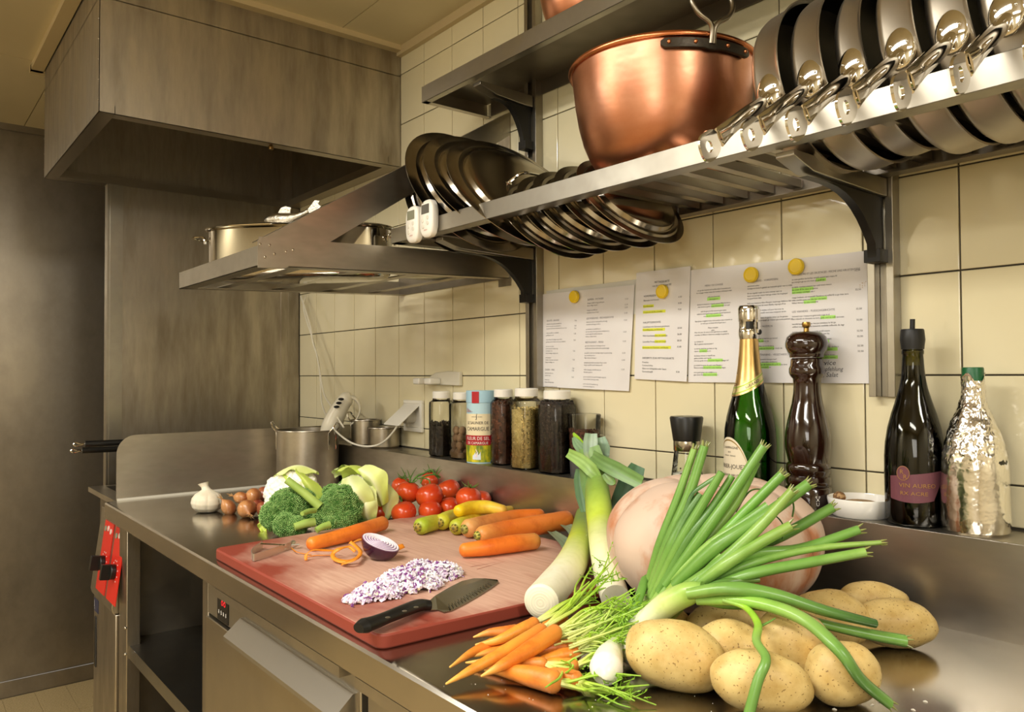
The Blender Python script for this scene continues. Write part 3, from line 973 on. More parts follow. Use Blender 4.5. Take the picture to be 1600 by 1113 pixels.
HM = handle_mesh(); PM = plate_mesh()
pans = [(-.604, .127, .052, 'leftmost saucepan in the row, right beside the big copper bowl'), (-.543, .127, .052, 'second saucepan from the left in the tilted row'),
        (-.489, .120, .044, 'third saucepan from the left with a small riveted handle plate'), (-.424, .130, .052, 'fourth saucepan from the left in the tilted row'),
        (-.366, .130, .052, 'fifth saucepan from the left in the tilted row'), (-.309, .133, .052, 'sixth saucepan from the left, under the top right corner'),
        (-.249, .133, .052, 'last saucepan at the right edge, mostly cut off')]
for i, (xa, R, D, lab) in enumerate(pans):
    zc = 1.688
    t = thing('saucepan', lab, 'saucepan', (xa, -.178, zc), group='saucepans on the slatted shelf')
    e = bpy.data.objects.new('body', None)
    bmesh_, imesh_ = pan_mesh(R, D)
    # local Z of body points to +X world, tilted back a few degrees
    Mx = Matrix.Rotation(radians(-4), 4, 'Z') @ Matrix.Rotation(radians(90 - 8), 4, 'Y')
    b = bpy.data.objects.new('body', bmesh_); COL.objects.link(b); b.parent = t
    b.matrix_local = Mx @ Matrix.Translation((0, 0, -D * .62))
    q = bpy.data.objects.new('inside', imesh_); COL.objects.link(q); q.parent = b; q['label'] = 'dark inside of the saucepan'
    p = bpy.data.objects.new('handle_plate', PM); COL.objects.link(p); p.parent = t
    p.location = (-.006, -sqrt(R * R - .001) - .0005, -.032)
    h = bpy.data.objects.new('handle', HM); COL.objects.link(h); h.parent = p
    dy, dz = -.175, -.098
    h.matrix_local = Matrix.Translation((0, -.004, -.002)) @ Matrix.Rotation(radians(3), 4, 'Z') @ Matrix.Rotation(radians(34), 4, 'X') @ Matrix.Diagonal((1.25, 1.06, 1.25, 1))

# ================================================================== TIMERS
def timer(x, lab, lcd, dz):
    t = thing('kitchen_timer', lab, 'timer', (x, -.3255, 1.61 + dz), group='timers on the shelf rail')
    m = MB()
    W, H = .0255, .0405
    def rr(s, y):
        out = []
        for k in range(40):
            a = 2 * pi * k / 40; c_, s_ = cos(a), sin(a)
            out.append((W * s * math.copysign(abs(c_) ** .62, c_), y, H * s * math.copysign(abs(s_) ** .62, s_) * (1 if s == 1 else 1 - (1 - s) * .5)))
        return out
    loft(m, [rr(.93, 0), rr(1, -.003), rr(1, -.013), rr(.95, -.0165), rr(.86, -.018)]); case = m.build('case', WHITE_PL, t)
    m = MB(); m.box((-.016, -.0185, .010), (.014, -.0178, .030)); m.build('display', mat('lcd_' + lcd, '#7c7d68' if lcd == 'light' else '#55534c', .25), t, label='grey display of the timer')
    for (bx, bz, r_) in ((-.012, -.004, .005), (.008, .001, .005), (-.01, -.017, .005), (.008, -.011, .005)):
        q = MB(); q.lathe([(0, 0), (r_, 0), (r_ * .9, .0012), (0, .0015)], 16); q.xf(Matrix.Translation((bx, -.018, bz)) @ Matrix.Rotation(radians(90), 4, 'X')); q.build('button', mat('off_white_button', '#dcd7ca', .4), t)
    tm = MB(); put_text(tm, 'timer', .006, lambda u, v: (u, -.0184, v), -.006, -.027); tm.build('print', mat('faint_red_print', '#c9877f', .5), t, smooth=False)
    return t


timer(-1.480, 'left one of two white clip timers on the shelf rail, a bit lower', 'light', -.004)
timer(-1.421, 'right one of two white clip timers on the shelf rail, in front', 'dark', .0)

# ================================================================== WALL SOCKET, DISPENSER, CABLE
sk = thing('wall_socket', 'white wall socket with its flap lifted and a plug in it', 'socket', (-2.02, -.001, 1.15))
m = MB()
for a, b in (((-.05, -.010, -.048), (.052, 0, -.036)), ((-.05, -.010, .036), (.052, 0, .046)), ((-.05, -.010, -.036), (-.036, 0, .036)), ((.038, -.010, -.036), (.052, 0, .036)), ((-.036, -.003, -.036), (.038, 0, .036))): m.box(a, b)
m.build('frame', WHITE_PL, sk, bevel=.002)
m = MB(); m.poly_prism([(0, .034), (0, .038), (-.075, -.022), (-.078, -.026), (-.072, -.026)], lambda u, v, w: (-.046 + w, u - .004, v), .086); m.build('flap', WHITE_PL, sk, bevel=.0015)
m = MB(); st = 0; m.lathe([(0, 0), (.019, 0), (.019, .03), (.008, .04), (0, .04)], 20); m.xf(Matrix.Translation((-.004, -.003, -.004)) @ Matrix.Rotation(radians(90), 4, 'X')); m.build('plug', mat('grey_plug', '#d5cebd', .5), sk)
dp = thing('wall_dispenser', 'small white plastic bracket on the tiles above the spice jars', 'dispenser', (-1.86, -.001, 1.262))
m = MB(); m.poly_prism([(-.06, .005), (-.03, .016), (.03, .02), (.09, .018), (.09, -.02), (-.06, -.018)], lambda u, v, w: (u, -w, v), .012); m.build('plate', mat('grey_white_plastic', '#ded8c6', .4), dp, bevel=.002)
for s in (-1, 1):
    m = MB(); m.box((-.045 + s * .03 - .016, -.05, -.017), (-.045 + s * .03 + .016, -.012, .001)); m.build('clip', WHITE_PL, dp, bevel=.004)

CABLE = mat('white_cable', '#e6e0cf', .45)
m = MB()
c1 = [(-2.733, -0.03, 1.5676), (-2.7556, -0.03, 1.5312), (-2.7048, -0.04, 1.4753), (-2.6607, -0.04, 1.4148), (-2.6014, -0.05, 1.3552), (-2.5537, -0.06, 1.2979), (-2.4906, -0.08, 1.2427), (-2.4235, -0.1, 1.2008), (-2.3047, -0.13, 1.1671), (-2.2238, -0.15, 1.1367), (-2.1694, -0.16, 1.1142)]
c2 = [(-2.7786, -0.03, 1.5689), (-2.733, -0.035, 1.5246), (-2.6717, -0.04, 1.4502), (-2.628, -0.05, 1.3902), (-2.5804, -0.05, 1.3207), (-2.522, -0.07, 1.2423), (-2.4479, -0.1, 1.1788), (-2.3252, -0.14, 1.1381), (-2.2297, -0.16, 1.1033), (-2.1164, -0.17, 1.0756), (-2.0368, -0.17, 1.0679), (-1.9795, -0.16, 1.0712), (-1.9779, -0.13, 1.0823), (-1.9863, -0.1, 1.1022), (-1.9998, -0.075, 1.1207)]
m.tube(smooth_path(c1, 5), .0028, 8); m.tube(smooth_path(c2, 5), .0028, 8)
q = Vector((-2.4, -.1, 1.2)); m.v = [tuple(Vector(v) - q) for v in m.v]
o = m.build('power_cable', CABLE, None, loc=q); tag(o, 'twisted white cable hanging down the tiles and looping to the socket', 'cable')

# ================================================================== MENU SHEETS AND MAGNETS
PAPER = mat('white_paper', '#e9e6e4', .7, base2='#e2dedc', nscale=6)
PAPER2 = mat('white_paper_under', '#d9d8cf', .7)
INK = mat('grey_ink', '#77747a', .8)
INKD = mat('dark_ink', '#3f3d42', .8)
HG = mat('green_highlighter', '#b2ec72', .6)
HY = mat('yellow_highlighter', '#dfe43a', .6)


def sheet(name, label, corners, curl, seed, group='menu sheets on the tiles'):
    """corners: bl, br, tr, tl as (x,z); curl(u,v) gives the lift off the wall"""
    bl, br, tr, tl = corners
    q = ((bl[0] + br[0]) / 2, 0, (bl[1] + br[1]) / 2)
    t = thing(name, label, 'paper', q, group=group)
    def fn(u, v, off=0):
        x = (1 - v) * ((1 - u) * bl[0] + u * br[0]) + v * ((1 - u) * tl[0] + u * tr[0])
        z = (1 - v) * ((1 - u) * bl[1] + u * br[1]) + v * ((1 - u) * tl[1] + u * tr[1])
        return (x - q[0], -.0015 - curl(u, v) - off, z - q[2])
    m = MB(); m.grid(lambda u, v: fn(u, v), 24, 24); m.grid(lambda u, v: fn(u, v, -.0003), 24, 24)
    m.build('sheet', PAPER if seed >= 0 else PAPER2, t, recalc=False)
    W = abs(tr[0] - tl[0]); H = abs(tl[1] - bl[1])
    def place(u_m, v_m):   # metres from the left edge / down from the top
        return fn(u_m / W, 1 - v_m / H, .0004)
    kv = {2: .90, 3: .93}.get(seed, 1.0)
    return t, (lambda a, b: place(a, b * kv)), W, H


def words(rng, n):
    syl = ['fil', 'et', 'de', 'sau', 'mon', 'au', 'ris', 'ot', 'to', 'gra', 'tin', 'ce', 'rou', 'ge', 'le', 'gu', 'mes', 'mit', 'but', 'ter', 'kar', 'tof', 'fel', 'und', 'sa', 'lat', 'ro', 'ti', 'pu', 'ree', 'vin']
    out = ''
    while len(out) < n:
        out += ''.join(rng.choice(syl) for _ in range(rng.randint(1, 3))) + ' '
    return out[:n].strip()


rng = random.Random(5)
flat_ = lambda u, v: 0.0005
sheet('menu_sheet', 'edge of a grey sheet pinned behind the left menu', ((-1.405, 1.40), (-1.13, 1.40), (-1.128, 1.474), (-1.418, 1.474)), lambda u, v: .0, -1)
t, pl, W, H = sheet('menu_sheet', 'left menu sheet with a wavy left side and two columns of small print', ((-1.447, 1.243), (-1.147, 1.236), (-1.131, 1.463), (-1.437, 1.467)), lambda u, v: .002 + .006 * sin(u * pi) * (1 - v) + .012 * max(0, u - .75) * (1 - v), 1)
cols = MB(); heads = MB()
def fcol(c, h, x0, y0, items):
    y = y0
    for it in items:
        if it[:1] == '#': y += .003; put_text(heads, it[1:], .0056, lambda a, b: pl(a, -b), x0, -y, xs=1.05); y += .0075
        elif it == '': y += .005
        else:
            put_text(cols, it, .0043, lambda a, b: pl(a, -b), x0, -y, xs=1.0); y += .0055
def L_(n, r_=rng): return words(r_, n)
fcol(cols, heads, .026, .044 + .02, ['#SALATE - SALADE', L_(30), L_(30), L_(44), '', L_(28), L_(18), '', L_(38), L_(44), '', L_(16), L_(26), L_(14), L_(26), '', L_(12), L_(26), L_(20), '', '', '#DIVERS - VINS', L_(16), L_(12), '', L_(9), L_(20), '', L_(28), L_(22)])
fcol(cols, heads, .165, .022, ['#SUPPEN - POTAGES', L_(32), L_(22), '', L_(20), L_(22), '', '#LES POISSONS - FISCHGERICHTE', L_(36), L_(26), '', L_(28), L_(42), L_(32), L_(20), '', '#RESTAURANT - MENU', L_(36), L_(42), '', L_(48), L_(22), L_(24), '', L_(40), L_(34), '', L_(34), L_(18), '', L_(42), L_(28), '', L_(28), L_(22)])
for y in (.05, .062, .068, .08, .095, .12, .14, .165, .18, .2):
    put_text(cols, '7.50', .0045, lambda a, b: pl(a, -b), .125, -y - .02 if y < .18 else -y)
    put_text(cols, '12.50', .0045, lambda a, b: pl(a, -b), .28, -y + .02)
cols.build('small_print', INK, t, smooth=False, kind='stuff'); heads.build('headings', INK, t, smooth=False, kind='stuff')

t, pl, W, H = sheet('menu_sheet', 'narrow centre menu sheet with yellow highlighted dishes overlapping its neighbours', ((-1.132, 1.262), (-.991, 1.257), (-.981, 1.486), (-1.124, 1.487)), lambda u, v: .004 + .003 * u * (1 - v), 2)
cols = MB(); heads = MB(); hl = MB()
def hlq(hl, pl, x, y, w, h=.0065):
    n = 6
    for k in range(n):
        a = x + w * k / n; b = x + w * (k + 1) / n + .0002
        hl.add([pl(a, y), pl(b, y), pl(b, y - h), pl(a, y - h)], [(0, 1, 2, 3)])
put_text(heads, 'MITTAGSKARTE', .0062, lambda a, b: pl(a, -b), .071, -.029, 'CENTER', xs=.9)
put_text(heads, 'vom 24. bis 28. August 2015'[:26], .0058, lambda a, b: pl(a, -b), .071, -.037, 'CENTER', xs=.8)
y = .055
for kind, s, p, h in (('h', 'VORSPEISEN', '', 0), ('b', 'Blattsalat mit Kernen', '6.50', 0), ('s', '', '', 0), ('b', 'Kuerbissuppe', '8.50', 1), ('s', '', '', 0), ('b', 'Carpaccio mit Rucolasalat', '9.50', 1), ('s', '', '', 0), ('s', '', '', 0), ('h', 'HAUPTGERICHTE', '', 0), ('b', 'Lammhaxe mit Gemuese geschmort', '', 0), ('b', 'Kartoffelpuree und Bohnen', '23.50', 1), ('s', '', '', 0), ('b', 'Wild Geschnetzeltes mit Spaetzle', '26.00', 2), ('s', '', '', 0), ('b', 'Lammfilet Provencale mit Gratin', '28.50', 2), ('s', '', '', 0), ('b', 'Entrecote mit Gemuese und Butter', '32.00', 1), ('s', '', '', 0), ('s', '', '', 0), ('h', 'DESSERTS ZUR MITTAGSKARTE', '', 0), ('b', 'Fruechte', '', 0), ('b', 'Cremeschnitte', '', 0), ('b', 'Glace mit Schlagrahm oder Sauce', '', 0), ('b', 'Caramelkoepfli', '8.50', 0)):
    if kind == 's': y += .0065; continue
    if kind == 'h': y += .004; put_text(heads, s, .0062, lambda a, b: pl(a, -b), .022, -y); y += .0095; continue
    put_text(cols, s, .0052, lambda a, b: pl(a, -b), .022, -y, xs=.95)
    if p: put_text(cols, p, .0052, lambda a, b: pl(a, -b), .115, -y + .002)
    if h: hlq(hl, pl, .021 if h == 1 else .055, y + .0012, len(s) * .00245 if h == 1 else .03)
    y += .0072
cols.build('small_print', INKD, t, smooth=False, kind='stuff'); heads.build('headings', INKD, t, smooth=False, kind='stuff')
hl.v = [(x, yy + .0002, z) for x, yy, z in hl.v]; hl.build('highlighter', HY, t, smooth=False, kind='stuff', label='yellow highlighter strokes')

t, pl, W, H = sheet('menu_sheet', 'wide right menu sheet with many green highlighter strokes and handwriting', ((-.992, 1.256), (-.613, 1.256), (-.620, 1.472), (-.983, 1.478)), lambda u, v: .002 + .006 * max(0, abs(u - .97) * 0 + (u - .9)) + .004 * sin(u * pi) * (1 - v), 3)
cols = MB(); heads = MB(); hl = MB(); hand = MB()
def col3(x0, y0, items, center=False):
    y = y0
    for it in items:
        h = 0
        if isinstance(it, tuple): it, h = it
        if it == '': y += .0045; continue
        if it[:1] == '#': y += .003; put_text(heads, it[1:], .0055, lambda a, b: pl(a, -b), x0 + (.035 if center else 0), -y, 'CENTER' if center else 'LEFT', xs=.78 if len(it) > 40 else .95); y += .0085; continue
        put_text(cols, it, .0042, lambda a, b: pl(a, -b), x0 + (.035 if center else 0), -y, 'CENTER' if center else 'LEFT', xs=.95)
        if h: hlq(hl, pl, x0 + h[0], y + .0012, h[1], .0062)
        y += .0052
G = (.022, .028); G2 = (.0, .034)
col3(.022, .035, ['#MENU DE CHASSE', L_(46), L_(50), '', 'selle de chevreuil', ('champignons', (.02, .03)), '', L_(46), (L_(48), (.03, .028)), '', L_(36), L_(46), (L_(30), (.018, .034)), '', L_(52), L_(40), '', 'Menu complet', 'plats'], True)
col3(.014, .135, ['Plats du jour de saison avec garniture et salade', L_(50), '', '', L_(14), L_(30), '', (L_(34), 0), (L_(22), (.012, .018)), '', L_(34), L_(24), (L_(44), (.032, .034)), '', L_(44), (L_(46), (.022, .042)), '', L_(36), (L_(38), (.022, .032))])
col3(.132, .035, ['#LES ENTREES - VORSPEISEN', L_(14), L_(60), '', L_(46), L_(50), L_(20), '', L_(60), L_(54), '', L_(46), L_(48), '', L_(52), L_(56), '', '#NOS PATES - NUDELN', L_(14), (L_(18), (.0, .018)), '', L_(38), (L_(26), (.0, .034)), '', L_(36), (L_(44), (.0, .055)), '', '#PLATS VEGETARIENS - VEGETARISCH', L_(40), L_(36), (L_(52), (.0, .068)), (L_(32), (.0, .045))])
col3(.222, .030, ['#LES POISSONS ET LES CRUSTACES - FISCHE UND KRUSTENTIERE', L_(56), (L_(38), (.045, .018)), '', L_(42), (L_(34), (.0, .04)), (L_(24), (.0, .034)), '', L_(66), (L_(40), (.034, .03)), (L_(30), (.022, .022)), '', '', '#LES VIANDES - FLEISCHGERICHTE', L_(40), (L_(60), (.052, .026)), '', L_(50), L_(58), '', L_(42), L_(44), '', L_(44), (L_(36), (.046, .02)), '', L_(52), (L_(44), (.046, .034)), '', L_(50), (L_(46), (.044, .036))])
for y in (.035, .07, .105, .125, .145, .155, .172, .182): put_text(cols, '32.50', .0045, lambda a, b: pl(a, -b), .335, -y)
put_text(hand, '12 Service', .013, lambda a, b: pl(a + b * .2, -b), .285, -.205); put_text(hand, 'Tagesempfehlung', .011, lambda a, b: pl(a + b * .2, -b), 0.292, -.216, xs=.8); put_text(hand, 'Suppe, Salat', .012, lambda a, b: pl(a + b * .2, -b), .295, -.227, xs=.9)
cols.build('small_print', INKD, t, smooth=False, kind='stuff'); heads.build('headings', INK, t, smooth=False, kind='stuff'); hand.build('handwriting', INKD, t, smooth=False, label='handwritten note in black ink')
hl.v = [(x, yy + .0002, z) for x, yy, z in hl.v]; hl.build('highlighter', HG, t, smooth=False, kind='stuff', label='green highlighter strokes')
m = MB()
for k in range(14):
    a, b = .335 + rng.random() * .025, .055 + rng.random() * .012; s = rng.uniform(.0006, .002)
    m.add([pl(a, b), pl(a + s, b + s * .3), pl(a + s * .8, b - s), pl(a, b - s)], [(0, 1, 2, 3)])
m.build('stain', mat('brown_stain', '#c9b59f', .7), t, smooth=False, kind='stuff')

MAG = mat('yellow_magnet_plastic', '#f2cf22', .35)
for (x, z, lab) in ((-1.311, 1.451, 'round yellow magnet on the left menu sheet'), (-1.050, 1.441, 'round yellow magnet on the narrow centre menu'), (-.840, 1.454, 'round yellow magnet at the middle of the wide right menu'), (-.749, 1.459, 'round yellow magnet highest up, right part of the wide menu')):
    m = MB(); m.lathe([(0, 0), (.0135, 0), (.0145, .0012), (.0145, .006), (.0135, .0078), (.011, .0082), (.0105, .0076), (0, .0076)], 36)
    m.xf(Matrix.Rotation(radians(90), 4, 'X')); o = m.build('magnet', MAG, None, loc=(x, -.0065, z)); tag(o, lab, 'magnet', 'yellow magnets')

# ================================================================== THINGS ON THE LEDGE
def thin_clear(name, tint, gloss=0.05, amount=1.0, ior=1.45):
    """thin clear plastic or glass wall: tinted see-through with a fresnel reflection"""
    m = bpy.data.materials.new(name); m.use_nodes = True
    nt = m.node_tree; N = nt.nodes; L = nt.links
    N.remove(N['Principled BSDF'])
    tr = N.new('ShaderNodeBsdfTransparent'); tr.inputs[0].default_value = C(tint)
    gl = N.new('ShaderNodeBsdfGlossy'); gl.inputs['Roughness'].default_value = gloss
    fr = N.new('ShaderNodeFresnel'); fr.inputs['IOR'].default_value = ior
    mx = N.new('ShaderNodeMixShader'); L.new(fr.outputs[0], mx.inputs[0]); L.new(tr.outputs[0], mx.inputs[1]); L.new(gl.outputs[0], mx.inputs[2])
    L.new(mx.outputs[0], N['Material Output'].inputs['Surface'])
    return m


CLEAR = thin_clear('clear_plastic', '#fdfcf6', .06, ior=1.4)
CLEARG = thin_clear('clear_glass', '#fafbf4', .03, ior=1.5)
GREENG = thin_clear('green_bottle_glass', '#a2d46c', .04, ior=1.55)
OLIVEG = thin_clear('olive_bottle_glass', '#8d8a3e', .05, ior=1.55)


def octo(w, d, c, z, rnd=False): return [(w / 2 - c, -d / 2, z), (w / 2, -d / 2 + c, z), (w / 2, d / 2 - c, z), (w / 2 - c, d / 2, z), (-w / 2 + c, d / 2, z), (-w / 2, d / 2 - c, z), (-w / 2, -d / 2 + c, z), (-w / 2 + c, -d / 2, z)]


def spice_jar(label, x, y, w, h, fill, cmat, seed, bits=None, rz=0.0):
    t = thing('spice_jar', label, 'jar', (x, y, ZL), (0, 0, rz), group='white lidded spice jars')
    hb_ = h * .80; cap = .019
    m = MB()
    c = w * .22
    loft(m, [octo(w * .92, w * .92, c, .001), octo(w, w, c, .006), octo(w, w, c, hb_), octo(w * .97, w * .97, c, hb_ + .006)], True, False)
    # shoulder to the neck
    n = 8; rings = [octo(w * .97, w * .97, c, hb_ + .006), octo(w * .82, w * .82, w * .24, h - cap - .006), octo(w * .76, w * .76, w * .223, h - cap - .004), octo(w * .76, w * .76, w * .223, h - cap)]
    loft(m, rings, False, False)
    m.build('body', CLEAR, t, sharp=60)
    m = MB(); r = w * .41
    m.lathe([(0, h), (r - .002, h), (r, h - .002), (r, h - cap), (r - .002, h - cap), (0, h - cap)], 40); m.build('lid', WHITE_PL, t)
    rg = random.Random(seed)
    m = MB(); iw = w - .005; ic = c
    zt = fill * h
    segs = 10
    rr_ = []
    for k in range(segs + 1):
        z = .004 + (zt - .004) * k / segs; f = 1 if z < hb_ else 1 - (z - hb_) * 3.2
        rr_.append(octo(iw * f, iw * f, ic * f, z))
    loft(m, rr_, True, True)
    m.build('contents', cmat, t)
    if bits:
        L_, W_, cnt, bm_ = bits
        m = MB()
        for k in range(cnt):
            side = rg.choice(['f', 'r', 't'])
            a = rg.uniform(0, 2 * pi)
            z = rg.uniform(.008, zt)
            if side == 't':
                p = Vector((rg.uniform(-iw * .4, iw * .4), rg.uniform(-iw * .4, iw * .4), zt + rg.uniform(-.002, L_ * .5)))
            else:
                u = rg.uniform(-iw * .42, iw * .42); f = 1 if z < hb_ else 1 - (z - hb_) * 3.2
                p = Vector((u * f, -iw / 2 * f + .001, z)) if side == 'f' else Vector((iw / 2 * f - .001, u * f, z))
            R_ = Matrix.Rotation(rg.uniform(0, pi), 3, 'Y' if side != 'r' else 'X') @ Matrix.Rotation(rg.uniform(-.5, .5), 3, 'Z')
            v = rg.choice([.35, .6, .8, 1.0, 1.2, 1.7, 2.3])
            m.ell(p, (L_ * rg.uniform(.7, 1.2) / 2, W_ / 2, W_ / 2), R_, nu=6, nv=4, col=(v, v, v, 1))
        # keep the pieces inside the wall
        lim = w / 2 - .0016
        nv_ = []
        for a_, b_, c_ in m.v:
            f = 1 if c_ < hb_ else 1 - (c_ - hb_) * 3.2
            a_ = max(-lim * f, min(lim * f, a_)); b_ = max(-lim * f, min(lim * f, b_))
            ov = abs(a_) + abs(b_) - (2 * lim - c) * f
            if ov > 0: a_ -= math.copysign(ov / 2, a_); b_ -= math.copysign(ov / 2, b_)
            nv_.append((a_, b_, max(.002, c_)))
        m.v = nv_
        m.build('spice', bm_, t, kind='stuff')
    return t


SP_DARK = mat('dark_peppercorn', '#2a211a', .6, base2='#3f3228', nscale=90, vc=False)
SP_CARD = mat('black_pod', '#332a20', .6, base2='#221b15', nscale=60, vc=True)
SP_ANISE = mat('brown_star_anise', '#3d2317', .6, base2='#5a3320', nscale=70, vc=True)
SP_FEN = mat('fennel_seed', '#c9b67c', .6, base2='#a89358', nscale=120, vc=True)
SP_PEP = mat('pepper_mix', '#3a2e26', .6, base2='#1f1813', nscale=120, vc=True)
xj = lambda px: px
spice_jar('leftmost spice jar, half filled with black pods', (-1.7989, -0.052, 1.0717)[0], -.052, .060, .177, .47, SP_CARD, 1, (.016, .006, 170, SP_CARD), .02)
tj2 = spice_jar('spice jar with whole nutmegs, between the black pods and the salt tin', (-1.7043, -0.05, 1.0783)[0], -.050, .058, .176, .10, mat('nutmeg_dust', '#8a6d49', .8), 2, None, 0)
NUT = mat('nutmeg', '#a08468', .7, base2='#866a4e', nscale=120, bump=.5, bdist=.001)
rg = random.Random(8)
xn, yn = (-1.7043, -0.05, 1.0783)[0], -.05
nn = 0
for z, pos in ((.017, [(-.016, -.016), (.006, -.017), (.016, .004), (-.01, .008)]), (.036, [(-.014, -.014), (.010, -.014), (0, .01)]), (.056, [(-.011, -.012), (.013, -.015), (.0, .011)]), (.075, [(-.009, -.012), (.013, -.008)])):
    for px_, py_ in pos:
        nn += 1
        m = MB(); m.ell((0, 0, 0), (.0105, .0095, .0118), nu=14, nv=10)
        o = m.build('nutmeg', NUT, None, loc=(xn + px_, yn + py_, ZL + z), rot=(rg.uniform(-.5, .5), rg.uniform(-.5, .5), 0)); tag(o, 'whole brown nutmeg in the jar beside the salt tin', 'nutmeg', 'nutmegs in the spice jar')
spice_jar('spice jar of dark brown star anise, partly behind the salt tin', (-1.5283, -0.048, 1.0907)[0], -.048, .058, .186, .80, SP_ANISE, 3, (.014, .005, 260, SP_ANISE), 0)
spice_jar('spice jar full of pale green fennel seeds', (-1.4248, -0.06, 1.0988)[0], -.060, .068, .190, .74, SP_FEN, 4, (.0068, .0022, 1500, SP_FEN), .03)
spice_jar('rightmost white lidded spice jar, full of dark peppercorns', (-1.3209, -0.056, 1.1059)[0], -.056, .076, .186, .86, SP_PEP, 5, (.005, .0046, 1300, SP_PEP), 0)

# salt tin
tin = thing('salt_tin', 'round cardboard salt tin with light blue top and red band', 'tin', ((-1.6079, -0.056, 1.0855)[0], -.057, ZL), (0, 0, radians(36)))
TR, THH = .0385, .182


def band(z0, z1, col, nm, off=0.0, a0=0, a1=2 * pi, rough=.4, base2=None, **k):
    mt = mat(nm + '_print', col, rough, base2=base2, **k)
    m = MB(); n = 64 if a1 - a0 > 6 else 24
    m.grid(lambda u, v: ((TR + off) * cos(a0 + (a1 - a0) * u), (TR + off) * sin(a0 + (a1 - a0) * u), z0 + (z1 - z0) * v), n, 2)
    return m.build(nm, mt, tin, recalc=False)


m = MB(); m.lathe([(0, 0), (TR - .0005, 0), (TR - .0005, THH - .002), (TR - .003, THH), (0, THH - .001)], 64); m.build('wall', mat('tin_blue', '#b9dbe6', .4), tin)
m = MB(); m.lathe([(0, THH - .001), (TR - .003, THH - .001), (TR + .0005, THH), (TR + .0008, THH - .03), (TR, THH - .03)], 64); m.build('lid', mat('tin_lid_blue', '#a8d0e2', .35), tin)
FA = -pi / 2 - radians(0)
band(.060, .124, '#efe3bd', 'cream_label', .0006, FA - 1.25, FA + 1.25)
band(.045, .070, '#b3202a', 'red_band', .0008, FA - 1.5, FA + 1.5)
band(.003, .045, '#e3d52a', 'meadow_picture', .0006, base2='#6f8a2a', nscale=60, stretch=(1, 1, .35), nlo=.4, nhi=.6)
m = MB()
for k in range(9):
    u = -0.25 + k * .055
    m.add([((TR + .0012) * cos(FA + u + da), (TR + .0012) * sin(FA + u + da), z) for da, z in ((-.05, .010 + .003 * (k % 2)), (.06, .009), (.05, .022 + .004 * (k % 3)), (-.04, .020))], [(0, 1, 2, 3)])
m.build('pond_print', mat('pond_white', '#e3eef4', .5), tin, recalc=False, kind='stuff')


def ftin(off=.0014):
    return lambda u, v: ((TR + off) * cos(FA + u / TR), (TR + off) * sin(FA + u / TR), v)


m = MB(); m.grid(lambda u, v: ((TR + .0016) * cos(FA - .35 + .5 * u), (TR + .0016) * sin(FA - .35 + .5 * u), .151 + .029 * v), 8, 1); m.build('red_square', mat('tin_red', '#b3202a', .4), tin, recalc=False)
m = MB(); put_text(m, 'LE SAUNIER DE', .0105, ftin(), 0, .098, 'CENTER', xs=.82); put_text(m, 'CAMARGUE', .0135, ftin(), 0, .082, 'CENTER', xs=.85)
put_text(m, 'J', .014, ftin(), -.001, .112, 'CENTER'); put_text(m, 'o', .006, ftin(), 0, .122, 'CENTER'); put_text(m, 'MAISON    SALINES', .0032, ftin(), 0, .1155, 'CENTER'); m.build('maker_lettering', INKD, tin, smooth=False, recalc=False)
m = MB(); put_text(m, 'FLEUR DE SEL', .0118, ftin(), 0, .0585, 'CENTER', xs=.9); put_text(m, 'DE CAMARGUE', .0092, ftin(), 0, .0478, 'CENTER', xs=.9); m.build('band_lettering', mat('label_white', '#f2efe6', .5), tin, smooth=False, recalc=False)
m = MB()
pth = [(-.002, .016), (-.001, .022), (.001, .027), (-.001, .032), (-.003, .035)]
m.tube([ftin(.0015)(a, b) for a, b in pth], [.003, .002, .001, .001, .0012], 6, flat=.2, up=(cos(FA), sin(FA), 0)); m.build('flamingo_print', mat('pale_pink_print', '#f3e3de', .5), tin)
m = MB()
for k in range(5):
    a = FA - .9 + k * .12; q_ = (TR + .0012)
    m.add([(q_ * cos(a), q_ * sin(a), .127), (q_ * cos(a + .05), q_ * sin(a + .05), .128), (q_ * cos(a + .13), q_ * sin(a + .13), .138 - k * .002), (q_ * cos(a + .09), q_ * sin(a + .09), .138 - k * .002)], [(0, 1, 2, 3)])
m.build('stripe_print', mat('tin_red', '#b3202a', .4), tin, recalc=False, kind='stuff')

# grinder with dark contents standing on its dark lid
t = thing('spice_tumbler', 'clear tumbler of reddish peppercorns on a dark foot, behind the leek', 'jar', ((-1.2398, -0.05, 1.1112)[0], -.05, ZL))
m = MB(); m.lathe([(0, 0), (.030, 0), (.031, .003), (.0335, .052), (.033, .054), (0, .054)], 40); m.build('foot', mat('dark_grey_plastic', '#4a4a4c', .35), t)
m = MB(); m.lathe([(.031, .054), (.0335, .075), (.037, .130), (.0372, .134), (.034, .136), (0, .1365)], 40); m.build('glass', CLEAR, t)
m = MB(); m.lathe([(0, .055), (.029, .055), (.031, .075), (.0325, .098), (.02, .101), (0, .098)], 32)
m.build('contents', mat('red_brown_pepper', '#6b3a2c', .6, base2='#2f1d17', nscale=160, nlo=.42, nhi=.56), t)
m = MB(); rg = random.Random(4)
for k in range(260):
    a = rg.uniform(-pi, 0.6); z = rg.uniform(.058, .104); r_ = .0295 + (z - .055) * .065
    v = rg.uniform(.5, 1.3); m.ell((r_ * cos(a), r_ * sin(a), z), .0018, nu=5, nv=4, col=(v, v, v, 1))
m.build('peppercorns', mat('red_pepper', '#75402f', .6, vc=True, base2='#4c2a20', nscale=50), t, kind='stuff')

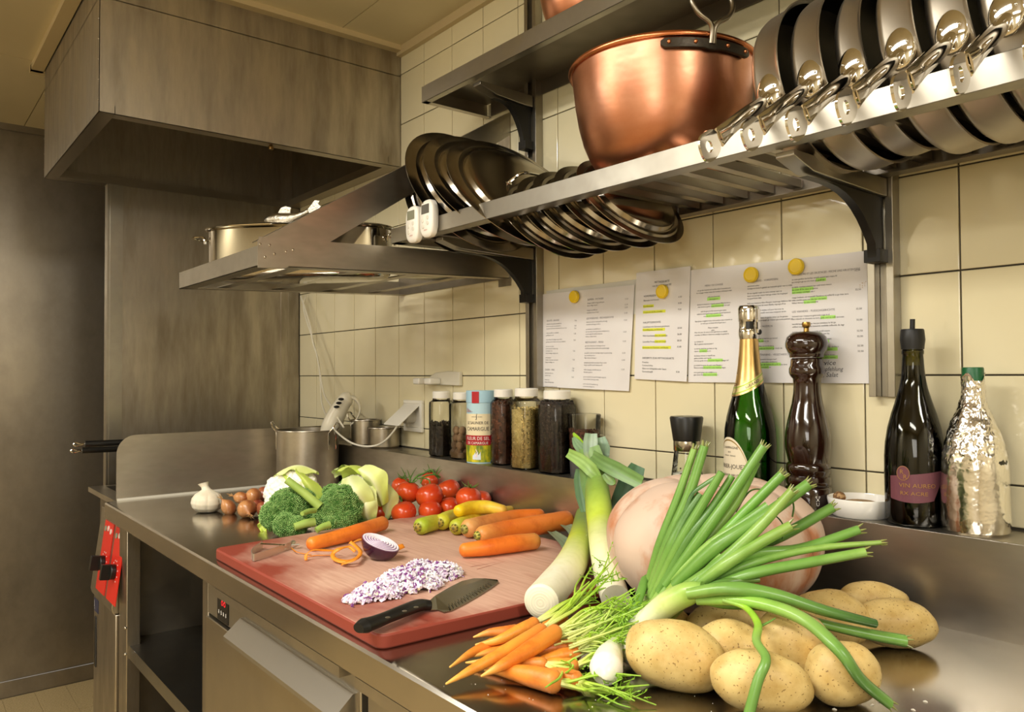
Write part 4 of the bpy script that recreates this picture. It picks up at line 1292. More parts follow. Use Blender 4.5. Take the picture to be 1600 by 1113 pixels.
# salt grinder
t = thing('salt_grinder', 'glass salt grinder with a flared black top and steel collar', 'grinder', ((-0.9514, -0.06, 1.1323)[0], -.06, ZL))
m = MB(); m.lathe([(0, .142), (.030, .142), (.0315, .139), (.0255, .096), (0, .096)], 40); m.build('top', BLACK, t)
m = MB(); m.lathe([(.025, .096), (.0252, .095), (.0252, .078), (.0245, .077), (0, .077)], 40); m.build('collar', CHROME_SOFT, t)
m = MB(); m.lathe([(.0235, .077), (.0245, .07), (.0305, .02), (.031, .006), (.029, .0), (0, 0)], 40); m.build('glass', CLEARG, t)
m = MB(); m.lathe([(0, .005), (.028, .005), (.0285, .018), (.0265, .035), (.012, .037), (0, .0345)], 32); m.build('salt', mat('coarse_salt', '#efece2', .6, bump=.8, bscale=300, bdist=.002), t)
m = MB()
for k in range(12): m.ell((.027 * cos(k * .5 - 2.8), .027 * sin(k * .5 - 2.8), .036 + .002 * (k % 3)), .0018, nu=5, nv=4)
m.build('peppercorns', SP_DARK, t, kind='stuff')

# champagne bottle
t = thing('champagne_bottle', 'green champagne bottle with gold neck foil and a chrome stopper', 'bottle', ((-0.8166, -0.052, 1.2092)[0], -.053, ZL), (0, 0, 0))
prof = [(0, .004), (.036, 0), (.042, .003), (.0445, .010), (.0448, .105), (.0438, .125), (.040, .147), (.034, .170), (.0278, .190), (.0230, .210), (.0193, .235), (.0168, .262), (.0152, .288), (.0150, .292)]
m = MB(); m.lathe(prof, 64); m.lathe([(r_ - .0025 if r_ > .003 else 0, z_ + (.003 if z_ < .02 else 0)) for r_, z_ in prof], 64); m.build('glass', GREENG, t)
GOLD = mat('gold_foil', '#dcb877', .28, 1.0, bump=.25, bscale=40, bstretch=(1, 1, .3), bdist=.002)
CREAML = mat('ivory_label', '#e4d8bd', .5)
m = MB(); foil = [(r_ + .0006, z_) for r_, z_ in prof if z_ > .18]; foil = [(.0262 + .0008, .196)] + foil[1:] + [(.0153, .296), (0, .2965)]
# slanting lower edge of the foil
vs = []; n = 64
def prof_r(z):
    for (a, b), (c, d) in zip(prof[3:-1], prof[4:]):
        if b <= z <= d: return a + (c - a) * (z - b) / (d - b)
    return prof[-1][0]
def foilz(u, v): 
    low = .196 - .014 * cos(2 * pi * u - radians(232)); return low + (.295 - low) * v
m.grid(lambda u, v: ((prof_r(foilz(u, v)) + .0007) * cos(2 * pi * u), (prof_r(foilz(u, v)) + .0007) * sin(2 * pi * u), foilz(u, v)), 64, 14, cu=True)
m.build('neck_foil', GOLD, t, recalc=False)
m = MB(); m.grid(lambda u, v: ((prof_r(foilz(u, 0) + .003 + .016 * v) + .0011) * cos(2 * pi * u), (prof_r(foilz(u, 0) + .003 + .016 * v) + .0011) * sin(2 * pi * u), foilz(u, 0) + .003 + .016 * v), 64, 2, cu=True)
m.build('neck_band', mat('pale_gold_band', '#d8c88a', .35, .6), t, recalc=False)
m = MB()
for dz in (.004, .0145):
    m.grid(lambda u, v: ((prof_r(foilz(u, 0) + dz + .002 * v) + .0014) * cos(2 * pi * u), (prof_r(foilz(u, 0) + dz + .002 * v) + .0014) * sin(2 * pi * u), foilz(u, 0) + dz + .002 * v), 64, 1, cu=True)
m.build('green_lines', mat('lime_print', '#9bb840', .4, .3), t, recalc=False, kind='stuff')
AV = math.atan2(-.78, .63) + .0     # towards the viewer's side
def bot(off, a0):
    return lambda u, v: ((prof_r(v) + off) * cos(a0 + u / .044), (prof_r(v) + off) * sin(a0 + u / .044), v)
m = MB(); put_text(m, 'GRAND', .008, lambda u, v: bot(.0016, -.75)(u * 1.5, foilz(((-.75 + u / .03) / (2 * pi)) % 1, 0) + .0075 + v), 0, 0, 'CENTER'); m.build('band_lettering', INKD, t, smooth=False, recalc=False)
# oval seal on the left
m = MB(); ac = radians(238)
for r0, r1 in ((.0095, .0085), (.0065, .0057)):
    m.grid(lambda u, v: bot(.0017, ac)(((r0 + (r1 - r0) * v)) * cos(2 * pi * u) * 1.3, foilz(ac / (2 * pi), 0) + .012 + (r0 + (r1 - r0) * v) * 1.3 * sin(2 * pi * u)), 28, 1, cu=True)
m.build('seal_print', mat('brown_print', '#5a3d1c', .5), t, recalc=False)
m = MB(); fnv = bot(.0012, radians(241)); put_text(m, 'Perrier', .011, lambda u, v: fnv(-v * 1.2, .222 + u), 0, 0, xs=1.0); m.build('vertical_script', mat('brown_print', '#5a3d1c', .5), t, smooth=False, recalc=False)
# rounded arch label on the belly
al = radians(252)
def lab(u, v):  # u,v in 0..1: fan shaped arch
    ang = (u - .5) * 1.9
    top = .100 * sqrt(max(0, 1 - (abs(ang) / .98) ** 2.2)) if abs(ang) < .98 else 0
    z = .012 + top * v
    return ((prof_r(max(z, .011)) + .0008) * cos(al + ang), (prof_r(max(z, .011)) + .0008) * sin(al + ang), z)
m = MB(); m.grid(lab, 40, 14); lb = m.build('label', CREAML, t, recalc=False)
m = MB()
def edge(u, v):
    ang = (u - .5) * 1.8; top = .100 * sqrt(max(0, 1 - (abs(ang) / .98) ** 2.2)) - .004 - .0022 * v
    z = .012 + max(top, 0); return ((prof_r(max(z, .011)) + .0012) * cos(al + ang), (prof_r(max(z, .011)) + .0012) * sin(al + ang), z)
m.grid(edge, 40, 1); m.build('gold_border', mat('gold_print', '#b8964c', .35, .7), lb, recalc=False)
fl_ = bot(.0013, al)
m = MB(); put_text(m, 'PERRIER-JOUET', .0105, fl_, .001, .058, 'CENTER', xs=.92); put_text(m, 'GRAND BRUT', .0062, fl_, .002, .044, 'CENTER'); put_text(m, 'CHAMPAGNE', .006, fl_, .002, .092, 'CENTER'); put_text(m, '1811', .004, fl_, .002, .085, 'CENTER'); put_text(m, 'EPERNAY - FRANCE', .003, fl_, .002, .079, 'CENTER')
m.build('label_lettering', mat('brown_black_print', '#4b3d33', .5), lb, smooth=False, recalc=False)
# stopper
m = MB(); m.lathe([(.0150, .283), (.0172, .284), (.0182, .290), (.0182, .300), (.0175, .302), (.0175, .314), (.0184, .316), (.0184, .338), (.0165, .343), (0, .3435)], 40); st_ = m.build('stopper', CHROME, t, label='chrome clamp stopper')
m = MB(); 
for a0 in (-1.25, .15):
    m.grid(lambda u, v: ((.0180 + .0008) * cos(a0 + .75 * u), (.0180 + .0008) * sin(a0 + .75 * u), .3015 + .0125 * v), 10, 1)
m.build('rubber_seal', BLACK, st_, recalc=False)
for k in range(5):
    m = MB(); a = -1.7 + k * .35; m.box((-.0016, -.001, .318), (.0016, .001, .337)); m.xf(Matrix.Rotation(a, 4, 'Z') @ Matrix.Translation((.0186, 0, 0)) @ Matrix.Rotation(pi / 2, 4, 'Z')); m.build('flute', CHROME_SOFT, st_)
for s in (-1, 1):
    m = MB(); a = .35; m.ell((.0195 * cos(.2), .0195 * sin(.2), .296), (.004, .004, .005), nu=10, nv=8) if s == 1 else m.box((.0175, -.003, .294), (.0205, .005, .336)); m.build('clamp_arm', CHROME if s == -1 else BLACK, st_)

# pepper mill
t = thing('pepper_mill', 'tall turned dark wood pepper mill with a brass knob', 'pepper mill', ((-0.7058, -0.052, 1.2129)[0], -.053, ZL))
WOOD = mat('dark_lacquered_wood', '#2c140b', .12, base2='#1d0c06', nscale=20, stretch=(1, 1, .15), coat=.8, bump=.03, bscale=50)
W2 = [(0, 0), (.034, 0), (.036, .002), (.036, .034), (.0345, .036), (.0325, .037), (.0352, .041), (.0358, .047), (.0345, .053), (.0315, .055), (.032, .057), (.0345, .061), (.035, .067), (.034, .073), (.031, .076), (.0325, .082), (.0355, .096), (.0365, .110), (.0350, .128), (.0305, .150), (.0250, .172), (.0222, .190), (.0215, .203), (.0225, .214), (.0268, .219), (.0285, .224), (.0285, .231), (.0262, .236), (.0255, .246), (.0235, .248)]
m = MB(); m.lathe(W2 + [(0, .248)], 56); m.build('body', WOOD, t)
m = MB(); m.lathe([(0, .249), (.0265, .249), (.0275, .251), (.0275, .255), (.030, .258), (.0335, .266), (.034, .273), (.0315, .283), (.0245, .290), (.012, .2925), (0, .293)], 56); m.build('head', WOOD, t)
m = MB(); m.lathe([(0, .293), (.0045, .293), (.004, .298), (.0065, .301), (.007, .305), (.0062, .308), (0, .3085)], 24); m.build('knob', mat('brass', '#b08d4d', .3, 1.0), t)
m = MB(); f_ = lambda u, v: (.0366 * cos(AV + .25 + u / .036), .0366 * sin(AV + .25 + u / .036), v)
put_text(m, 'X', .008, f_, 0, .016, 'CENTER'); put_text(m, 'o o', .006, f_, 0, .022, 'CENTER'); put_text(m, 'U', .008, f_, 0, .009, 'CENTER'); m.build('white_mark', mat('label_white', '#f2efe6', .5), t, smooth=False, recalc=False)

# ramekin with spices
t = thing('ramekin', 'shallow white porcelain dish of ground spice on the ledge', 'dish', (-.617, -.055, ZL))
m = MB(); m.lathe([(0, 0), (.040, 0), (.0425, .002), (.0465, .016), (.0485, .026), (.0480, .0285), (.0465, .029), (.0455, .027), (.0435, .012), (.040, .006), (0, .005)], 56, sx=1.0, sy=1.0); m.build('dish', mat('white_porcelain', '#f0eee6', .12, coat=.5), t)
m = MB(); m.lathe([(0, .0235), (.02, .0225), (.038, .018), (.0425, .014), (0, .007)], 40); m.build('ground_spice', mat('ground_pepper', '#c0a27a', .8, base2='#8d6e4a', nscale=250, bump=.6, bscale=400, bdist=.002), t)
m = MB(); m.ell((0, 0, 0), (.010, .008, .008), nu=14, nv=10, disp=lambda d: 1 + .08 * sin(d.x * 14)); o = m.build('nutmeg', mat('cut_nutmeg', '#6a4a2c', .7, base2='#a88558', nscale=200, nlo=.45, nhi=.55), None, loc=(-.640, -.075, ZL + .0285)); tag(o, 'small cut nutmeg lying in the white ramekin', 'nutmeg')

# dark wine bottle
t = thing('oil_bottle', 'dark olive glass bottle with black pourer and mauve label', 'bottle', ((-0.5321, -0.056, 1.2187)[0], -.057, ZL))
wp = [(0, .004), (.034, 0), (.038, .002), (.0400, .008), (.0408, .03), (.0412, .075), (.0410, .100), (.0395, .120), (.0360, .142), (.0305, .163), (.0245, .182), (.0195, .200), (.0165, .216), (.0150, .234), (.0140, .250), (.0150, .2515), (.0150, .256), (.0138, .2575), (.0138, .262)]
def wr(z):
    for (a, b), (c, d) in zip(wp[2:-1], wp[3:]):
        if b <= z <= d: return a + (c - a) * (z - b) / max(d - b, 1e-6)
    return wp[-1][0]
m = MB(); m.lathe(wp, 64); m.build('glass', OLIVEG, t)
m = MB(); m.lathe([(0, .006), (.035, .005), (.0385, .010), (.0396, .08), (.0392, .088), (0, .0885)], 48); m.build('oil', mat('dark_oil', '#0e0c04', .1), t)
m = MB(); inner = [(r_ - .0022, z_) for r_, z_ in wp if .088 < z_ < .25]; m.lathe([(.0388, .0886)] + inner, 48); m.build('inner_glass', OLIVEG, t)
m = MB(); m.lathe([(0, .258), (.0155, .258), (.0158, .262), (.0172, .272), (.0160, .286), (.0150, .288), (0, .289)], 32); m.tube([(0, 0, .287), (.0005, 0, .303)], .0036, 12); m.build('pourer', mat('black_rubber', '#1a1a1a', .45), t)
MAUVE = mat('mauve_label', '#6d3f48', .45)
al2 = AV - .15
m = MB()
def ml(u, v):
    ang = al2 - .98 + 1.86 * u
    top = .0725 + .010 * u; bot_ = .040 - .004 * sin(pi * min(u * 1.2, 1)) + max(0, u - .80) * .16
    z = bot_ + (top - bot_) * v
    return ((wr(z) + .0006) * cos(ang), (wr(z) + .0006) * sin(ang), z)
m.grid(ml, 30, 6); mlb = m.build('label', MAUVE, t, recalc=False)
fo = lambda a0, off: (lambda u, v: ((wr(v) + off) * cos(a0 + u / .041), (wr(v) + off) * sin(a0 + u / .041), v))
m = MB(); fc = fo(al2 - .48, .0009); n = 32
m.add([fc(0, .078)] + [fc(.0092 * cos(2 * pi * k / n), .078 + .0108 * sin(2 * pi * k / n)) for k in range(n)], [(0, 1 + k, 1 + (k + 1) % n) for k in range(n)]); m.build('label_medallion', MAUVE, mlb, recalc=False)
m = MB(); fc = fo(al2 - .48, .0012)
m.grid(lambda u, v: fc((.0088 - .0007 * v) * cos(2 * pi * u), .078 + (.0104 - .0007 * v) * sin(2 * pi * u)), 32, 1, cu=True)
put_text(m, 'R', .009, fc, -.0045, .077); put_text(m, 'R', .009, fc, .0, .070); m.build('medallion_print', mat('dull_gold_print', '#a1763f', .4), mlb, smooth=False, recalc=False)
m = MB(); fc = fo(al2, .0012); put_text(m, 'VIN AUREO', .0085, fc, -.001, .058, 'CENTER', xs=1.1); put_text(m, 'RX ACRE', .0075, fc, -.006, .047, 'CENTER', xs=1.2); m.build('label_lettering', mat('dull_gold_print', '#a1763f', .4), mlb, smooth=False, recalc=False)

# bottle wrapped in foil
t = thing('foil_wrapped_bottle', 'bottle wrapped in crumpled aluminium foil with a green cap', 'bottle', ((-0.4507, -0.056, 1.2214)[0], -.056, ZL))
FOIL = mat('crumpled_foil', '#dedad2', .16, 1.0, bump=.0)
fp = [(.038, 0), (.0425, .004), (.0435, .02), (.0432, .06), (.0425, .09), (.040, .11), (.0355, .132), (.029, .152), (.0225, .168), (.0175, .182), (.0155, .196), (.015, .214), (.0155, .2195)]
def fr_(v):
    z = v * .2195
    for (a, b), (c, d) in zip(fp[:-1], fp[1:]):
        if b <= z <= d: return a + (c - a) * (z - b) / (d - b), z
    return fp[-1]
def foilp(u, v):
    r_, z = fr_(v); a = 2 * pi * u
    d = Vector((cos(a), sin(a), 0)); p = d * r_ + Vector((0, 0, z))
    up_ = max(0, min(1, (z - .085) / .03))
    cr = noise.noise(p * 95) * .0012 + abs(noise.noise(p * 190 + Vector((3, 1, 2)))) * .0012
    cr2 = noise.noise(Vector((a * 1.2, z * 22, 3))) * .0012
    q = d * (cr * (.25 + .9 * up_) + cr2 - .0008)
    zz = z + (.004 * sin(a * 3) if v > .97 else 0) + (-.010 * max(0, cos(a - AV)) ** 8 if v > .97 else 0)
    return (p.x + q.x, p.y + q.y, zz)
m = MB(); m.grid(foilp, 200, 170, cu=True); m.build('foil', FOIL, t, sharp=24, recalc=False)
m = MB(); m.lathe([(0, .190), (.0135, .190), (.0138, .2285), (.0128, .2305), (0, .2305)], 32); m.build('cap', mat('green_cap', '#155a32', .35), t)
m = MB(); m.lathe([(.036, 0.001), (.0405, .006), (.0405, .1), (.034, .13), (.013, .18), (.0125, .19), (0, .19)], 32); m.build('glass', OLIVEG, t)

# ================================================================== POTS AND HAND BLENDER IN THE CORNER
POTM = mat('dull_pot_steel', '#bcb4a6', .29, 1.0, base2='#8f8676', nscale=5, rough2=.4, ndetail=5)


def pot(label, loc, R, H, handles, rz=0, group=None):
    t = thing('stock_pot', label, 'pot', loc, (0, 0, rz), group=group)
    m = MB(); m.lathe([(0, 0), (R - .006, 0), (R, .006), (R, H - .003), (R + .004, H - .001), (R + .0035, H + .001), (R - .001, H), (R - .0015, .006), (R - .008, .0025), (0, .002)], 64); m.build('body', POTM, t)
    for a in handles:
        m = MB(); d = Vector((cos(a), sin(a), 0)); e = Vector((-sin(a), cos(a), 0))
        p = lambda rr, ee, z: d * (R + rr) + e * ee + Vector((0, 0, z))
        pth = [p(.001, -.017, H - .06), p(.001, -.017, H - .02), p(.004, -.016, H - .004), p(.016, -.013, H + .008), p(.022, -.006, H + .022), p(.022, .006, H + .022), p(.016, .013, H + .008), p(.004, .016, H - .004), p(.001, .017, H - .02), p(.001, .017, H - .06)]
        m.tube(smooth_path(pth, 4), .0024, 8); m.build('handle', CHROME, t)
    return t


pot('tall steel pot in the worktop corner with the hand blender in it', (-2.325, -.205, ZT), .095, .182, (radians(225), radians(25)))
pot('small steel pot on the ledge, right of the tall corner pot', (-2.115, -.052, ZL), .047, .062, ())
pot('small steel pot on the ledge, left and behind the other small pot', (-2.235, -.052, ZL), .045, .080, (radians(200),))
hbm = thing('hand_blender', 'white hand blender with black switch leaning in the steel pot', 'hand blender', (-2.2811, -0.1523, 1.064))
q0 = Vector((-2.2811, -0.1523, 1.064))
def rp(a): return Vector(a) - q0
spine = [(-2.2879, -0.16, 1.0439), (-2.2835, -0.1556, 1.0741), (-2.2751, -0.1466, 1.1143), (-2.2655, -0.1359, 1.1484), (-2.2535, -0.1222, 1.1805), (-2.243, -0.1098, 1.2006), (-2.2353, -0.1005, 1.2086)]
m = MB(); m.tube(smooth_path([rp(a) for a in spine], 5), lerp_list([.030, .036, .040, .036, .031, .028, .014], 31), 20, flat=.8, up=(.6, .8, 0)); m.build('motor_body', mat('ivory_plastic', '#e9e2cd', .3), hbm)
m = MB()
for k in range(3):
    a = rp((-2.2144, -0.146, 1.1981)) * (1 - k / 2) + rp((-2.2236, -0.1566, 1.1744)) * (k / 2); m.ell(a, (.009, .009, .0045), nu=12, nv=8)
m.build('switch', BLACK, hbm)
hp_ = [(-2.2404, -0.1067, 1.2066), (-2.2267, -0.0894, 1.1964), (-2.2195, -0.0798, 1.1762), (-2.22, -0.0795, 1.1541), (-2.228, -0.0887, 1.13), (-2.2384, -0.1011, 1.116)]
m = MB(); m.tube(smooth_path([rp(a) for a in hp_], 5), lerp_list([.012, .011, .008, .006, .005, .006], 26), 12, flat=.6); m.build('handle', mat('ivory_plastic', '#e9e2cd', .3), hbm)
m = MB(); m.tube([rp((-2.2864, -0.1585, 1.052)), rp((-2.34, -.22, .94))], .010, 12); m.build('shaft', CHROME_SOFT, hbm)

# ================================================================== CHOPPING BOARD
bd = thing('chopping_board', 'thick worn red plastic chopping board lying across the worktop edge', 'chopping board', (-1.2, -.45, ZT))
m = MB()
cor = [(-1.548, -.747), (-.893, -.751), (-.872, -.195), (-1.598, -.195)]
pts = []
for i, (x, y) in enumerate(cor):
    a = Vector(cor[i - 1]) - Vector((x, y)); b = Vector(cor[(i + 1) % 4]) - Vector((x, y)); a.normalize(); b.normalize()
    rr = .018
    for k in range(6):
        t_ = k / 5; p = Vector((x, y)) + a * rr * (1 - t_) ** 2 + b * rr * t_ ** 2
        pts.append((p.x + 1.2, p.y + .45))
m.poly_prism(pts, lambda u, v, w: (u, v, w), .020)
BOARD = mat('worn_red_board', '#a8584a', .55, base2='#cfa58f', nscale=3.2, ndetail=8, nlo=.44, nhi=.64, bump=.12, bscale=90, bstretch=(1, 6, 1), bdist=.001)


def board_material():
    """red plastic, paler where knives have scuffed the middle, with fine cuts"""
    mt = bpy.data.materials.new('scuffed_red_board'); mt.use_nodes = True
    nt = mt.node_tree; N = nt.nodes; L = nt.links; b = N['Principled BSDF']
    tc = N.new('ShaderNodeTexCoord'); geo = N.new('ShaderNodeNewGeometry')
    def mapping(sc, loc=(0, 0, 0), rot=(0, 0, 0)):
        mp = N.new('ShaderNodeMapping'); mp.inputs['Scale'].default_value = sc; mp.inputs['Location'].default_value = loc; mp.inputs['Rotation'].default_value = rot
        L.new(tc.outputs['Object'], mp.inputs[0]); return mp.outputs[0]
    # scuffed oval in the middle
    gr = N.new('ShaderNodeTexGradient'); gr.gradient_type = 'SPHERICAL'; L.new(mapping((2.3, 3.0, 1), (.1, .0, 0)), gr.inputs[0])
    n1 = N.new('ShaderNodeTexNoise'); n1.inputs['Scale'].default_value = 5; n1.inputs['Detail'].default_value = 8; L.new(mapping((1, 1.6, 1)), n1.inputs[0])
    ad = N.new('ShaderNodeMath'); ad.operation = 'MULTIPLY_ADD'; L.new(n1.outputs['Fac'], ad.inputs[0]); ad.inputs[1].default_value = 1.3; L.new(gr.outputs['Fac'], ad.inputs[2])
    mr = N.new('ShaderNodeMapRange'); mr.inputs['From Min'].default_value = .60; mr.inputs['From Max'].default_value = 1.02; L.new(ad.outputs[0], mr.inputs['Value'])
    # fine streaks of cuts
    n2 = N.new('ShaderNodeTexNoise'); n2.inputs['Scale'].default_value = 30; n2.inputs['Detail'].default_value = 6; L.new(mapping((.5, 6, 1), rot=(0, 0, .5)), n2.inputs[0])
    mr2 = N.new('ShaderNodeMapRange'); mr2.inputs['From Min'].default_value = .35; mr2.inputs['From Max'].default_value = .75; mr2.inputs['To Min'].default_value = .75; mr2.inputs['To Max'].default_value = 1.1; L.new(n2.outputs['Fac'], mr2.inputs['Value'])
    mu = N.new('ShaderNodeMath'); mu.operation = 'MULTIPLY'; mu.use_clamp = True; L.new(mr.outputs[0], mu.inputs[0]); L.new(mr2.outputs[0], mu.inputs[1])
    # only the upper face is scuffed
    sx = N.new('ShaderNodeSeparateXYZ'); L.new(tc.outputs['Object'], sx.inputs[0])
    gt = N.new('ShaderNodeMath'); gt.operation = 'GREATER_THAN'; gt.inputs[1].default_value = .0195; L.new(sx.outputs['Z'], gt.inputs[0])
    mu2 = N.new('ShaderNodeMath'); mu2.operation = 'MULTIPLY'; L.new(mu.outputs[0], mu2.inputs[0]); L.new(gt.outputs[0], mu2.inputs[1])
    mx = N.new('ShaderNodeMix'); mx.data_type = 'RGBA'; mx.inputs['A'].default_value = C('#8c3a2a'); mx.inputs['B'].default_value = C('#d3ab95'); L.new(mu2.outputs[0], mx.inputs['Factor'])
    L.new(mx.outputs['Result'], b.inputs['Base Color']); b.inputs['Roughness'].default_value = .55
    bp = N.new('ShaderNodeBump'); bp.inputs['Strength'].default_value = .15; bp.inputs['Distance'].default_value = .001; L.new(n2.outputs['Fac'], bp.inputs['Height']); L.new(bp.outputs[0], b.inputs['Normal'])
    return mt


m.build('slab', board_material(), bd, bevel=.003)
m = MB()
rg = random.Random(12)
for (a, b) in (((-1.1081, -0.4531, 0.9403), (-1.105, -0.3994, 0.9403)), ((-1.0866, -0.455, 0.9403), (-1.1015, -0.3805, 0.9403))):
    p = Vector(a) - Vector((-1.2, -.45, ZT)); q_ = Vector(b) - Vector((-1.2, -.45, ZT)); s_ = (q_ - p).cross(Vector((0, 0, 1))).normalized() * .0006
    m.add([p - s_, q_ - s_ * .3, q_ + s_ * .3, p + s_], [(0, 1, 2, 3)])
m.build('deep_cut', mat('cut_red', '#96372a', .6), bd, smooth=False, kind='stuff')

BZ = .94


# ================================================================== VEGETABLES
CARROT = mat('carrot_skin', '#ffffff', .42, vc=True, base2='#c9945f', nscale=22, stretch=(1, 1, 1), ndetail=8, nlo=.48, nhi=.8, bump=.6, bscale=80, bdist=.0015, sss=.08)


def root_veg(name, label, cat, group, pts, rads, cols, n=18, steps=7, crown=None, rings=0.02, mt=None, parent=None):
    P0 = Vector(pts[0]); P = smooth_path([Vector(p) - P0 for p in pts], steps); M_ = len(P)
    R_ = lerp_list(rads, M_); Cc = lerp_list(cols, M_)
    R_ = [r_ * (1 + rings * noise.noise(Vector((i * 1.7, r_ * 900, len(label))))) for i, r_ in enumerate(R_)]
    # rounded ends
    def ends(P, R_, Cc):
        d0 = (P[0] - P[1]).normalized(); d1 = (P[-1] - P[-2]).normalized(); r0, r1 = R_[0], R_[-1]
        pre = [(P[0] + d0 * r0 * .62, r0 * .12), (P[0] + d0 * r0 * .55, r0 * .45), (P[0] + d0 * r0 * .35, r0 * .78)]
        post = [(P[-1] + d1 * r1 * .35, r1 * .78), (P[-1] + d1 * r1 * .55, r1 * .45), (P[-1] + d1 * r1 * .62, r1 * .12)]
        return [p for p, _ in pre] + P + [p for p, _ in post], [r for _, r in pre] + R_ + [r for _, r in post], [Cc[0]] * 3 + Cc + [Cc[-1]] * 3
    P, R_, Cc = ends(P, R_, Cc)
    m = MB(); m.tube(P, R_, n, cols=Cc)
    t = thing(name, label, cat, P0, group=group)
    m.build('root', mt or CARROT, t, sharp=80)
    if crown:
        m = MB(); d0 = (P[3] - P[6]).normalized() if len(P) > 6 else (P[0] - P[1]).normalized(); r0 = R_[3]
        c0 = P[0]
        m.tube([c0 - d0 * .001, c0 + d0 * .004, c0 + d0 * .006], [r0 * .55, r0 * .35, r0 * .12], 10, cols=[C('#8a8b3c'), C(crown), C('#5e5326')])
        for k in range(7):
            a = k * .9; e1 = d0.orthogonal().normalized(); e2 = d0.cross(e1); q_ = c0 - d0 * .0005 + (e1 * cos(a) + e2 * sin(a)) * r0 * .42
            m.tube([q_, q_ + d0 * .005], [.0022, .0008], 5, col=C('#6f6f2c'))
        m.build('crown', mat('carrot_crown', '#ffffff', .6, vc=True), t)
    return t


OR1, OR2, OR3 = C('#f08a2e'), C('#e97a26'), C('#d9772f')
root_veg('carrot', 'single orange carrot lying behind the peelings and the cut onion', 'carrot', 'large carrots on the board', [(-1.4005, -0.614, 0.954), (-1.4105, -0.5712, 0.955), (-1.4305, -0.5059, 0.957), (-1.4733, -0.4191, 0.958)], [.0125, .0135, .0155, .0150], [OR1, OR1, OR2, C('#df8136')])
root_veg('carrot', 'orange carrot nearest to the chopped onion on the right half of the board', 'carrot', 'large carrots on the board', [(-1.1668, -0.4263, 0.955), (-1.1494, -0.3872, 0.957), (-1.1407, -0.3341, 0.958), (-1.1336, -0.2839, 0.957)], [.0125, .0150, .0165, .0155], [OR1, OR2, OR2, C('#cf8a42')])
root_veg('carrot', 'biggest orange carrot on the board, between two others, green crown', 'carrot', 'large carrots on the board', [(-1.227, -0.3413, 0.962), (-1.2305, -0.2783, 0.962), (-1.2252, -0.1986, 0.963), (-1.2142, -0.1266, 0.965)], [.0165, .0200, .0205, .0215], [C('#e2974c'), OR2, C('#e27f33'), C('#d8762f')], crown='#c8c254')
root_veg('carrot', 'orange carrot at the back of the board, behind the biggest one', 'carrot', 'large carrots on the board', [(-1.2991, -0.3217, 0.961), (-1.3138, -0.2552, 0.961), (-1.3241, -0.1777, 0.961), (-1.3029, -0.1226, 0.963)], [.0185, .0190, .0185, .0150], [C('#dfa35f'), C('#e08d43'), OR2, OR2], crown='#a9a348')
YL, YG, YO = C('#efd23e'), C('#a8bb32'), C('#e9b93a')
for lab, a, rr, cc in (('yellow carrot with the greenest head, leftmost of the three lying side by side', [(-1.3916, -0.3763, 0.958), (-1.4063, -0.34, 0.958), (-1.4242, -0.2854, 0.957), (-1.4557, -0.2257, 0.954)], [.0175, .0170, .0135, .008], [YG, C('#c9ca3f'), YO, YO]),
                       ('yellow carrot with a green head, middle of the three lying side by side', [(-1.3997, -0.3184, 0.959), (-1.4295, -0.2733, 0.959), (-1.4608, -0.2078, 0.957), (-1.4916, -0.1393, 0.954)], [.0175, .0170, .0150, .009], [C('#c6c437'), C('#d9cc40'), YL, YO]),
                       ('yellow carrot with a green head, touching the orange carrots', [(-1.342, -0.3203, 0.957), (-1.3761, -0.2598, 0.958), (-1.4103, -0.182, 0.958), (-1.4361, -0.0965, 0.955)], [.0165, .0160, .0145, .010], [C('#b9c036'), YL, YL, YO])):
    root_veg('yellow_carrot', lab, 'carrot', 'yellow carrots on the board', a, rr, cc, crown='#b39a3c')
root_veg('yellow_carrot', 'bright yellow carrot lying on top of the other yellow ones', 'carrot', 'yellow carrots on the board', [(-1.363, -0.3007, 0.985), (-1.3783, -0.2581, 0.985), (-1.367, -0.2234, 0.984), (-1.3294, -0.2052, 0.98)], [.0125, .0150, .0150, .0115], [C('#f3cf1c'), C('#f2ce2a'), YL, C('#d9b244')])

# potatoes
POT_M = mat('potato_skin', '#dcc07e', .48, base2='#bf9c56', nscale=26, ndetail=8, nlo=.42, nhi=.66, spots=(330, .665, '#94743f'), bump=.12, bscale=160, bdist=.0008, sss=.05)


def potato(label, c, size, yaw, pit, seed, tint=None):
    m = MB(); sx, sy, sz = size
    def disp(d):
        return 1 + .07 * noise.noise(d * 1.3 + Vector((seed * 3.1, 0, 0))) + .02 * noise.noise(d * 4 + Vector((seed, 5, 0)))
    m.ell((0, 0, 0), (sx, sy, sz), nu=36, nv=24, disp=disp)
    rot = Matrix.Rotation(yaw, 4, 'Z') @ Matrix.Rotation(pit, 4, 'Y')
    m.xf(rot)
    zmin = min(v[2] for v in m.v)
    c = Vector(c)
    o = m.build('potato', POT_M, None, loc=c, sharp=180)
    tag(o, label, 'potato', 'potatoes on the worktop')
    return o, c.z + zmin


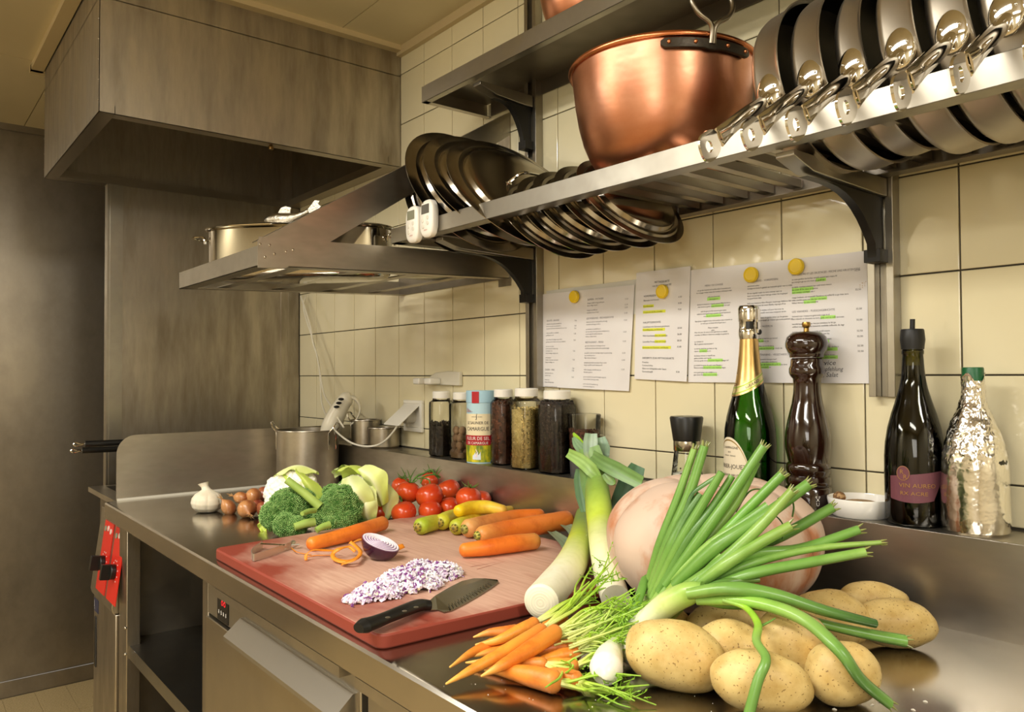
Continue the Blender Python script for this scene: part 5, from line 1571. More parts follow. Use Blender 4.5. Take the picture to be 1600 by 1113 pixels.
VY = .893  # the direction that runs across the picture
for lab, c, sz, yw, pt_, sd in (
    ('large potato at the front left of the heap, right beside the white bulb', (-0.5775, -0.5515, 0.957), (.058, .038, .038), VY - .35, .15, 1),
    ('potato at the bottom front with a thin green leaf across it', (-0.4794, -0.5331, 0.952), (.052, .031, .032), VY - .25, .08, 2),
    ('round potato right of the front one, under the tip of the long drooping leaf', (-0.4368, -0.4474, 0.953), (.040, .033, .034), VY + .1, -.1, 3),
    ('tall potato in the middle of the heap with a small dark notch', (-0.4992, -0.4388, 0.963), (.045, .034, .041), VY - .5, .35, 4),
    ('small light potato behind the large front left one', (-0.5509, -0.4849, 0.955), (.042, .032, .034), VY - .2, .1, 5),
    ('brownish potato just below the pumpkin, middle row', (-0.606, -0.4239, 0.952), (.050, .032, .032), VY, 0, 6),
    ('potato peeping out behind the green onion stem, left end of the heap', (-0.6634, -0.466, 0.948), (.034, .028, .029), VY, 0, 7),
    ('potato at the right end lying nearest the open worktop', (-0.4826, -0.2309, 0.951), (.050, .030, .031), VY - .15, .05, 8),
    ('rearmost potato on the right, close to the steel splash', (-0.5459, -0.1608, 0.95), (.048, .027, .030), VY - .1, .05, 9),
    ('potato between the pumpkin and the right end pair', (-0.5382, -0.2849, 0.955), (.048, .032, .036), VY - .35, .2, 10),
    ('half hidden potato directly under the pumpkin, behind the notched one', (-0.5938, -0.3518, 0.95), (.040, .028, .030), VY, 0, 11)):
    potato(lab, c, sz, yw, pt_, sd)

# pumpkin
PUMP = mat('pumpkin_skin', '#d8bda8', .5, base2='#c0805a', nscale=12, stretch=(1, 1, .45), ndetail=9, nlo=.50, nhi=.64, bump=.25, bscale=26, bdist=.004)
t = thing('pumpkin', 'big pale pinkish orange ribbed pumpkin against the splash', 'pumpkin', (-.737, -.269, ZT))
m = MB()
def pk(u, v):
    a = 2 * pi * u; ph = pi * v
    lob = abs(cos(a * 4.0 + .75)) ** .55
    s_ = sin(ph); c_ = cos(ph)
    r_ = .160 * (s_ ** .72) * (.925 + .075 * lob)
    z = .1 + .098 * c_ * (1 if c_ < 0 else 1.0) - .040 * math.exp(-(r_ / .042) ** 2) * (1 if c_ > 0 else .3)
    z += .004 * (lob - .5) * (1 if c_ > 0 else 0) * min(1, r_ / .06)
    w = noise.noise(Vector((cos(a), sin(a), c_)) * 1.8) * .004
    return ((r_ + w) * cos(a), (r_ + w) * sin(a), max(z, .001 if c_ < 0 else z))
m.grid(pk, 160, 60, cu=True); m.build('flesh', PUMP, t, sharp=180, recalc=True)
m = MB(); m.tube([(0, 0, .15), (.004, 0, .168), (.012, .004, .180)], [.016, .010, .011], 10); m.build('stalk', mat('dry_stalk', '#8b7a55', .8, bump=.6, bscale=80), t)

# tomatoes
TOM = mat('tomato_skin', '#c93a1a', .24, base2='#dc5a22', nscale=6, nlo=.4, nhi=.7, coat=.15, crough=.2, sss=.06)
VINE = mat('tomato_vine', '#5f8436', .6, base2='#4b6b2a', nscale=40)


def tomato(label, c, r_, tilt=(0, 0), calyx=True):
    t = thing('tomato', label, 'tomato', c, (tilt[0], tilt[1], 0), group='vine tomatoes')
    m = MB()
    def disp(d):
        a = math.atan2(d.y, d.x); top = max(0, d.z)
        return 1 - .10 * top ** 8 + .012 * sin(a * 5) * (1 - abs(d.z)) - .02 * max(0, -d.z) ** 4
    m.ell((0, 0, 0), (r_, r_, r_ * .90), nu=36, nv=24, disp=disp); m.build('fruit', TOM, t, sharp=180)
    if calyx:
        m = MB()
        for k in range(5):
            a = k * 1.257 + r_ * 90
            d = Vector((cos(a), sin(a), 0))
            m.tube(smooth_path([d * .001 + Vector((0, 0, r_ * .80)), d * r_ * .3 + Vector((0, 0, r_ * .90)), d * r_ * .55 + Vector((0, 0, r_ * 1.02)), d * r_ * .75 + Vector((0, 0, r_ * 1.22))], 3), lerp_list([.002, .0022, .0015, .0004], 10), 5, flat=.5)
        m.tube([(0, 0, r_ * .78), (0, 0, r_ * 1.05)], .0016, 6)
        m.build('calyx', VINE, t)
    return t


tomato('tomato at the upper left of the pile, in front of another', (-1.6634, -0.2404, 0.985), .030, (-.1, .2))
tomato('tomato at the far upper left of the pile, mostly behind its neighbour', (-1.7593, -0.2014, 0.985), .0265, (0, .3), True)
tomato('biggest tomato at the front centre of the pile', (-1.6165, -0.2093, 0.978), .0335, (.35, -.1), False)
tomato('large tomato at the upper right of the pile with an orange sheen', (-1.6551, -0.1267, 0.978), .0325, (.2, -.4), False)
tomato('tomato at the very top back of the pile under the vine', (-1.7715, -0.1053, 0.99), .027, (.1, 0))
tomato('tomato right of the pile, next to the topmost yellow carrot', (-1.5268, -0.1549, 0.977), .032, (-.1, .1))
tomato('small piece of tomato showing at the far right behind the others', (-1.5177, -0.1256, 0.972), .025, (0, .2), False)
tomato('dark lower left tomato touching the broccoli', (-1.6583, -0.3268, 0.947), .0275, (.3, .1), False)
tomato('tomato behind the low pair at the left, under the small vine', (-1.7137, -0.2617, 0.948), .0265, (0, .2), True)
tomato('low tomato on the worktop against the board edge, left front', (-1.6062, -0.2875, 0.948), .0300, (.2, 0), False)
tomato('shaded tomato under the pile, right behind the board edge', (-1.5878, -0.2261, 0.948), .028, (.2, 0), False)
tomato('shaded tomato under the pile near the green headed yellow carrots', (-1.5951, -0.1657, 0.948), .028, (.2, 0), False)
m = MB()
q = Vector((-1.6854, -0.1763, 1.0198))
def vine(path, r0, r1, n=6):
    P_ = smooth_path([Vector(a) - q for a in path], 5); m.tube(P_, lerp_list([r0, r1], len(P_)), n)
vine([(-1.6974, -0.2067, 1.0051), (-1.6901, -0.198, 1.0179), (-1.6713, -0.1909, 1.0256), (-1.6631, -0.181, 1.0335), (-1.6581, -0.1747, 1.0335), (-1.6543, -0.1697, 1.0238), (-1.6475, -0.1608, 1.0126)], .0028, .0025)
vine([(-1.6922, -0.2005, 1.0147), (-1.6701, -0.2049, 1.0141), (-1.6569, -0.1888, 1.022), (-1.6449, -0.1739, 1.0235), (-1.6454, -0.1583, 1.0157)], .002, .0022)
vine([(-1.6683, -0.2023, 1.0014), (-1.6641, -0.1974, 1.0141), (-1.6466, -0.1917, 1.0122), (-1.6364, -0.1945, 1.0025)], .0018, .002)
for a, b in (((-1.6612, -0.1784, 1.0287), (-1.6648, -0.1837, 1.0496)), ((-1.6533, -0.1684, 1.0238), (-1.6448, -0.1586, 1.0446)), ((-1.6503, -0.1646, 1.0206), (-1.6504, -0.1492, 1.0337)), ((-1.716, -0.2141, 1.0119), (-1.7246, -0.2257, 1.0395)), ((-1.71, -0.2065, 1.0102), (-1.6993, -0.1941, 1.0377)), ((-1.7109, -0.2078, 1.0135), (-1.7146, -0.213, 1.0329)), ((-1.7191, -0.2178, 1.0103), (-1.7194, -0.2344, 1.0165))):
    vine([a, tuple(Vector(a) * .5 + Vector(b) * .5 + Vector((0, 0, .002))), b], .0016, .0004, 5)
o = m.build('tomato_vine', VINE, None, loc=q); tag(o, 'green curling vine stem on top of the tomato pile', 'vine')
m = MB(); q = Vector((-1.6496, -0.2899, 0.9776))
vine([(-1.6683, -0.3125, 0.9624), (-1.6552, -0.3129, 0.9793), (-1.6483, -0.3046, 0.9885), (-1.6388, -0.2927, 0.9853), (-1.6312, -0.2831, 0.9807), (-1.6199, -0.2846, 0.9701)], .0024, .0022)
vine([(-1.6515, -0.308, 0.9732), (-1.6437, -0.2986, 0.9808), (-1.6254, -0.2918, 0.9792)], .002, .0022)
vine([(-1.6564, -0.314, 0.9702), (-1.6571, -0.3153, 0.9824), (-1.6579, -0.3166, 0.9916)], .0016, .0005)
vine([(-1.6555, -0.3127, 0.9671), (-1.6419, -0.3118, 0.9687), (-1.6468, -0.3177, 0.9627)], .0016, .0012)
o = m.build('tomato_vine', VINE, None, loc=q); tag(o, 'short green vine stem above the low left tomatoes by the cauliflower', 'vine')
m = MB(); q = Vector((-1.6057, -0.1081, 0.9898))
vine([(-1.6139, -0.118, 0.9802), (-1.6087, -0.1118, 0.9898), (-1.6044, -0.107, 1.0026)], .0014, .0004); vine([(-1.6139, -0.118, 0.9802), (-1.6168, -0.1218, 0.9883)], .0014, .0006)
o = m.build('tomato_vine', VINE, None, loc=q); tag(o, 'tiny dark vine twig between the right tomatoes', 'vine')

# garlic
GARL = mat('garlic_skin', '#efe6cf', .5, base2='#e2d2b4', nscale=26, stretch=(1, 1, .2), nlo=.5, nhi=.8, sss=.06)
t = thing('garlic_bulb', 'whole white garlic bulb at the left end of the worktop', 'garlic', (-2.0845, -0.5913, 0.92), (0, .06, .6))
m = MB(); gp = [(.010, 0), (.026, .003), (.035, .012), (.039, .024), (.037, .036), (.030, .046), (.019, .053), (.011, .058), (.0085, .064), (.011, .070), (.013, .073)]
def gl(u, v):
    i = v * (len(gp) - 1); k = min(int(i), len(gp) - 2); f = i - k
    r_ = gp[k][0] * (1 - f) + gp[k + 1][0] * f; z = gp[k][1] * (1 - f) + gp[k + 1][1] * f; a = 2 * pi * u
    lob = 1 + (.07 * abs(sin(a * 3.5)) ** .7 - .03) * (1 if z < .05 else .3)
    sk_ = max(0, z - .05)
    return (r_ * lob * cos(a) - sk_ * .7, r_ * lob * sin(a), z + sk_ * .2 * cos(a))
m.grid(gl, 84, 40, cu=True); m.add([gl(k / 16, 1) for k in range(16)] + [(-.016, 0, .068)], [(k, (k + 1) % 16, 16) for k in range(16)])
m.add([gl(k / 16, 0) for k in range(16)], [tuple(range(16))])
m.build('bulb', GARL, t, sharp=120)

# shallots
SHAL = mat('shallot_skin', '#96552f', .32, base2='#c98f58', nscale=26, stretch=(1, 1, .3), nlo=.4, nhi=.62, ndetail=6, coat=.2)
SHAL2 = mat('shallot_skin_red', '#85382a', .32, base2='#b06a45', nscale=26, stretch=(1, 1, .3), nlo=.45, nhi=.65, ndetail=6, coat=.2)


def shallot(label, c, size, d, mt, seed=0):
    t = thing('shallot', label, 'shallot', c, group='brown shallots')
    d = Vector(d).normalized(); M_ = Vector((0, 0, 1)).rotation_difference(d).to_matrix().to_4x4()
    r_, h = size
    pr = [(0, -.95 * h), (.25 * r_, -.93 * h), (.62 * r_, -.78 * h), (.90 * r_, -.45 * h), (r_, -.05 * h), (.93 * r_, .30 * h), (.68 * r_, .62 * h), (.36 * r_, .85 * h), (.17 * r_, 1.0 * h), (.10 * r_, 1.15 * h), (.12 * r_, 1.35 * h), (0, 1.38 * h)]
    m = MB(); m.lathe(pr, 28); m.v = [(x * (1 + .05 * noise.noise(Vector((x, y, z)) * 60 + Vector((seed, 0, 0)))), y, z) for x, y, z in m.v]; m.xf(M_); m.build('bulb', mt, t, sharp=90)
    m = MB(); rg = random.Random(seed)
    for k in range(7):
        a = rg.uniform(0, 2 * pi); e = Vector((cos(a), sin(a), 0))
        m.tube([Vector((0, 0, 1.15 * h)) + e * .001, Vector((0, 0, 1.45 * h)) + e * .004, Vector((0, 0, (1.5 + rg.random() * .3) * h)) + e * rg.uniform(.004, .010)], [.0022, .0016, .0004], 5, flat=.4)
    m.xf(M_); m.build('dry_tip', mat('dry_skin', '#c69a63', .7), t)
    return t


shallot('front shallot with its papery tip pointing right', (-1.9328, -0.5415, 0.941), (.0235, .024), (.75, -.1, -.25), SHAL, 1)
shallot('leftmost shallot touching the garlic, darkened skin split open', (-2.0151, -0.559, 0.937), (.018, .024), (-.2, -.5, .75), SHAL, 2)
shallot('shallot at the top of the little pile with a torn hanging skin', (-1.9648, -0.5134, 0.966), (.020, .022), (.35, -.25, -.5), SHAL, 3)
shallot('shallot at the left of the pile, higher, lying above the leftmost one', (-1.9782, -0.5412, 0.964), (.015, .022), (-.7, -.4, .1), SHAL, 4)
shallot('reddish shallot at the right of the pile beside the broccoli', (-1.9239, -0.5043, 0.938), (.0175, .020), (.2, .1, -.7), SHAL2, 5)
shallot('reddish shallot behind, topmost at the right, next to the white cauliflower', (-2.0033, -0.4702, 0.962), (.021, .022), (.5, .5, .2), SHAL2, 6)
shallot('reddish shallot hidden in the middle of the pile', (-1.9566, -0.5099, 0.944), (.0185, .020), (.4, .5, .2), SHAL2, 7)

# broccoli
BROC = mat('broccoli_buds', '#ffffff', .75, vc=True, sss=.0)
BSTEM = mat('broccoli_stem', '#a9c262', .5, base2='#8fb04e', nscale=20)
GA = pi * (3 - sqrt(5))


def bud_cluster(m, c, R_, axis, count, br, cdark, clight, seed, spread=1.0):
    """a domed floret: a lumpy core covered with small buds"""
    rg = random.Random(seed); axis = Vector(axis).normalized(); Mx = Vector((0, 0, 1)).rotation_difference(axis).to_matrix()
    c = Vector(c)
    for k in range(count):
        z = 1 - (k + .5) / count * (1 + spread * .75); a = k * GA
        s_ = sqrt(max(0, 1 - z * z)); d = Mx @ Vector((s_ * cos(a), s_ * sin(a), z))
        lump = 1 + .10 * noise.noise(d * 2.6 + Vector((seed, 0, 0))) + .05 * noise.noise(d * 6 + Vector((seed, 2, 0)))
        p = c + d * R_ * lump * rg.uniform(.97, 1.03)
        v = rg.uniform(0, 1) * .6 + .4 * (.5 + noise.noise(d * 3 + Vector((seed, 9, 0))))
        col = tuple(cdark[i] * (1 - v) + clight[i] * v for i in range(4))
        r_ = br * rg.uniform(.8, 1.25)
        # octahedral bud
        t1 = d.orthogonal().normalized(); t2 = d.cross(t1)
        vs = [p + d * r_ * 1.1, p - d * r_] + [p + (t1 * cos(q_) + t2 * sin(q_)) * r_ for q_ in (0, pi / 2, pi, 3 * pi / 2)]
        m.add(vs, [(0, 2, 3), (0, 3, 4), (0, 4, 5), (0, 5, 2), (1, 3, 2), (1, 4, 3), (1, 5, 4), (1, 2, 5)], col)


def broccoli(label, c, lumps, stems, seed):
    t = thing('broccoli', label, 'broccoli', c, group='broccoli heads')
    c = Vector(c)
    cd, cl = C('#3f7428'), C('#9abd70')
    for i, (p, R_, ax) in enumerate(lumps):
        m = MB(); pl_ = Vector(p) - c
        m.ell(pl_, R_ * .96, nu=20, nv=14, col=C('#2e5f1c'))
        bud_cluster(m, pl_, R_, ax, int(1300 * (R_ / .04) ** 2), .0023, cd, cl, seed + i)
        m.build('floret', BROC, t, sharp=180, smooth=False, kind=None)
    for a, b, r0, r1 in stems:
        m = MB(); a = Vector(a) - c; b = Vector(b) - c
        m.tube([a, a * .5 + b * .5 + Vector((0, 0, .002)), b], [r0, (r0 + r1) / 2, r1], 12); m.build('stalk', BSTEM, t)
    return t


CAMV = (.55, -.75, .35)
broccoli('left broccoli head, in front of the white cauliflower', (-1.6817, -0.5382, 0.968), [
    ((-1.6832, -0.5375, 0.972), .048, CAMV), ((-1.6777, -0.5723, 0.964), .032, (.3, -.9, .1)), ((-1.7275, -0.5065, 0.995), .030, (.3, -.4, .9)), ((-1.6395, -0.5647, 0.949), .026, (.5, -.8, -.3)), ((-1.6884, -0.4973, 0.99), .026, (.7, -.3, .8)),
    ((-1.6657, -0.5059, 0.955), .024, (.9, -.5, .1)), ((-1.748, -0.5333, 0.985), .027, (0, -.6, .8)), ((-1.6184, -0.549, 0.946), .022, (.6, -.8, -.4))],
    [((-1.6558, -0.5551, 1.0435), (-1.6111, -0.4975, 0.984), .0085, .010), ((-1.5899, -0.5656, 0.951), (-1.5812, -0.5232, 0.9579), .0085, .010), ((-1.56, -0.5616, 0.983), (-1.5807, -0.5235, 0.9826), .005, .006)], 20)
broccoli('right broccoli head, beside the low tomatoes', (-1.6541, -0.4205, 0.97), [
    ((-1.6275, -0.4386, 0.974), .048, CAMV), ((-1.6208, -0.4762, 0.962), .030, (.2, -.9, .1)), ((-1.6729, -0.437, 0.99), .030, (0, -.5, .9)), ((-1.6867, -0.3843, 0.998), .031, (.5, -.3, .9)), ((-1.6402, -0.3936, 0.96), .032, (.9, -.4, .2)),
    ((-1.598, -0.4487, 0.952), .028, (.6, -.8, -.2)), ((-1.6449, -0.3845, 0.985), .024, (.9, -.2, .5)), ((-1.5965, -0.4786, 0.946), .020, (.5, -.8, -.4))],
    [((-1.5422, -0.5383, 0.948), (-1.5429, -0.5075, 0.9561), .0065, .008), ((-1.6304, -0.426, 0.9911), (-1.6319, -0.393, 0.9068), .011, .012)], 40)

# cauliflowers
CAUL = mat('cauliflower_curd', '#ffffff', .6, vc=True, sss=.05)
CLEAF = mat('cauliflower_leaf', '#ffffff', .5, vc=True, bump=.3, bscale=30, bdist=.002)


def leaf_sheet(m, base, tip, width, side, bulge, col0, col1, nu=10, nv=8, wav=.004, vein=True, th=.0012):
    """curved leaf from base to tip, arching along 'bulge' (world vector)"""
    base, tip, side, bulge = Vector(base), Vector(tip), Vector(side).normalized(), Vector(bulge)
    nrm_ = (tip - base).cross(side).normalized()
    def f(u, v, o=0):
        w = width * (sin(pi * (.12 + .80 * u)) ** .7)
        s_ = (v - .5) * 2
        p = base.lerp(tip, u) + bulge * sin(pi * u) + side * w * s_ * .5 + nrm_ * (wav * sin(u * 13 + s_ * 4) * abs(s_) - .25 * w * s_ * s_ * (1 if nrm_.dot(bulge) > 0 else -1))
        p -= nrm_ * (.0016 * math.exp(-(s_ * 6) ** 2)) * (1 if nrm_.dot(bulge) < 0 else -1)
        return tuple(p + nrm_ * o)
    def cf(u, v):
        k = min(1, max(0, (1 - u) * .5 + .6 * math.exp(-((v - .5) * 9) ** 2)))
        return tuple(col1[i] * (1 - k) + col0[i] * k for i in range(4))
    m.grid(lambda u, v: f(u, v), nu, nv, colfn=cf); m.grid(lambda u, v: f(u, v, th), nu, nv, colfn=cf)


def cauliflower(label, c, R_, curd_axis, leaves, seed):
    t = thing('cauliflower', label, 'cauliflower', c, group='cauliflowers')
    m = MB()
    off = Vector((seed * 1.7, 0, 0))
    def disp(d):
        a_ = noise.voronoi(d * 2.6 + off)[0][0]; b_ = noise.voronoi(d * 7.5 + off)[0][0]; c_ = noise.voronoi(d * 20 + off)[0][0]
        return 1.03 - .20 * a_ * a_ - .10 * b_ * b_ - .035 * c_
    m.ell((0, 0, 0), R_, nu=150, nv=100, disp=disp, col=C('#fffaea'))
    m.build('curd', CAUL, t, sharp=180)
    for (b, tp, w, sd, bl, c0, c1) in leaves:
        m = MB(); q_ = Vector(c); leaf_sheet(m, Vector(b) - q_, Vector(tp) - q_, w, sd, bl, C(c0), C(c1), 14, 10)
        m.build('leaf', CLEAF, t, sharp=180, recalc=False)
    return t


cc = Vector((-1.748, -0.5008, 0.992))
LG, LY, LW = '#b9d05a', '#d3e07a', '#eef0c4'
cauliflower('left cauliflower, white curd turned to the left, behind the left broccoli', cc, .069, (-.2, -.75, .35), [
    ((-1.7192, -0.4389, 0.9426), (-1.7688, -0.5202, 1.0482), .080, (.45, -.75, -.1), (.022, .0, .046), LY, LG),
    ((-1.6901, -0.4511, 0.9569), (-1.7044, -0.5042, 1.0515), .062, (-.35, -.6, .4), (.022, -.012, .012), LY, '#bcd055'),
    ((-1.7473, -0.5413, 1.0446), (-1.7078, -0.4604, 1.0476), .04, (.3, -.7, .0), (.0, 0, .018), LW, LY),
    ((-1.6908, -0.4698, 1.0103), (-1.6793, -0.453, 0.9366), .045, (.5, -.3, 0), (.02, .0, .0), LG, LG),
    ((-1.7464, -0.5686, 0.9454), (-1.7355, -0.5698, 0.9139), .02, (.5, .6, 0), (-.006, -.004, 0), LY, '#c5d84e')], 5)
cc = Vector((-1.6715, -0.3722, 0.985))
cauliflower('right cauliflower, mostly wrapped in pale yellow green leaves, left of the tomatoes', cc, .056, (-.6, -.5, .4), [
    ((-1.6935, -0.4106, 1.0448), (-1.6597, -0.3362, 1.0312), .06, (.3, -.7, .3), (0, 0, .020), LY, '#c7dc5c'),
    ((-1.656, -0.3803, 1.0533), (-1.6132, -0.3401, 0.9694), .06, (.5, .2, .3), (.03, -.01, .02), LW, '#cfe065'),
    ((-1.6613, -0.4023, 1.0368), (-1.6035, -0.3755, 0.9599), .065, (.5, .6, .2), (.03, -.03, .015), LW, LY),
    ((-1.6392, -0.3424, 1.0233), (-1.6387, -0.3223, 0.9265), .045, (.5, .5, 0), (.022, .008, .01), LW, '#d9e486'),
    ((-1.6149, -0.3758, 1.0171), (-1.6148, -0.3726, 0.9317), .05, (.5, .6, 0), (.02, -.02, .0), '#f0efc8', LY),
    ((-1.7215, -0.4133, 1.0393), (-1.696, -0.3661, 1.05), .035, (.3, -.5, .5), (0, 0, .008), LW, LG)], 9)

# peeler
t = thing('vegetable_peeler', 'bent steel vegetable peeler lying at the left end of the board', 'peeler', (-1.4837, -0.6569, 0.94))
q = Vector((-1.4837, -0.6569, 0.94))
STR = mat('peeler_steel', '#dad5ca', .42, 1.0)
pth = [(-1.4407, -0.6362, 0.948), (-1.426, -0.6614, 0.948), (-1.4055, -0.6942, 0.948), (-1.3928, -0.7182, 0.948), (-1.389, -0.729, 0.948), (-1.4159, -0.7225, 0.948), (-1.4482, -0.7044, 0.948), (-1.482, -0.6767, 0.948)]
m = MB(); m.tube(smooth_path([Vector(a) - q for a in pth], 5), .0075, 8, flat=.12, up=None) if False else None
P_ = smooth_path([Vector(a) - q for a in pth], 5)
vs = []; fs = []
for i, p in enumerate(P_):
    tdir = (P_[min(i + 1, len(P_) - 1)] - P_[max(i - 1, 0)]).normalized(); nn_ = tdir.cross(Vector((0, 0, 1))).normalized() * .0007
    vs += [p + nn_ + Vector((0, 0, -.007)), p + nn_ + Vector((0, 0, .006)), p - nn_ + Vector((0, 0, .006)), p - nn_ + Vector((0, 0, -.007))]
for i in range(len(P_) - 1):
    for k in range(4): fs.append((i * 4 + k, i * 4 + (k + 1) % 4, i * 4 + 4 + (k + 1) % 4, i * 4 + 4 + k))
fs += [(0, 1, 2, 3), tuple(range(len(vs) - 1, len(vs) - 5, -1))]
m = MB(); m.add(vs, fs); m.build('bent_handle', STR, t)
m = MB(); m.tube([Vector((-1.4665, -0.6852, 0.953)) - q, Vector((-1.4257, -0.654, 0.953)) - q], .0035, 8, flat=.35); m.build('blade', CHROME, t)
m = MB(); m.tube([Vector((-1.4316, -0.6541, 0.946)) - q, Vector((-1.4606, -0.6212, 0.95)) - q], .004, 8, flat=.3, up=(.7, -.7, 0)); m.tube([Vector((-1.4407, -0.6362, 0.948)) - q, Vector((-1.4357, -0.6216, 0.948)) - q], .0035, 8, flat=.5); m.build('pivot', STR, t)

# peelings
PEEL = mat('carrot_peel', '#ef962c', .45, base2='#e58522', nscale=30, sss=.1)


def ribbon(name, label, pts, w, mt, group=None, tw=0.0, cat='peeling', up0=(0, 0, 1)):
    q_ = Vector(pts[0]); P_ = smooth_path([Vector(a) - q_ for a in pts], 6); n = len(P_)
    vs = []; fs = []
    for i, p in enumerate(P_):
        td = (P_[min(i + 1, n - 1)] - P_[max(i - 1, 0)]).normalized()
        a = tw * sin(i / (n - 1) * pi * 2)
        up_ = Vector(up0); sd = td.cross(up_).normalized(); wv = (sd * cos(a) + up_ * sin(a)) * w * (.6 + .4 * sin(pi * (.1 + .8 * i / n)))
        nn_ = td.cross(wv).normalized() * .0005
        vs += [p + wv + nn_, p - wv + nn_, p - wv - nn_, p + wv - nn_]
    for i in range(n - 1):
        for k in range(4): fs.append((i * 4 + k, i * 4 + (k + 1) % 4, i * 4 + 4 + (k + 1) % 4, i * 4 + 4 + k))
    fs += [(0, 1, 2, 3), (4 * n - 1, 4 * n - 2, 4 * n - 3, 4 * n - 4)]
    m = MB(); m.add(vs, fs); o = m.build(name, mt, None, loc=q_, sharp=120)
    return tag(o, label, cat, group)


G_ = 'carrot peelings'
ribbon('carrot_peel', 'left end curl of carrot peel hanging down towards the front', [(-1.3295, -0.656, 0.942), (-1.3345, -0.6526, 0.952), (-1.3349, -0.6401, 0.957), (-1.3354, -0.62, 0.954), (-1.3281, -0.5917, 0.95)], .0035, PEEL, G_, .4)
ribbon('carrot_peel', 'looping ring of carrot peel in the middle of the peelings', [(-1.2963, -0.5757, 0.952), (-1.3127, -0.5802, 0.958), (-1.3096, -0.6009, 0.958), (-1.3121, -0.6123, 0.95), (-1.2848, -0.6207, 0.947), (-1.2596, -0.6135, 0.946), (-1.257, -0.5924, 0.95), (-1.2743, -0.577, 0.956), (-1.3038, -0.5731, 0.962), (-1.3169, -0.5754, 0.966)], .004, PEEL, G_, .5, up0=(0, -.6, .8))
ribbon('carrot_peel', 'frontmost orange curl end of peel below the ring', [(-1.2583, -0.6214, 0.943), (-1.2417, -0.6188, 0.949), (-1.2421, -0.6027, 0.952), (-1.2799, -0.574, 0.95)], .0042, PEEL, G_, .2, up0=(0, -.6, .8))
ribbon('carrot_peel', 'thin dark curled root thread reaching towards the peeler', [(-1.4368, -0.6379, 0.944), (-1.3962, -0.6465, 0.945), (-1.3861, -0.6383, 0.942), (-1.3656, -0.6299, 0.942)], .0010, PEEL, G_)
ribbon('carrot_peel', 'flat strip of peel behind the ring, under the long carrot', [(-1.3309, -0.6032, 0.943), (-1.3516, -0.6212, 0.942), (-1.3558, -0.6418, 0.942)], .0016, PEEL, G_)
ribbon('carrot_peel', 'short orange strip sticking out right of the cut onion', [(-1.2874, -0.505, 0.948), (-1.2812, -0.4949, 0.95), (-1.2805, -0.4829, 0.952)], .0055, PEEL, G_, 0, up0=(.5, -.7, .5))
ribbon('carrot_peel', 'wide strip of peel bridging from the long carrot to the onion', [(-1.3373, -0.5676, 0.958), (-1.332, -0.5558, 0.962), (-1.3481, -0.5339, 0.96), (-1.3618, -0.5184, 0.952)], .005, PEEL, G_, .2)

# half onion
t = thing('red_onion_piece', 'cut piece of red onion with its white layers showing', 'onion', (-1.2507, -0.5486, 0.972))
m = MB()
SKIN_O = mat('purple_onion_skin', '#4a1a36', .18, base2='#33102a', nscale=12, stretch=(1, 1, .2), coat=.4)
ra, rb = .036, .030
axx = (Vector((-1.2219, -0.5245, 0.962)) - Vector((-1.2738, -0.5734, 0.99))).normalized(); nrm_o = Vector((.1, -.16, .98)); nrm_o = (nrm_o - axx * nrm_o.dot(axx)).normalized(); ayy = nrm_o.cross(axx)
def on_pt(u, v):   # lower half
    a = 2 * pi * u; ph = pi / 2 * v
    return tuple(axx * ra * cos(a) * cos(ph) * (1.0 + .0 * v) + ayy * rb * .8 * sin(a) * cos(ph) - nrm_o * .034 * sin(ph))
m.grid(on_pt, 40, 10, cu=True); m.build('skin', SKIN_O, t, sharp=80, recalc=True)
m = MB()
rings = 7
for k in range(rings):
    r0, r1 = k / rings, (k + 1) / rings
    def rp_(u, v, r0=r0, r1=r1, k=k):
        rr = r0 + (r1 - r0) * v; a = 2 * pi * u
        dome = .003 * (1 - rr ** 2) + (.0014 * sin(v * pi))
        return tuple(axx * ra * rr * cos(a) + ayy * rb * .8 * rr * sin(a) + nrm_o * (dome - .0))
    def cf(u, v, k=k):
        c0, c1 = C('#f1e8ef'), C('#744080') if k < rings - 1 else C('#5c2350')
        w = min(1, max(0, (v - .55) * 3)); return tuple(c0[i] * (1 - w) + c1[i] * w for i in range(4))
    m.grid(rp_, 40, 5, cu=True, colfn=cf)
m.build('cut_face', mat('onion_flesh', '#ffffff', .3, vc=True, sss=.1), t, sharp=180, recalc=False, label='pale cut face with layered rings')

# chopped onion heap
rg = random.Random(77)
m = MB()
O_ = Vector((-1.0583, -0.6057, 0.94))
ctr = [(Vector((-1.0743, -0.596, 0.94)), .085, .058, .026), (Vector((-1.0909, -0.5242, 0.94)), .055, .040, .020), (Vector((-1.053, -0.665, 0.94)), .06, .035, .018), (Vector((-1.151, -0.5301, 0.94)), .035, .03, .014), (Vector((-1.0476, -0.6999, 0.94)), .035, .02, .008)]
ex = Vector((.627, .779, 0)); ey = Vector((-.779, .627, 0))
def heap_h(x, y):
    h = 0
    for c_, a_, b_, hh in ctr:
        d = Vector((x, y, 0)) + Vector((O_.x, O_.y, 0)) - Vector((c_.x, c_.y, 0)); u_ = d.dot(ex) / (a_ * .62); v_ = d.dot(ey) / (b_ * .9)
        rr = u_ * u_ + v_ * v_
        if rr < 1: h = max(h, hh * (1 - rr) ** .6)
    return h
cnt = 0; tries = 0
W_, P1, P2 = C('#efe9ee'), C('#7d3f86'), C('#cdb7d2')
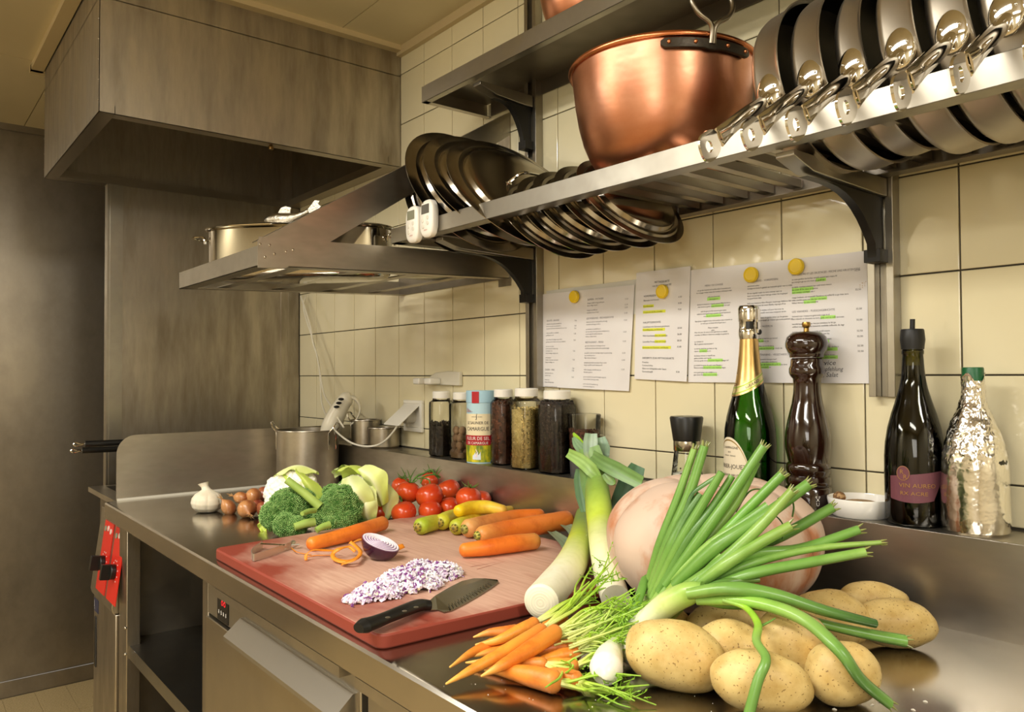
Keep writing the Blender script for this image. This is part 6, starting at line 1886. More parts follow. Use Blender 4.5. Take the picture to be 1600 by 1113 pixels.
while cnt < 2000 and tries < 60000:
    tries += 1
    x, y = rg.uniform(-.12, .12), rg.uniform(-.12, .12)
    h = heap_h(x, y)
    out = False
    if h <= 0:
        if rg.random() > .012: continue
        if heap_h(x * .82, y * .82) <= 0: continue
        out = True; h = .002
    cnt += 1
    z = h * rg.uniform(.55, 1.0) if not out else .0015
    s_ = Vector((rg.uniform(.002, .0058), rg.uniform(.0014, .0032), rg.uniform(.0008, .002)))
    R_ = Matrix.Rotation(rg.uniform(0, 6.3), 3, 'Z') @ Matrix.Rotation(rg.uniform(-.9, .9), 3, 'X') @ Matrix.Rotation(rg.uniform(-.9, .9), 3, 'Y')
    p = Vector((x, y, z + .0012))
    k = rg.random(); edge_c = P1 if k < .22 else (P2 if k < .6 else W_)
    body = W_ if rg.random() > .06 else C('#f4efc8')
    vs = []; cl = []
    for ix, iy, iz in ((-1, -1, -1), (1, -1, -1), (1, 1, -1), (-1, 1, -1), (-1, -1, 1), (1, -1, 1), (1, 1, 1), (-1, 1, 1)):
        vs.append(p + R_ @ Vector((ix * s_.x, iy * s_.y + .25 * s_.x * (ix * ix - .5), iz * s_.z))); cl.append(edge_c if iz > 0 and k < .22 else (edge_c if iy > 0 else body))
    m.add(vs, [(0, 3, 2, 1), (4, 5, 6, 7), (0, 1, 5, 4), (1, 2, 6, 5), (2, 3, 7, 6), (3, 0, 4, 7)], cl)
zlo = min(v[2] for v in m.v); m.v = [(x, y, max(z, .0003)) for x, y, z in m.v]
o = m.build('chopped_onion', mat('chopped_onion_flesh', '#ffffff', .35, vc=True, sss=.1), None, loc=O_, smooth=False, kind='stuff'); tag(o, 'heap of finely chopped red onion in front of the knife', 'onion')

# knife
t = thing('kitchen_knife', 'black handled kitchen knife lying on the front right corner of the board', 'knife', (-0.9687, -0.6301, 0.94))
q = Vector((-0.9687, -0.6301, 0.94))
out = [(-0.9537, -0.644, 0.946), (-0.9822, -0.608, 0.946), (-1.0046, -0.5699, 0.946), (-1.0241, -0.5298, 0.946), (-1.025, -0.5066, 0.946), (-1.0146, -0.4912, 0.9455), (-0.9974, -0.4798, 0.945), (-0.9915, -0.4818, 0.9435), (-0.9765, -0.5048, 0.9425), (-0.9538, -0.5464, 0.942), (-0.9326, -0.5875, 0.942), (-0.9177, -0.6223, 0.942), (-0.9173, -0.6356, 0.942), (-0.9329, -0.636, 0.942), (-0.9337, -0.6473, 0.944)]
vs = [Vector(a) - q for a in out]; n = len(vs)
m = MB(); m.add(vs + [v + Vector((0, 0, -.0012)) for v in vs], [tuple(range(n)), tuple(range(2 * n - 1, n - 1, -1))] + [(i, n + i, n + (i + 1) % n, (i + 1) % n) for i in range(n)])
bl = m.build('blade', mat('knife_steel', '#8f8b7c', .22, 1.0, bump=.2, bscale=60, bstretch=(1, 8, 1), bdist=.0005), t, smooth=False)
m = MB()
for k in range(15):
    f = k / 14; a = Vector((-0.9205, -0.6226, 0.9432)) * (1 - f) + Vector((-0.9804, -0.5044, 0.9436)) * f - q; b = Vector((-0.9459, -0.6108, 0.9452)) * (1 - f) + Vector((-0.9954, -0.5043, 0.9455)) * f - q
    b = a * .35 + b * .65
    s_ = (Vector((-0.991, -0.4963, 0.94)) - Vector((-0.9294, -0.6166, 0.94))).normalized() * .0011
    m.add([a - s_ + Vector((0, 0, .0002)), a + s_ + Vector((0, 0, .0002)), b + s_ + Vector((0, 0, .0003)), b - s_ + Vector((0, 0, .0003))], [(0, 1, 2, 3)])
m.build('hollow_grind', mat('ground_steel', '#6f6b5f', .35, 1.0), bl, smooth=False, kind='stuff')
hpts = [(-0.9421, -0.6428, 0.9475), (-0.9447, -0.6593, 0.95), (-0.9274, -0.6956, 0.953), (-0.9167, -0.7264, 0.953), (-0.9086, -0.7499, 0.953), (-0.905, -0.7657, 0.953), (-0.9011, -0.7768, 0.953)]
P_ = smooth_path([Vector(a) - q for a in hpts], 5)
m = MB(); m.tube(P_, lerp_list([.0095, .0115, .0110, .0105, .0115, .0130, .0085], len(P_)), 18, flat=.72, up=(0, 0, 1)); hd = m.build('handle', mat('black_knife_handle', '#12110f', .42), t)
for a in ((-0.9115, -0.6851, 0.9598), (-0.9026, -0.7084, 0.9612), (-0.894, -0.7385, 0.9608)):
    m = MB(); m.ell(Vector(a) - q, (.0035, .0035, .0006), nu=12, nv=6); m.build('rivet', mat('rivet_metal', '#b5b3ab', .3, 1.0), hd)

# ================================================================== LEEKS
LEEK = mat('leek_skin', '#ffffff', .38, vc=True, base2='#f0f1e2', nscale=60, stretch=(1, 1, 1), nlo=.45, nhi=.8, bump=.25, bscale=120, bdist=.0006, sss=.05)
CW, CY, CG, CD, CP = C('#f0edd2'), C('#c9d84a'), C('#7d9c48'), C('#4d7048'), C('#8da78a')


def strip_leaf(pts, widths, thick, cols, parent, q, name='leaf', fold=.25, up=(0, 0, 1), nx=6):
    """broad leaf ribbon with a shallow V fold and real thickness"""
    P_ = smooth_path([Vector(a) - q for a in pts], 6); n = len(P_)
    W_ = lerp_list(widths, n); Cc = lerp_list(cols, n); up = Vector(up)
    m = MB(); vs = []; cl = []; fs = []
    for i, p in enumerate(P_):
        td = (P_[min(i + 1, n - 1)] - P_[max(i - 1, 0)]).normalized()
        sd = td.cross(up)
        if sd.length < 1e-4: sd = td.orthogonal()
        sd.normalize(); nn_ = sd.cross(td).normalized()
        for side in (1, -1):
            for k in range(nx + 1):
                s_ = (k / nx - .5) * 2 * side
                h = abs(s_) * fold * W_[i]
                vs.append(p + sd * s_ * W_[i] + nn_ * (h + side * thick / 2)); 
                sh = .88 + .12 * cos(s_ * 9); cl.append(tuple(c_ * sh for c_ in Cc[i][:3]) + (1,))
    r_ = 2 * (nx + 1)
    for i in range(n - 1):
        for k in range(r_): fs.append((i * r_ + k, i * r_ + (k + 1) % r_, (i + 1) * r_ + (k + 1) % r_, (i + 1) * r_ + k))
    fs += [tuple(range(r_)), tuple(range((n - 1) * r_, n * r_))[::-1]]
    m.add(vs, fs, cl)
    return m.build(name, LEEK, parent, sharp=60)


t = thing('leek', 'leek with its cut white end towards the camera, resting on the board edge', 'leek', (-0.8648, -0.5051, 0.94), group='leeks')
q = Vector((-0.8648, -0.5051, 0.94))
pts = [(-0.8436, -0.5197, 0.952), (-0.8846, -0.456, 0.956), (-0.9272, -0.3872, 0.964), (-1.0081, -0.2885, 0.968), (-1.1049, -0.1821, 0.97), (-1.2341, -0.0472, 0.972)]
P_ = smooth_path([Vector(a) - q for a in pts], 7)
m = MB(); m.tube(P_, lerp_list([.0255, .0258, .0255, .0250, .0250, .024], len(P_)), 28, cols=lerp_list([CW, CW, C('#e5e8a8'), CY, CG, CG], len(P_)), caps=False); m.build('shaft', LEEK, t, sharp=60)
m = MB(); d0 = (P_[0] - P_[2]).normalized(); e1 = d0.orthogonal().normalized(); e2 = d0.cross(e1)
def capf(u, v):
    rr = .0255 * v; z = .006 * (1 - v ** 4) + .0006 * sin(v * 40)
    return tuple(P_[0] + (e1 * cos(2 * pi * u) + e2 * sin(2 * pi * u)) * rr + d0 * z)
m.grid(capf, 32, 16, cu=True, colfn=lambda u, v: tuple(C('#f3edd0')[i] * (1 - .14 * max(0, sin(v * 40)) ** 2) for i in range(3)) + (1,)); m.build('cut_end', mat('cut_leek', '#ffffff', .45, vc=True, sss=.1), t, sharp=80, recalc=False)
strip_leaf([(-0.9628, -0.332, 0.955), (-1.0237, -0.2925, 0.958), (-1.0963, -0.2426, 0.955), (-1.2015, -0.1812, 0.95)], [.013, .015, .014, .009], .0012, [CP, CP, C('#7f9c80'), CP], t, q)
strip_leaf([(-0.9844, -0.2959, 0.962), (-1.06, -0.2389, 0.964), (-1.1287, -0.187, 0.962), (-1.1943, -0.1486, 0.96)], [.014, .015, .015, .012], .0012, [CP, C('#9ab29a'), CP, CP], t, q)

t = thing('leek', 'tall leek leaning against the splash with fanned green leaves at the top', 'leek', (-0.8069, -0.4126, 0.945), group='leeks')
q = Vector((-0.8069, -0.4126, 0.945))
pts = [(-0.8047, -0.4096, 0.944), (-0.8645, -0.3625, 0.958), (-0.9096, -0.3277, 0.985), (-0.9742, -0.2696, 1.01), (-1.0194, -0.2302, 1.045), (-1.0995, -0.155, 1.0713)]
P_ = smooth_path([Vector(a) - q for a in pts], 7)
m = MB(); m.tube(P_, lerp_list([.0215, .0225, .0225, .0235, .028, .030], len(P_)), 28, cols=lerp_list([CW, CW, C('#e9ecb4'), C('#c8dc50'), C('#8fae4a'), C('#6f9450')], len(P_)), flat=lerp_list([1, 1, 1, .95, .8, .7], len(P_)), up=(0, -1, 0)); m.build('shaft', LEEK, t, sharp=60)
V = (.6, -.8, .1)
strip_leaf([(-1.0481, -0.2, 1.0264), (-1.0662, -0.19, 1.0655), (-1.0778, -0.185, 1.1006), (-1.0913, -0.18, 1.13)], [.022, .027, .026, .020], .0014, [C('#7fa04c'), C('#6f9450'), CG, C('#7ba252')], t, q, up=V, fold=.2)
strip_leaf([(-1.0392, -0.2, 1.0681), (-1.0543, -0.21, 1.0925), (-1.0835, -0.21, 1.1081), (-1.1192, -0.21, 1.12)], [.006, .013, .0125, .009], .0012, [C('#8fb45a'), C('#8cb05c'), C('#9cc06a'), C('#8fb45a')], t, q, up=V)
strip_leaf([(-1.0725, -0.19, 1.1173), (-1.0388, -0.2, 1.1087), (-0.998, -0.2, 1.097), (-0.9483, -0.19, 1.078)], [.010, .013, .0145, .012], .0012, [C('#7ea05c'), C('#6d9150'), C('#6f9552'), C('#7aa05a')], t, q, up=V)
strip_leaf([(-1.0795, -0.185, 1.1041), (-1.0878, -0.18, 1.1241), (-1.0927, -0.175, 1.142), (-1.0959, -0.17, 1.1565)], [.010, .014, .014, .012], .0012, [C('#c4cf7c'), C('#93ab92'), C('#9fb59c'), C('#8fa98c')], t, q, up=V)
strip_leaf([(-1.0855, -0.16, 1.0918), (-1.0917, -0.15, 1.113), (-1.0929, -0.145, 1.1277), (-1.1012, -0.14, 1.147)], [.014, .018, .017, .010], .0012, [CG, C('#84a183'), C('#8aa789'), C('#80a07c')], t, q, up=V)
strip_leaf([(-1.0949, -0.175, 1.1021), (-1.1177, -0.17, 1.1199), (-1.1411, -0.165, 1.1332), (-1.1575, -0.16, 1.1447)], [.006, .011, .009, .003], .0012, [C('#a9c870'), C('#7d9d70'), C('#88a980'), C('#80a278')], t, q, up=V)
strip_leaf([(-1.1121, -0.165, 1.1125), (-1.1316, -0.16, 1.1297), (-1.1515, -0.155, 1.1422), (-1.168, -0.15, 1.1526)], [.005, .007, .006, .002], .0012, [C('#b6d83c'), C('#a6d02e'), C('#9fcb30'), C('#9bc83a')], t, q, up=V)
strip_leaf([(-1.0359, -0.17, 0.9946), (-1.0346, -0.15, 1.0287), (-1.0267, -0.135, 1.0647), (-1.0203, -0.12, 1.097)], [.014, .021, .023, .014], .0014, [C('#3f6a3e'), C('#3b6a40'), C('#44734a'), C('#4b7a4e')], t, q, up=V, fold=.15)
strip_leaf([(-1.0307, -0.2, 1.088), (-1.0193, -0.2, 1.0796), (-1.0096, -0.2, 1.0747), (-1.0031, -0.2, 1.0731)], [.006, .010, .008, .003], .0012, [C('#6f9552'), CG, C('#6f9552'), CG], t, q, up=V)
strip_leaf([(-1.0946, -0.19, 1.007), (-1.1066, -0.185, 1.0359), (-1.1169, -0.18, 1.0655), (-1.122, -0.175, 1.0859)], [.008, .013, .013, .009], .0012, [C('#557f45'), C('#4f7a46'), C('#557f49'), C('#6a9260')], t, q, up=V, fold=.15)

# ================================================================== SPRING ONIONS
SON = mat('spring_onion_leaf', '#ffffff', .3, vc=True, base2='#dfead0', nscale=40, nlo=.5, nhi=.8, bump=.15, bscale=200, bdist=.0004)
SG, SG2, SGL, SGD, SGY = C('#6e9a46'), C('#567f3a'), C('#8db358'), C('#375c2a'), C('#b2cc5a')


def onion_leaf(pts, r0, r1, cols, parent, q, flat=.8, dry=False, n=10):
    P_ = smooth_path([Vector(a) - q for a in pts], 8); M_ = len(P_)
    R_ = lerp_list([r0 * .8, r0, (r0 + r1) / 2, r1], M_)
    m = MB(); m.tube(P_, R_, n, cols=lerp_list(cols, M_), flat=flat)
    d = (P_[-1] - P_[-2]).normalized(); e = d.orthogonal().normalized(); f_ = d.cross(e)
    if dry:   # frayed cut tip
        for k in range(5):
            a = k * 1.3; m.tube([P_[-1] + (e * cos(a) + f_ * sin(a)) * r1 * .6, P_[-1] + d * .007 + (e * cos(a) + f_ * sin(a)) * r1 * .9], [.0016, .0004], 5, col=C('#8b9150'))
    return m.build('leaf', SON, parent, sharp=60)


def spring_onion(label, base, shank, sr, scols, leaves, name='spring_onion'):
    q = Vector(base); t = thing(name, label, 'spring onion', base, group='spring onions over the pumpkin')
    P_ = smooth_path([Vector(a) - q for a in shank], 6)
    m = MB(); m.tube(P_, lerp_list(sr, len(P_)), 16, cols=lerp_list(scols, len(P_))); 
    m.build('shank', SON, t, sharp=70)
    for L_ in leaves: onion_leaf(*L_[:4], t, q, **(L_[4] if len(L_) > 4 else {}))
    return t


GWT = C('#eef0d4')
spring_onion('spring onion whose leaves stand most upright, leftmost of the fan over the pumpkin', (-0.7156, -0.4524, 0.9467), [(-0.7174, -0.4543, 0.9407), (-0.7149, -0.4518, 0.9553), (-0.7113, -0.448, 0.975), (-0.7003, -0.4512, 1.0008)], [.011, .012, .012, .010], [GWT, C('#d5e0a0'), SGL, SG], [
    ([(-0.7102, -0.4544, 0.9696), (-0.6858, -0.4508, 1.0455), (-0.6654, -0.4357, 1.1136), (-0.651, -0.42, 1.1747)], .0070, .0050, [SGL, SG, SG, SGL], dict(dry=True)),
    ([(-0.6979, -0.4632, 0.974), (-0.6685, -0.4534, 1.053), (-0.6473, -0.4374, 1.1159), (-0.6331, -0.4219, 1.1802)], .0085, .0060, [SGL, SG, SG, SG], dict(dry=True)),
    ([(-0.6884, -0.4676, 0.981), (-0.6577, -0.4638, 1.048), (-0.6446, -0.4489, 1.0889), (-0.6311, -0.4333, 1.1198)], .0080, .0055, [SGL, SG, SG2, SG2]),
    ([(-0.6444, -0.449, 1.097), (-0.6378, -0.4416, 1.1199), (-0.6231, -0.4318, 1.1344), (-0.6081, -0.4215, 1.1464)], .0030, .0030, [SG2, SGD, SG2, SG], dict(flat=.4)),
    ([(-0.679, -0.4721, 0.9839), (-0.6429, -0.4617, 1.0584), (-0.6194, -0.4423, 1.1117), (-0.6014, -0.4293, 1.1501)], .0085, .0060, [SGL, SG, SG, SG])])
spring_onion('spring onion second in the fan, its longest leaf tip crossing the champagne label', (-0.6973, -0.4616, 0.9504), [(-0.6995, -0.4642, 0.9453), (-0.6949, -0.4592, 0.9655), (-0.6814, -0.4592, 0.9893), (-0.6654, -0.4563, 1.0169)], [.011, .013, .013, .011], [GWT, C('#cfdc90'), SGL, SG], [
    ([(-0.667, -0.4735, 0.9949), (-0.633, -0.4575, 1.0634), (-0.6135, -0.4347, 1.1036), (-0.5964, -0.415, 1.1445)], .0085, .0055, [SG, SG2, SG2, SG]),
    ([(-0.6551, -0.475, 1.0058), (-0.6165, -0.4532, 1.0695), (-0.5903, -0.4227, 1.1251), (-0.5651, -0.3934, 1.1824)], .0092, .0075, [SG, SG, SG, SG], dict(dry=True)),
    ([(-0.6608, -0.4659, 0.999), (-0.6236, -0.4377, 1.0582), (-0.5941, -0.4109, 1.1115), (-0.5764, -0.3907, 1.1621)], .0090, .0060, [SG, SGL, SGL, SG]),
    ([(-0.6607, -0.4811, 0.9815), (-0.6241, -0.4692, 1.027), (-0.5825, -0.4277, 1.0911), (-0.5429, -0.3885, 1.1491)], .0095, .0075, [SGY, SGL, C('#6ba23a'), SG], dict(dry=True)),
    ([(-0.5973, -0.4065, 1.0985), (-0.5863, -0.4016, 1.1195), (-0.5767, -0.3978, 1.1282), (-0.5656, -0.3841, 1.1274)], .0030, .0018, [SG2, SGD, SG2, SGD], dict(flat=.4))])
spring_onion('spring onion with the thickest leaf, ending right of the mill foot', (-0.6808, -0.473, 0.9509), [(-0.6839, -0.4769, 0.9484), (-0.6773, -0.4693, 0.9674), (-0.661, -0.4658, 0.9908), (-0.6423, -0.4593, 1.0138)], [.011, .0135, .014, .012], [GWT, C('#c5d67c'), SGL, SG], [
    ([(-0.6377, -0.4774, 1.0098), (-0.5887, -0.4583, 1.063), (-0.551, -0.4207, 1.0986), (-0.512, -0.3817, 1.1401)], .0110, .0085, [SG, SG, SG, SG], dict(dry=True)),
    ([(-0.6466, -0.4727, 1.0152), (-0.6029, -0.452, 1.0636), (-0.5716, -0.4301, 1.0906), (-0.5487, -0.4104, 1.1132)], .0070, .0070, [SGL, SGL, SG, SG]),
    ([(-0.6256, -0.4862, 1.006), (-0.583, -0.4664, 1.0422), (-0.5448, -0.4367, 1.0901), (-0.5191, -0.4063, 1.1332)], .0100, .0070, [SGL, SG, SGL, C('#86a24c')], dict(dry=True)),
    ([(-0.6424, -0.4904, 0.9835), (-0.6092, -0.4821, 1.0126), (-0.591, -0.4683, 1.0371), (-0.5819, -0.4576, 1.054)], .0100, .0060, [SG, SG, SG, SGL]),
    ([(-0.6335, -0.4641, 1.0044), (-0.5853, -0.4376, 1.0489), (-0.5425, -0.3934, 1.0748), (-0.4995, -0.3492, 1.1105)], .0100, .0075, [SGD, SGD, SG2, SG], dict(dry=True)),
    ([(-0.5412, -0.4014, 1.1209), (-0.5328, -0.3912, 1.1271), (-0.5292, -0.3862, 1.1131), (-0.5305, -0.3872, 1.0991)], .0025, .0020, [SG2, SGD, SG2, SG2], dict(flat=.4)),
    ([(-0.5459, -0.4148, 1.1079), (-0.5374, -0.4038, 1.097), (-0.531, -0.4034, 1.0856), (-0.5331, -0.4056, 1.0741)], .0022, .0020, [SG2, SGD, SG2, SG2], dict(flat=.4))])
spring_onion('spring onion whose straight leaves point right across the pumpkin, lowest of the fan', (-0.6654, -0.4858, 0.9492), [(-0.6674, -0.4883, 0.9492), (-0.6552, -0.4817, 0.9669), (-0.6414, -0.4732, 0.9868), (-0.6189, -0.4699, 1.0085)], [.010, .013, .0135, .011], [GWT, C('#c5d67c'), SGL, SG], [
    ([(-0.6175, -0.484, 1.0035), (-0.572, -0.4688, 1.0446), (-0.5423, -0.4409, 1.0721), (-0.5149, -0.4156, 1.0941)], .0095, .0080, [SG, SGL, C('#7fa64a'), C('#8aa84f')], dict(dry=True)),
    ([(-0.6182, -0.477, 1.006), (-0.5605, -0.4469, 1.0547), (-0.5143, -0.3979, 1.0647), (-0.4649, -0.3533, 1.0892)], .0088, .0068, [SGD, SG, SG, SG], dict(dry=True)),
    ([(-0.6125, -0.478, 1.0073), (-0.5529, -0.4452, 1.0467), (-0.4994, -0.3953, 1.0669), (-0.4443, -0.3432, 1.0762)], .0070, .0035, [SG2, SG, SGL, C('#8aa84f')], dict(dry=True)),
    ([(-0.6062, -0.486, 1.0063), (-0.5472, -0.4537, 1.0371), (-0.4989, -0.4103, 1.0528), (-0.4507, -0.3668, 1.0674)], .0085, .0068, [SG, SG, SG, SGL], dict(dry=True)),
    ([(-0.5942, -0.4952, 1.0105), (-0.571, -0.4829, 1.0245), (-0.5568, -0.4653, 1.0297), (-0.5398, -0.4442, 1.0311)], .0070, .0045, [SG, SG2, C('#5e7f3a'), C('#6f8a44')])])
spring_onion('thick white stemmed spring onion whose leaves droop to the right over the potatoes', (-0.6749, -0.5134, 0.947), [(-0.6809, -0.5128, 0.9413), (-0.6683, -0.5135, 0.955), (-0.6469, -0.5116, 0.9748), (-0.6234, -0.507, 0.9964), (-0.5989, -0.5011, 1.0121), (-0.5806, -0.4946, 1.0193)], [.0120, .0145, .0145, .0150, .0140, .010], [C('#f6f2e2'), C('#f6f3e0'), C('#eff0cc'), C('#d2e092'), C('#9fc25a'), SGL], [
    ([(-0.5925, -0.5092, 1.0149), (-0.5495, -0.488, 1.0262), (-0.5116, -0.4567, 1.0215), (-0.4701, -0.4206, 1.006), (-0.4351, -0.3766, 0.9914)], .0105, .0060, [SGL, SG, SG, SG2, SGD]),
    ([(-0.5856, -0.5003, 1.0073), (-0.53, -0.4793, 1.0143), (-0.4716, -0.4704, 1.0084), (-0.4199, -0.4854, 0.9912), (-0.4036, -0.4721, 0.9622), (-0.3882, -0.444, 0.9353)], .0090, .0060, [SGL, C('#8fc04e'), SGL, SG, SG2, SG], dict(dry=True)),
    ([(-0.5372, -0.4562, 1.0084), (-0.492, -0.4234, 0.992), (-0.4531, -0.3825, 0.9788), (-0.4171, -0.3455, 0.97)], .0060, .0085, [SG2, SG, SG, SG], dict(dry=True)),
    ([(-0.5544, -0.4936, 1.013), (-0.5294, -0.4864, 1.0086), (-0.5005, -0.5061, 1.0017), (-0.4811, -0.5376, 0.9949), (-0.4577, -0.5562, 0.9872), (-0.4575, -0.5712, 0.9687), (-0.4617, -0.583, 0.9329)], .0045, .0055, [SGL, C('#9ccb3e'), C('#9ccb3e'), SGL, SG, SG, SG]),
    ([(-0.5163, -0.4902, 0.9896), (-0.5097, -0.4853, 0.9931), (-0.5042, -0.4787, 0.9973), (-0.4997, -0.4732, 1.0015)], .0020, .0008, [SG2, SG, SG, SG]),
    ([(-0.5998, -0.4941, 1.0053), (-0.5699, -0.4726, 1.0004), (-0.5385, -0.4416, 0.9979), (-0.5142, -0.427, 0.9896)], .0060, .0030, [SGL, SG, SG2, SGD])])
t = spring_onion('fat white spring onion bulb lying beside the bunch of baby carrots', (-0.6209, -0.6167, 0.945), [(-0.6136, -0.6283, 0.938), (-0.6146, -0.6262, 0.94), (-0.6233, -0.6153, 0.944), (-0.6406, -0.5924, 0.946), (-0.6634, -0.56, 0.946), (-0.6811, -0.5277, 0.95)], [.004, .013, .0190, .0165, .0100, .0075], [C('#efe9d5'), C('#f7f4e8'), C('#f7f4e8'), C('#f7f4e4'), C('#e6ecb8'), C('#a9c870')], [
    ([(-0.6771, -0.5342, 0.95), (-0.6797, -0.5138, 0.965), (-0.6881, -0.4889, 0.985), (-0.7072, -0.4548, 1)], .0070, .0060, [C('#a9c870'), SGL, SG, SG])])
m = MB(); q = Vector((-0.6209, -0.6167, 0.945)); b0 = Vector((-0.6174, -0.6255, 0.932)) - q
for k in range(16):
    a = k * .4; m.tube([b0, b0 + Vector((.003 * cos(a), .003 * sin(a), 0)) + (Vector((-0.6191, -0.6269, 0.922)) - Vector((-0.6174, -0.6255, 0.932))) * (.4 + .6 * ((k * 7) % 5) / 5)], [.0007, .0003], 4)
m.build('root', mat('onion_root', '#d9d0b4', .7), t, kind='stuff')
spring_onion('small white spring onion bulb tucked between the big bulb and the front potato', (-0.6494, -0.5483, 0.938), [(-0.6416, -0.5545, 0.934), (-0.6537, -0.5447, 0.936), (-0.6627, -0.5326, 0.944), (-0.6697, -0.519, 0.955)], [.006, .012, .0105, .007], [C('#efe9d5'), C('#f3efdf'), C('#e9ecc4'), C('#b6cf7c')], [])

# ================================================================== BUNCH OF BABY CARROTS
BC = [C('#f2a23c'), C('#ee9234'), C('#ea8a30'), C('#e88a38')]
STEMM = mat('carrot_stem', '#ffffff', .45, vc=True)
rg = random.Random(21)
carr = [
    ('long baby carrot lying on top, its tip nearest the worktop edge', [(-0.7331, -0.7567, 0.929), (-0.7328, -0.7235, 0.936), (-0.7311, -0.6735, 0.947), (-0.7442, -0.605, 0.955)], .0085, (-0.7511, -0.5458, 0.965), (-0.7468, -0.4722, 0.995)),
    ('baby carrot lying on top just right of the longest one', [(-0.7154, -0.7209, 0.934), (-0.7091, -0.6956, 0.942), (-0.7134, -0.6488, 0.95), (-0.724, -0.6006, 0.956)], .0105, (-0.7339, -0.5394, 0.962), (-0.6759, -0.5178, 0.985)),
    ('curved baby carrot under the long one, tip at the far left', [(-0.7736, -0.7239, 0.928), (-0.7896, -0.6826, 0.93), (-0.7937, -0.6467, 0.932), (-0.7845, -0.6209, 0.932)], .0085, None, None),
    ('short pale baby carrot, uppermost tip at the left', [(-0.8364, -0.6437, 0.93), (-0.8274, -0.6242, 0.934), (-0.8159, -0.6065, 0.934), (-0.8113, -0.5928, 0.934)], .0085, None, None),
    ('baby carrot crossing upward with its crown against the cut leek', [(-0.8019, -0.6658, 0.934), (-0.7826, -0.6481, 0.94), (-0.775, -0.6201, 0.948), (-0.7736, -0.5914, 0.953)], .0085, (-0.7694, -0.546, 0.965), (-0.7585, -0.4914, 0.97)),
    ('baby carrot at the back with its crown highest, behind the others', [(-0.7855, -0.5769, 0.938), (-0.7834, -0.5654, 0.942), (-0.7835, -0.5471, 0.945), (-0.782, -0.5346, 0.948)], .0090, (-0.7624, -0.5234, 0.975), (-0.7887, -0.4441, 1)),
    ('thick baby carrot whose crown is right of the pile, upper row', [(-0.7418, -0.6166, 0.936), (-0.7392, -0.5957, 0.94), (-0.7338, -0.5734, 0.943), (-0.7297, -0.555, 0.945)], .0110, (-0.7127, -0.5318, 0.955), (-0.6802, -0.5073, 0.97)),
    ('baby carrot in the middle row right, just under the thick one', [(-0.7392, -0.6574, 0.932), (-0.7299, -0.63, 0.936), (-0.7223, -0.6055, 0.938), (-0.7142, -0.5862, 0.939)], .0080, (-0.6925, -0.569, 0.948), (-0.6677, -0.5269, 0.965)),
    ('baby carrot in the middle row right with its crown touching the light stems', [(-0.7209, -0.6526, 0.93), (-0.709, -0.6327, 0.934), (-0.7022, -0.6101, 0.936), (-0.6946, -0.5918, 0.937)], .0085, (-0.6808, -0.5696, 0.945), (-0.6603, -0.5317, 0.96)),
    ('slim yellowish baby carrot lying horizontally through the lower middle', [(-0.7777, -0.6978, 0.926), (-0.7541, -0.6799, 0.93), (-0.7204, -0.6628, 0.934), (-0.6941, -0.6458, 0.936)], .0075, (-0.6696, -0.6379, 0.936), (-0.6395, -0.6215, 0.93)),
    ('fattest baby carrot, lowest in front and nearest the camera', [(-0.7353, -0.7015, 0.93), (-0.7102, -0.6855, 0.932), (-0.6779, -0.6743, 0.933), (-0.6509, -0.6686, 0.934)], .0130, (-0.6328, -0.6479, 0.928), (-0.5987, -0.6178, 0.926)),
    ('baby carrot at the lower right with its crown beside the white bulb', [(-0.6937, -0.6511, 0.93), (-0.6745, -0.6483, 0.932), (-0.6569, -0.6448, 0.932), (-0.6428, -0.6422, 0.932)], .0100, (-0.6201, -0.6407, 0.928), (-0.5755, -0.6277, 0.925)),
    ('baby carrot half hidden in the middle, right above the fattest one', [(-0.7429, -0.6445, 0.928), (-0.7195, -0.6338, 0.929), (-0.6937, -0.6261, 0.93), (-0.6773, -0.6126, 0.93)], .0095, (-0.6622, -0.5989, 0.94), (-0.648, -0.5596, 0.95)),
    ('small baby carrot tip showing between the two long ones at the left', [(-0.7878, -0.6809, 0.927), (-0.7826, -0.6583, 0.928), (-0.7722, -0.636, 0.929), (-0.7642, -0.6166, 0.93)], .0085, None, None)]
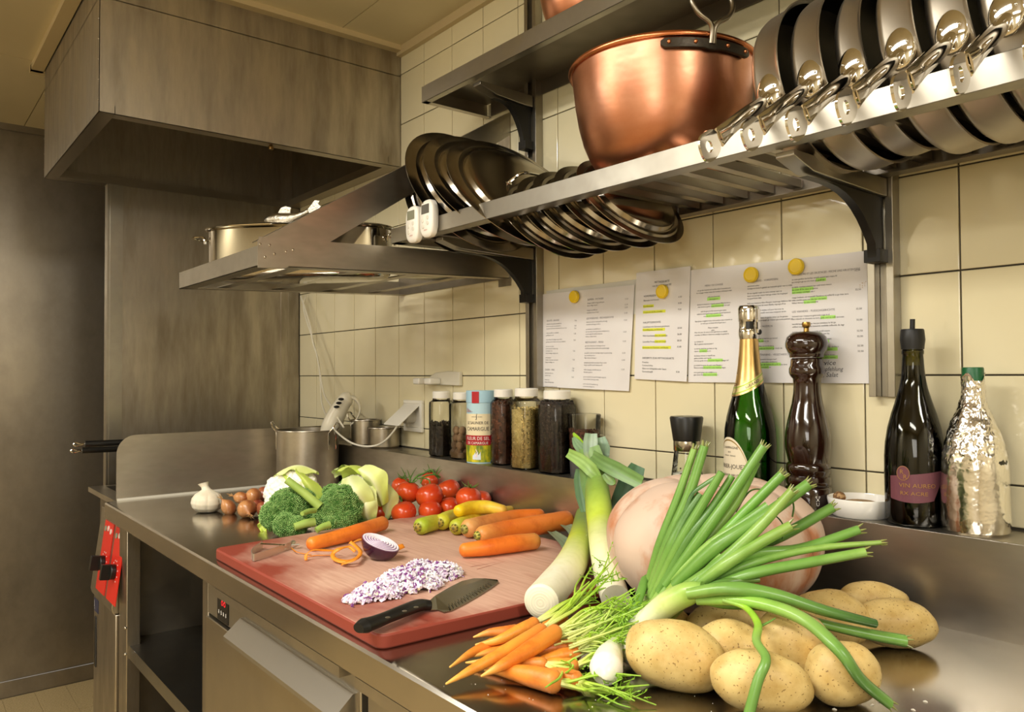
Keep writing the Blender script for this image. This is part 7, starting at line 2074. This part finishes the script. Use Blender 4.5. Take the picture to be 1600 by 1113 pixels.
for i, (lab, pts, r_, s1, s2) in enumerate(carr):
    c_ = BC[i % 4]
    pts = list(pts)
    t = root_veg('baby_carrot', lab, 'carrot', 'bunch of baby carrots', pts, [.0012, r_ * .62, r_ * .95, r_], [C('#f0b75a'), c_, c_, C('#e08a3a')], n=14, steps=8, rings=.05)
    if s1:
        q = Vector(pts[0]); a = Vector(pts[-1]); b = Vector(s1); e = Vector(s2)
        m = MB()
        d = (b - a)
        for k in range(5):
            o1 = Vector((rg.uniform(-1, 1), rg.uniform(-1, 1), rg.uniform(-.3, 1))) * .008
            o2 = Vector((rg.uniform(-1, 1), rg.uniform(-1, 1), rg.uniform(-.3, 1))) * .022
            f_ = rg.uniform(.65, 1.1)
            end = a + (e - a) * f_ + o2
            end.z = max(end.z, .923)
            sc = Vector((rg.uniform(-1, 1), rg.uniform(-1, 1), 0)) * r_ * .25
            P_ = smooth_path([a + sc - q, a * .5 + b * .5 + o1 * .5 - q, b + o1 - q, b * .5 + end * .5 + o1 - q, end - q], 4)
            m.tube(P_, lerp_list([.0030, .0026, .0018, .0013, .0007], len(P_)), 6, cols=lerp_list([C('#dfe0a0'), C('#c9d56a'), C('#a9c83e'), C('#9cc23a'), C('#8fb836')], len(P_)))
        m.build('stem', STEMM, t, kind='stuff')
        # feathery leaf bits at the end
        m = MB()
        for k in range(10):
            f_ = rg.uniform(.75, 1.05); p = a + (e - a) * f_ + Vector((rg.uniform(-1, 1), rg.uniform(-1, 1), rg.uniform(-.1, .8))) * .016 - q
            if (p + q).z < .923: p.z = .923 - q.z
            d_ = Vector((rg.uniform(-1, 1), rg.uniform(-1, 1), rg.uniform(-.2, .8))).normalized()
            m.tube([p, p + d_ * .006, p + d_ * .013], [.0007, .0006, .0003], 4, col=C('#8fbf30'))
            for j in range(3):
                d2 = (d_ + Vector((rg.uniform(-1, 1), rg.uniform(-1, 1), rg.uniform(-.5, .8)))).normalized(); bs = p + d_ * .004 * (j + 1)
                w_ = d2.cross(d_).normalized() * .0011
                m.add([bs, bs + d2 * .003 + w_, bs + d2 * .006, bs + d2 * .003 - w_, bs + d2 * .003 + Vector((0, 0, .0006))], [(0, 1, 4), (1, 2, 4), (2, 3, 4), (3, 0, 4), (0, 3, 2, 1)], C('#86b42a'))
        m.build('leaf_tuft', STEMM, t, kind='stuff', smooth=False)

# long thin loose carrot stalks crossing the bunch
def stalks(label, q, paths, tuft=True):
    q = Vector(q); m = MB()
    for pth, r0 in paths:
        P_ = smooth_path([Vector(a) - q for a in pth], 5); m.tube(P_, lerp_list([r0, r0 * .85, r0 * .6, r0 * .4], len(P_)), 6, cols=lerp_list([C('#cfdc6a'), C('#a6cb3e'), C('#8fbe34'), C('#7fae30')], len(P_)))
    o = m.build('carrot_stalk', STEMM, None, loc=q); return tag(o, label, 'stalk', 'loose carrot stalks')


stalks('thin green carrot stalk crossing high in front of the tall leek', (-0.7632, -0.5518, 0.955), [([(-0.7643, -0.553, 0.955), (-0.7624, -0.5234, 0.975), (-0.7681, -0.4938, 0.99), (-0.74, -0.494, 1)], .0012)])
stalks('long thin carrot stalk rising over the foot of the tall leek to the upper right', (-0.7567, -0.5464, 0.958), [([(-0.7594, -0.5496, 0.958), (-0.7415, -0.5434, 0.975), (-0.732, -0.5237, 0.99), (-0.7372, -0.4957, 1)], .0014)])
stalks('curving carrot stalks in front of the bulb ending in a feathery curl at the bottom', (-0.627, -0.6289, 0.925), [([(-0.6421, -0.639, 0.93), (-0.6192, -0.6317, 0.926), (-0.6008, -0.6206, 0.924), (-0.5972, -0.6051, 0.926), (-0.5947, -0.6037, 0.932)], .0013), ([(-0.6378, -0.648, 0.93), (-0.6142, -0.6368, 0.924), (-0.5853, -0.6371, 0.923), (-0.5701, -0.6337, 0.923)], .0016), ([(-0.6654, -0.6418, 0.936), (-0.6342, -0.676, 0.945), (-0.6195, -0.7002, 0.95), (-0.6188, -0.7098, 0.948)], .0018)])

# dense tangle of pale stems between the carrots and the onions
m = MB(); q = Vector((-0.7008, -0.5325, 0.95))
for k in range(120):
    a = Vector((-0.714, -0.581, 0.945)) + Vector((rg.uniform(-.03, .03), rg.uniform(-.03, .04), rg.uniform(-.012, .012)))
    e = Vector((-0.6772, -0.4987, 0.965)) + Vector((rg.uniform(-.03, .03), rg.uniform(-.045, .045), rg.uniform(-.03, .03)))
    if rg.random() < .3: e = Vector((-0.673, -0.5444, 0.94)) + Vector((rg.uniform(-.03, .03), rg.uniform(-.03, .03), rg.uniform(-.01, .01)))
    mid = (a + e) / 2 + Vector((rg.uniform(-1, 1), rg.uniform(-1, 1), rg.uniform(-.3, .9))) * .012
    for w in (a, e, mid): w.z = max(w.z, .924)
    P_ = smooth_path([a - q, mid - q, e - q], 4)
    v = rg.uniform(.8, 1.1)
    c0, c1 = C('#d5dc84'), C('#94c32e')
    m.tube(P_, lerp_list([.0016, .0011, .0006], len(P_)), 5, cols=lerp_list([tuple(x * v for x in c0[:3]) + (1,), tuple(x * v for x in c1[:3]) + (1,)], len(P_)))
for k in range(200):
    p = Vector((-0.6773, -0.5282, 0.955)) + Vector((rg.uniform(-.03, .035), rg.uniform(-.045, .045), rg.uniform(-.028, .03))) - q
    if (p + q).z < .924: continue
    d_ = Vector((rg.uniform(-1, 1), rg.uniform(-1, 1), rg.uniform(-.5, .8))).normalized()
    m.tube([p, p + d_ * .008], [.0007, .0003], 4, col=C('#8cbc2c'))
    w_ = d_.orthogonal().normalized() * .0014; bs = p + d_ * .006
    m.add([bs, bs + d_ * .003 + w_, bs + d_ * .006, bs + d_ * .003 - w_, bs + d_ * .003 + Vector((0, 0, .0007))], [(0, 1, 4), (1, 2, 4), (2, 3, 4), (3, 0, 4), (0, 3, 2, 1)], C('#8cbc2c'))
o = m.build('carrot_greens', STEMM, None, loc=q, smooth=True, kind='stuff'); tag(o, 'tangle of thin pale green carrot tops in front of the spring onions', 'greens')

# crumbs and rice grains on the bare steel
m = MB(); q = Vector((-0.4091, -0.3859, 0.92))
rg = random.Random(31)
for px in ((-0.3821, -0.4053, 0.9203), (-0.4134, -0.4131, 0.9203), (-0.4154, -0.4258, 0.9203), (-0.4062, -0.3511, 0.9203), (-0.4351, -0.4672, 0.9203), (-0.3833, -0.3741, 0.9203)):
    p = Vector(px) - q; a = rg.uniform(0, 3); m.tube([p - Vector((cos(a), sin(a), 0)) * .0022, p + Vector((0, 0, .0006)), p + Vector((cos(a), sin(a), 0)) * .0022], [.0005, .0010, .0005], 6)
for k in range(60):
    p = Vector((rg.uniform(-.75, -.3), rg.uniform(-.75, -.5), .9202)) - q; m.ell(p, rg.uniform(.0003, .0007), nu=5, nv=4)
o = m.build('crumbs', mat('white_crumb', '#efe8d8', .6), None, loc=q, kind='stuff'); tag(o, 'few white rice grains and crumbs on the bare steel at the lower right', 'crumbs')
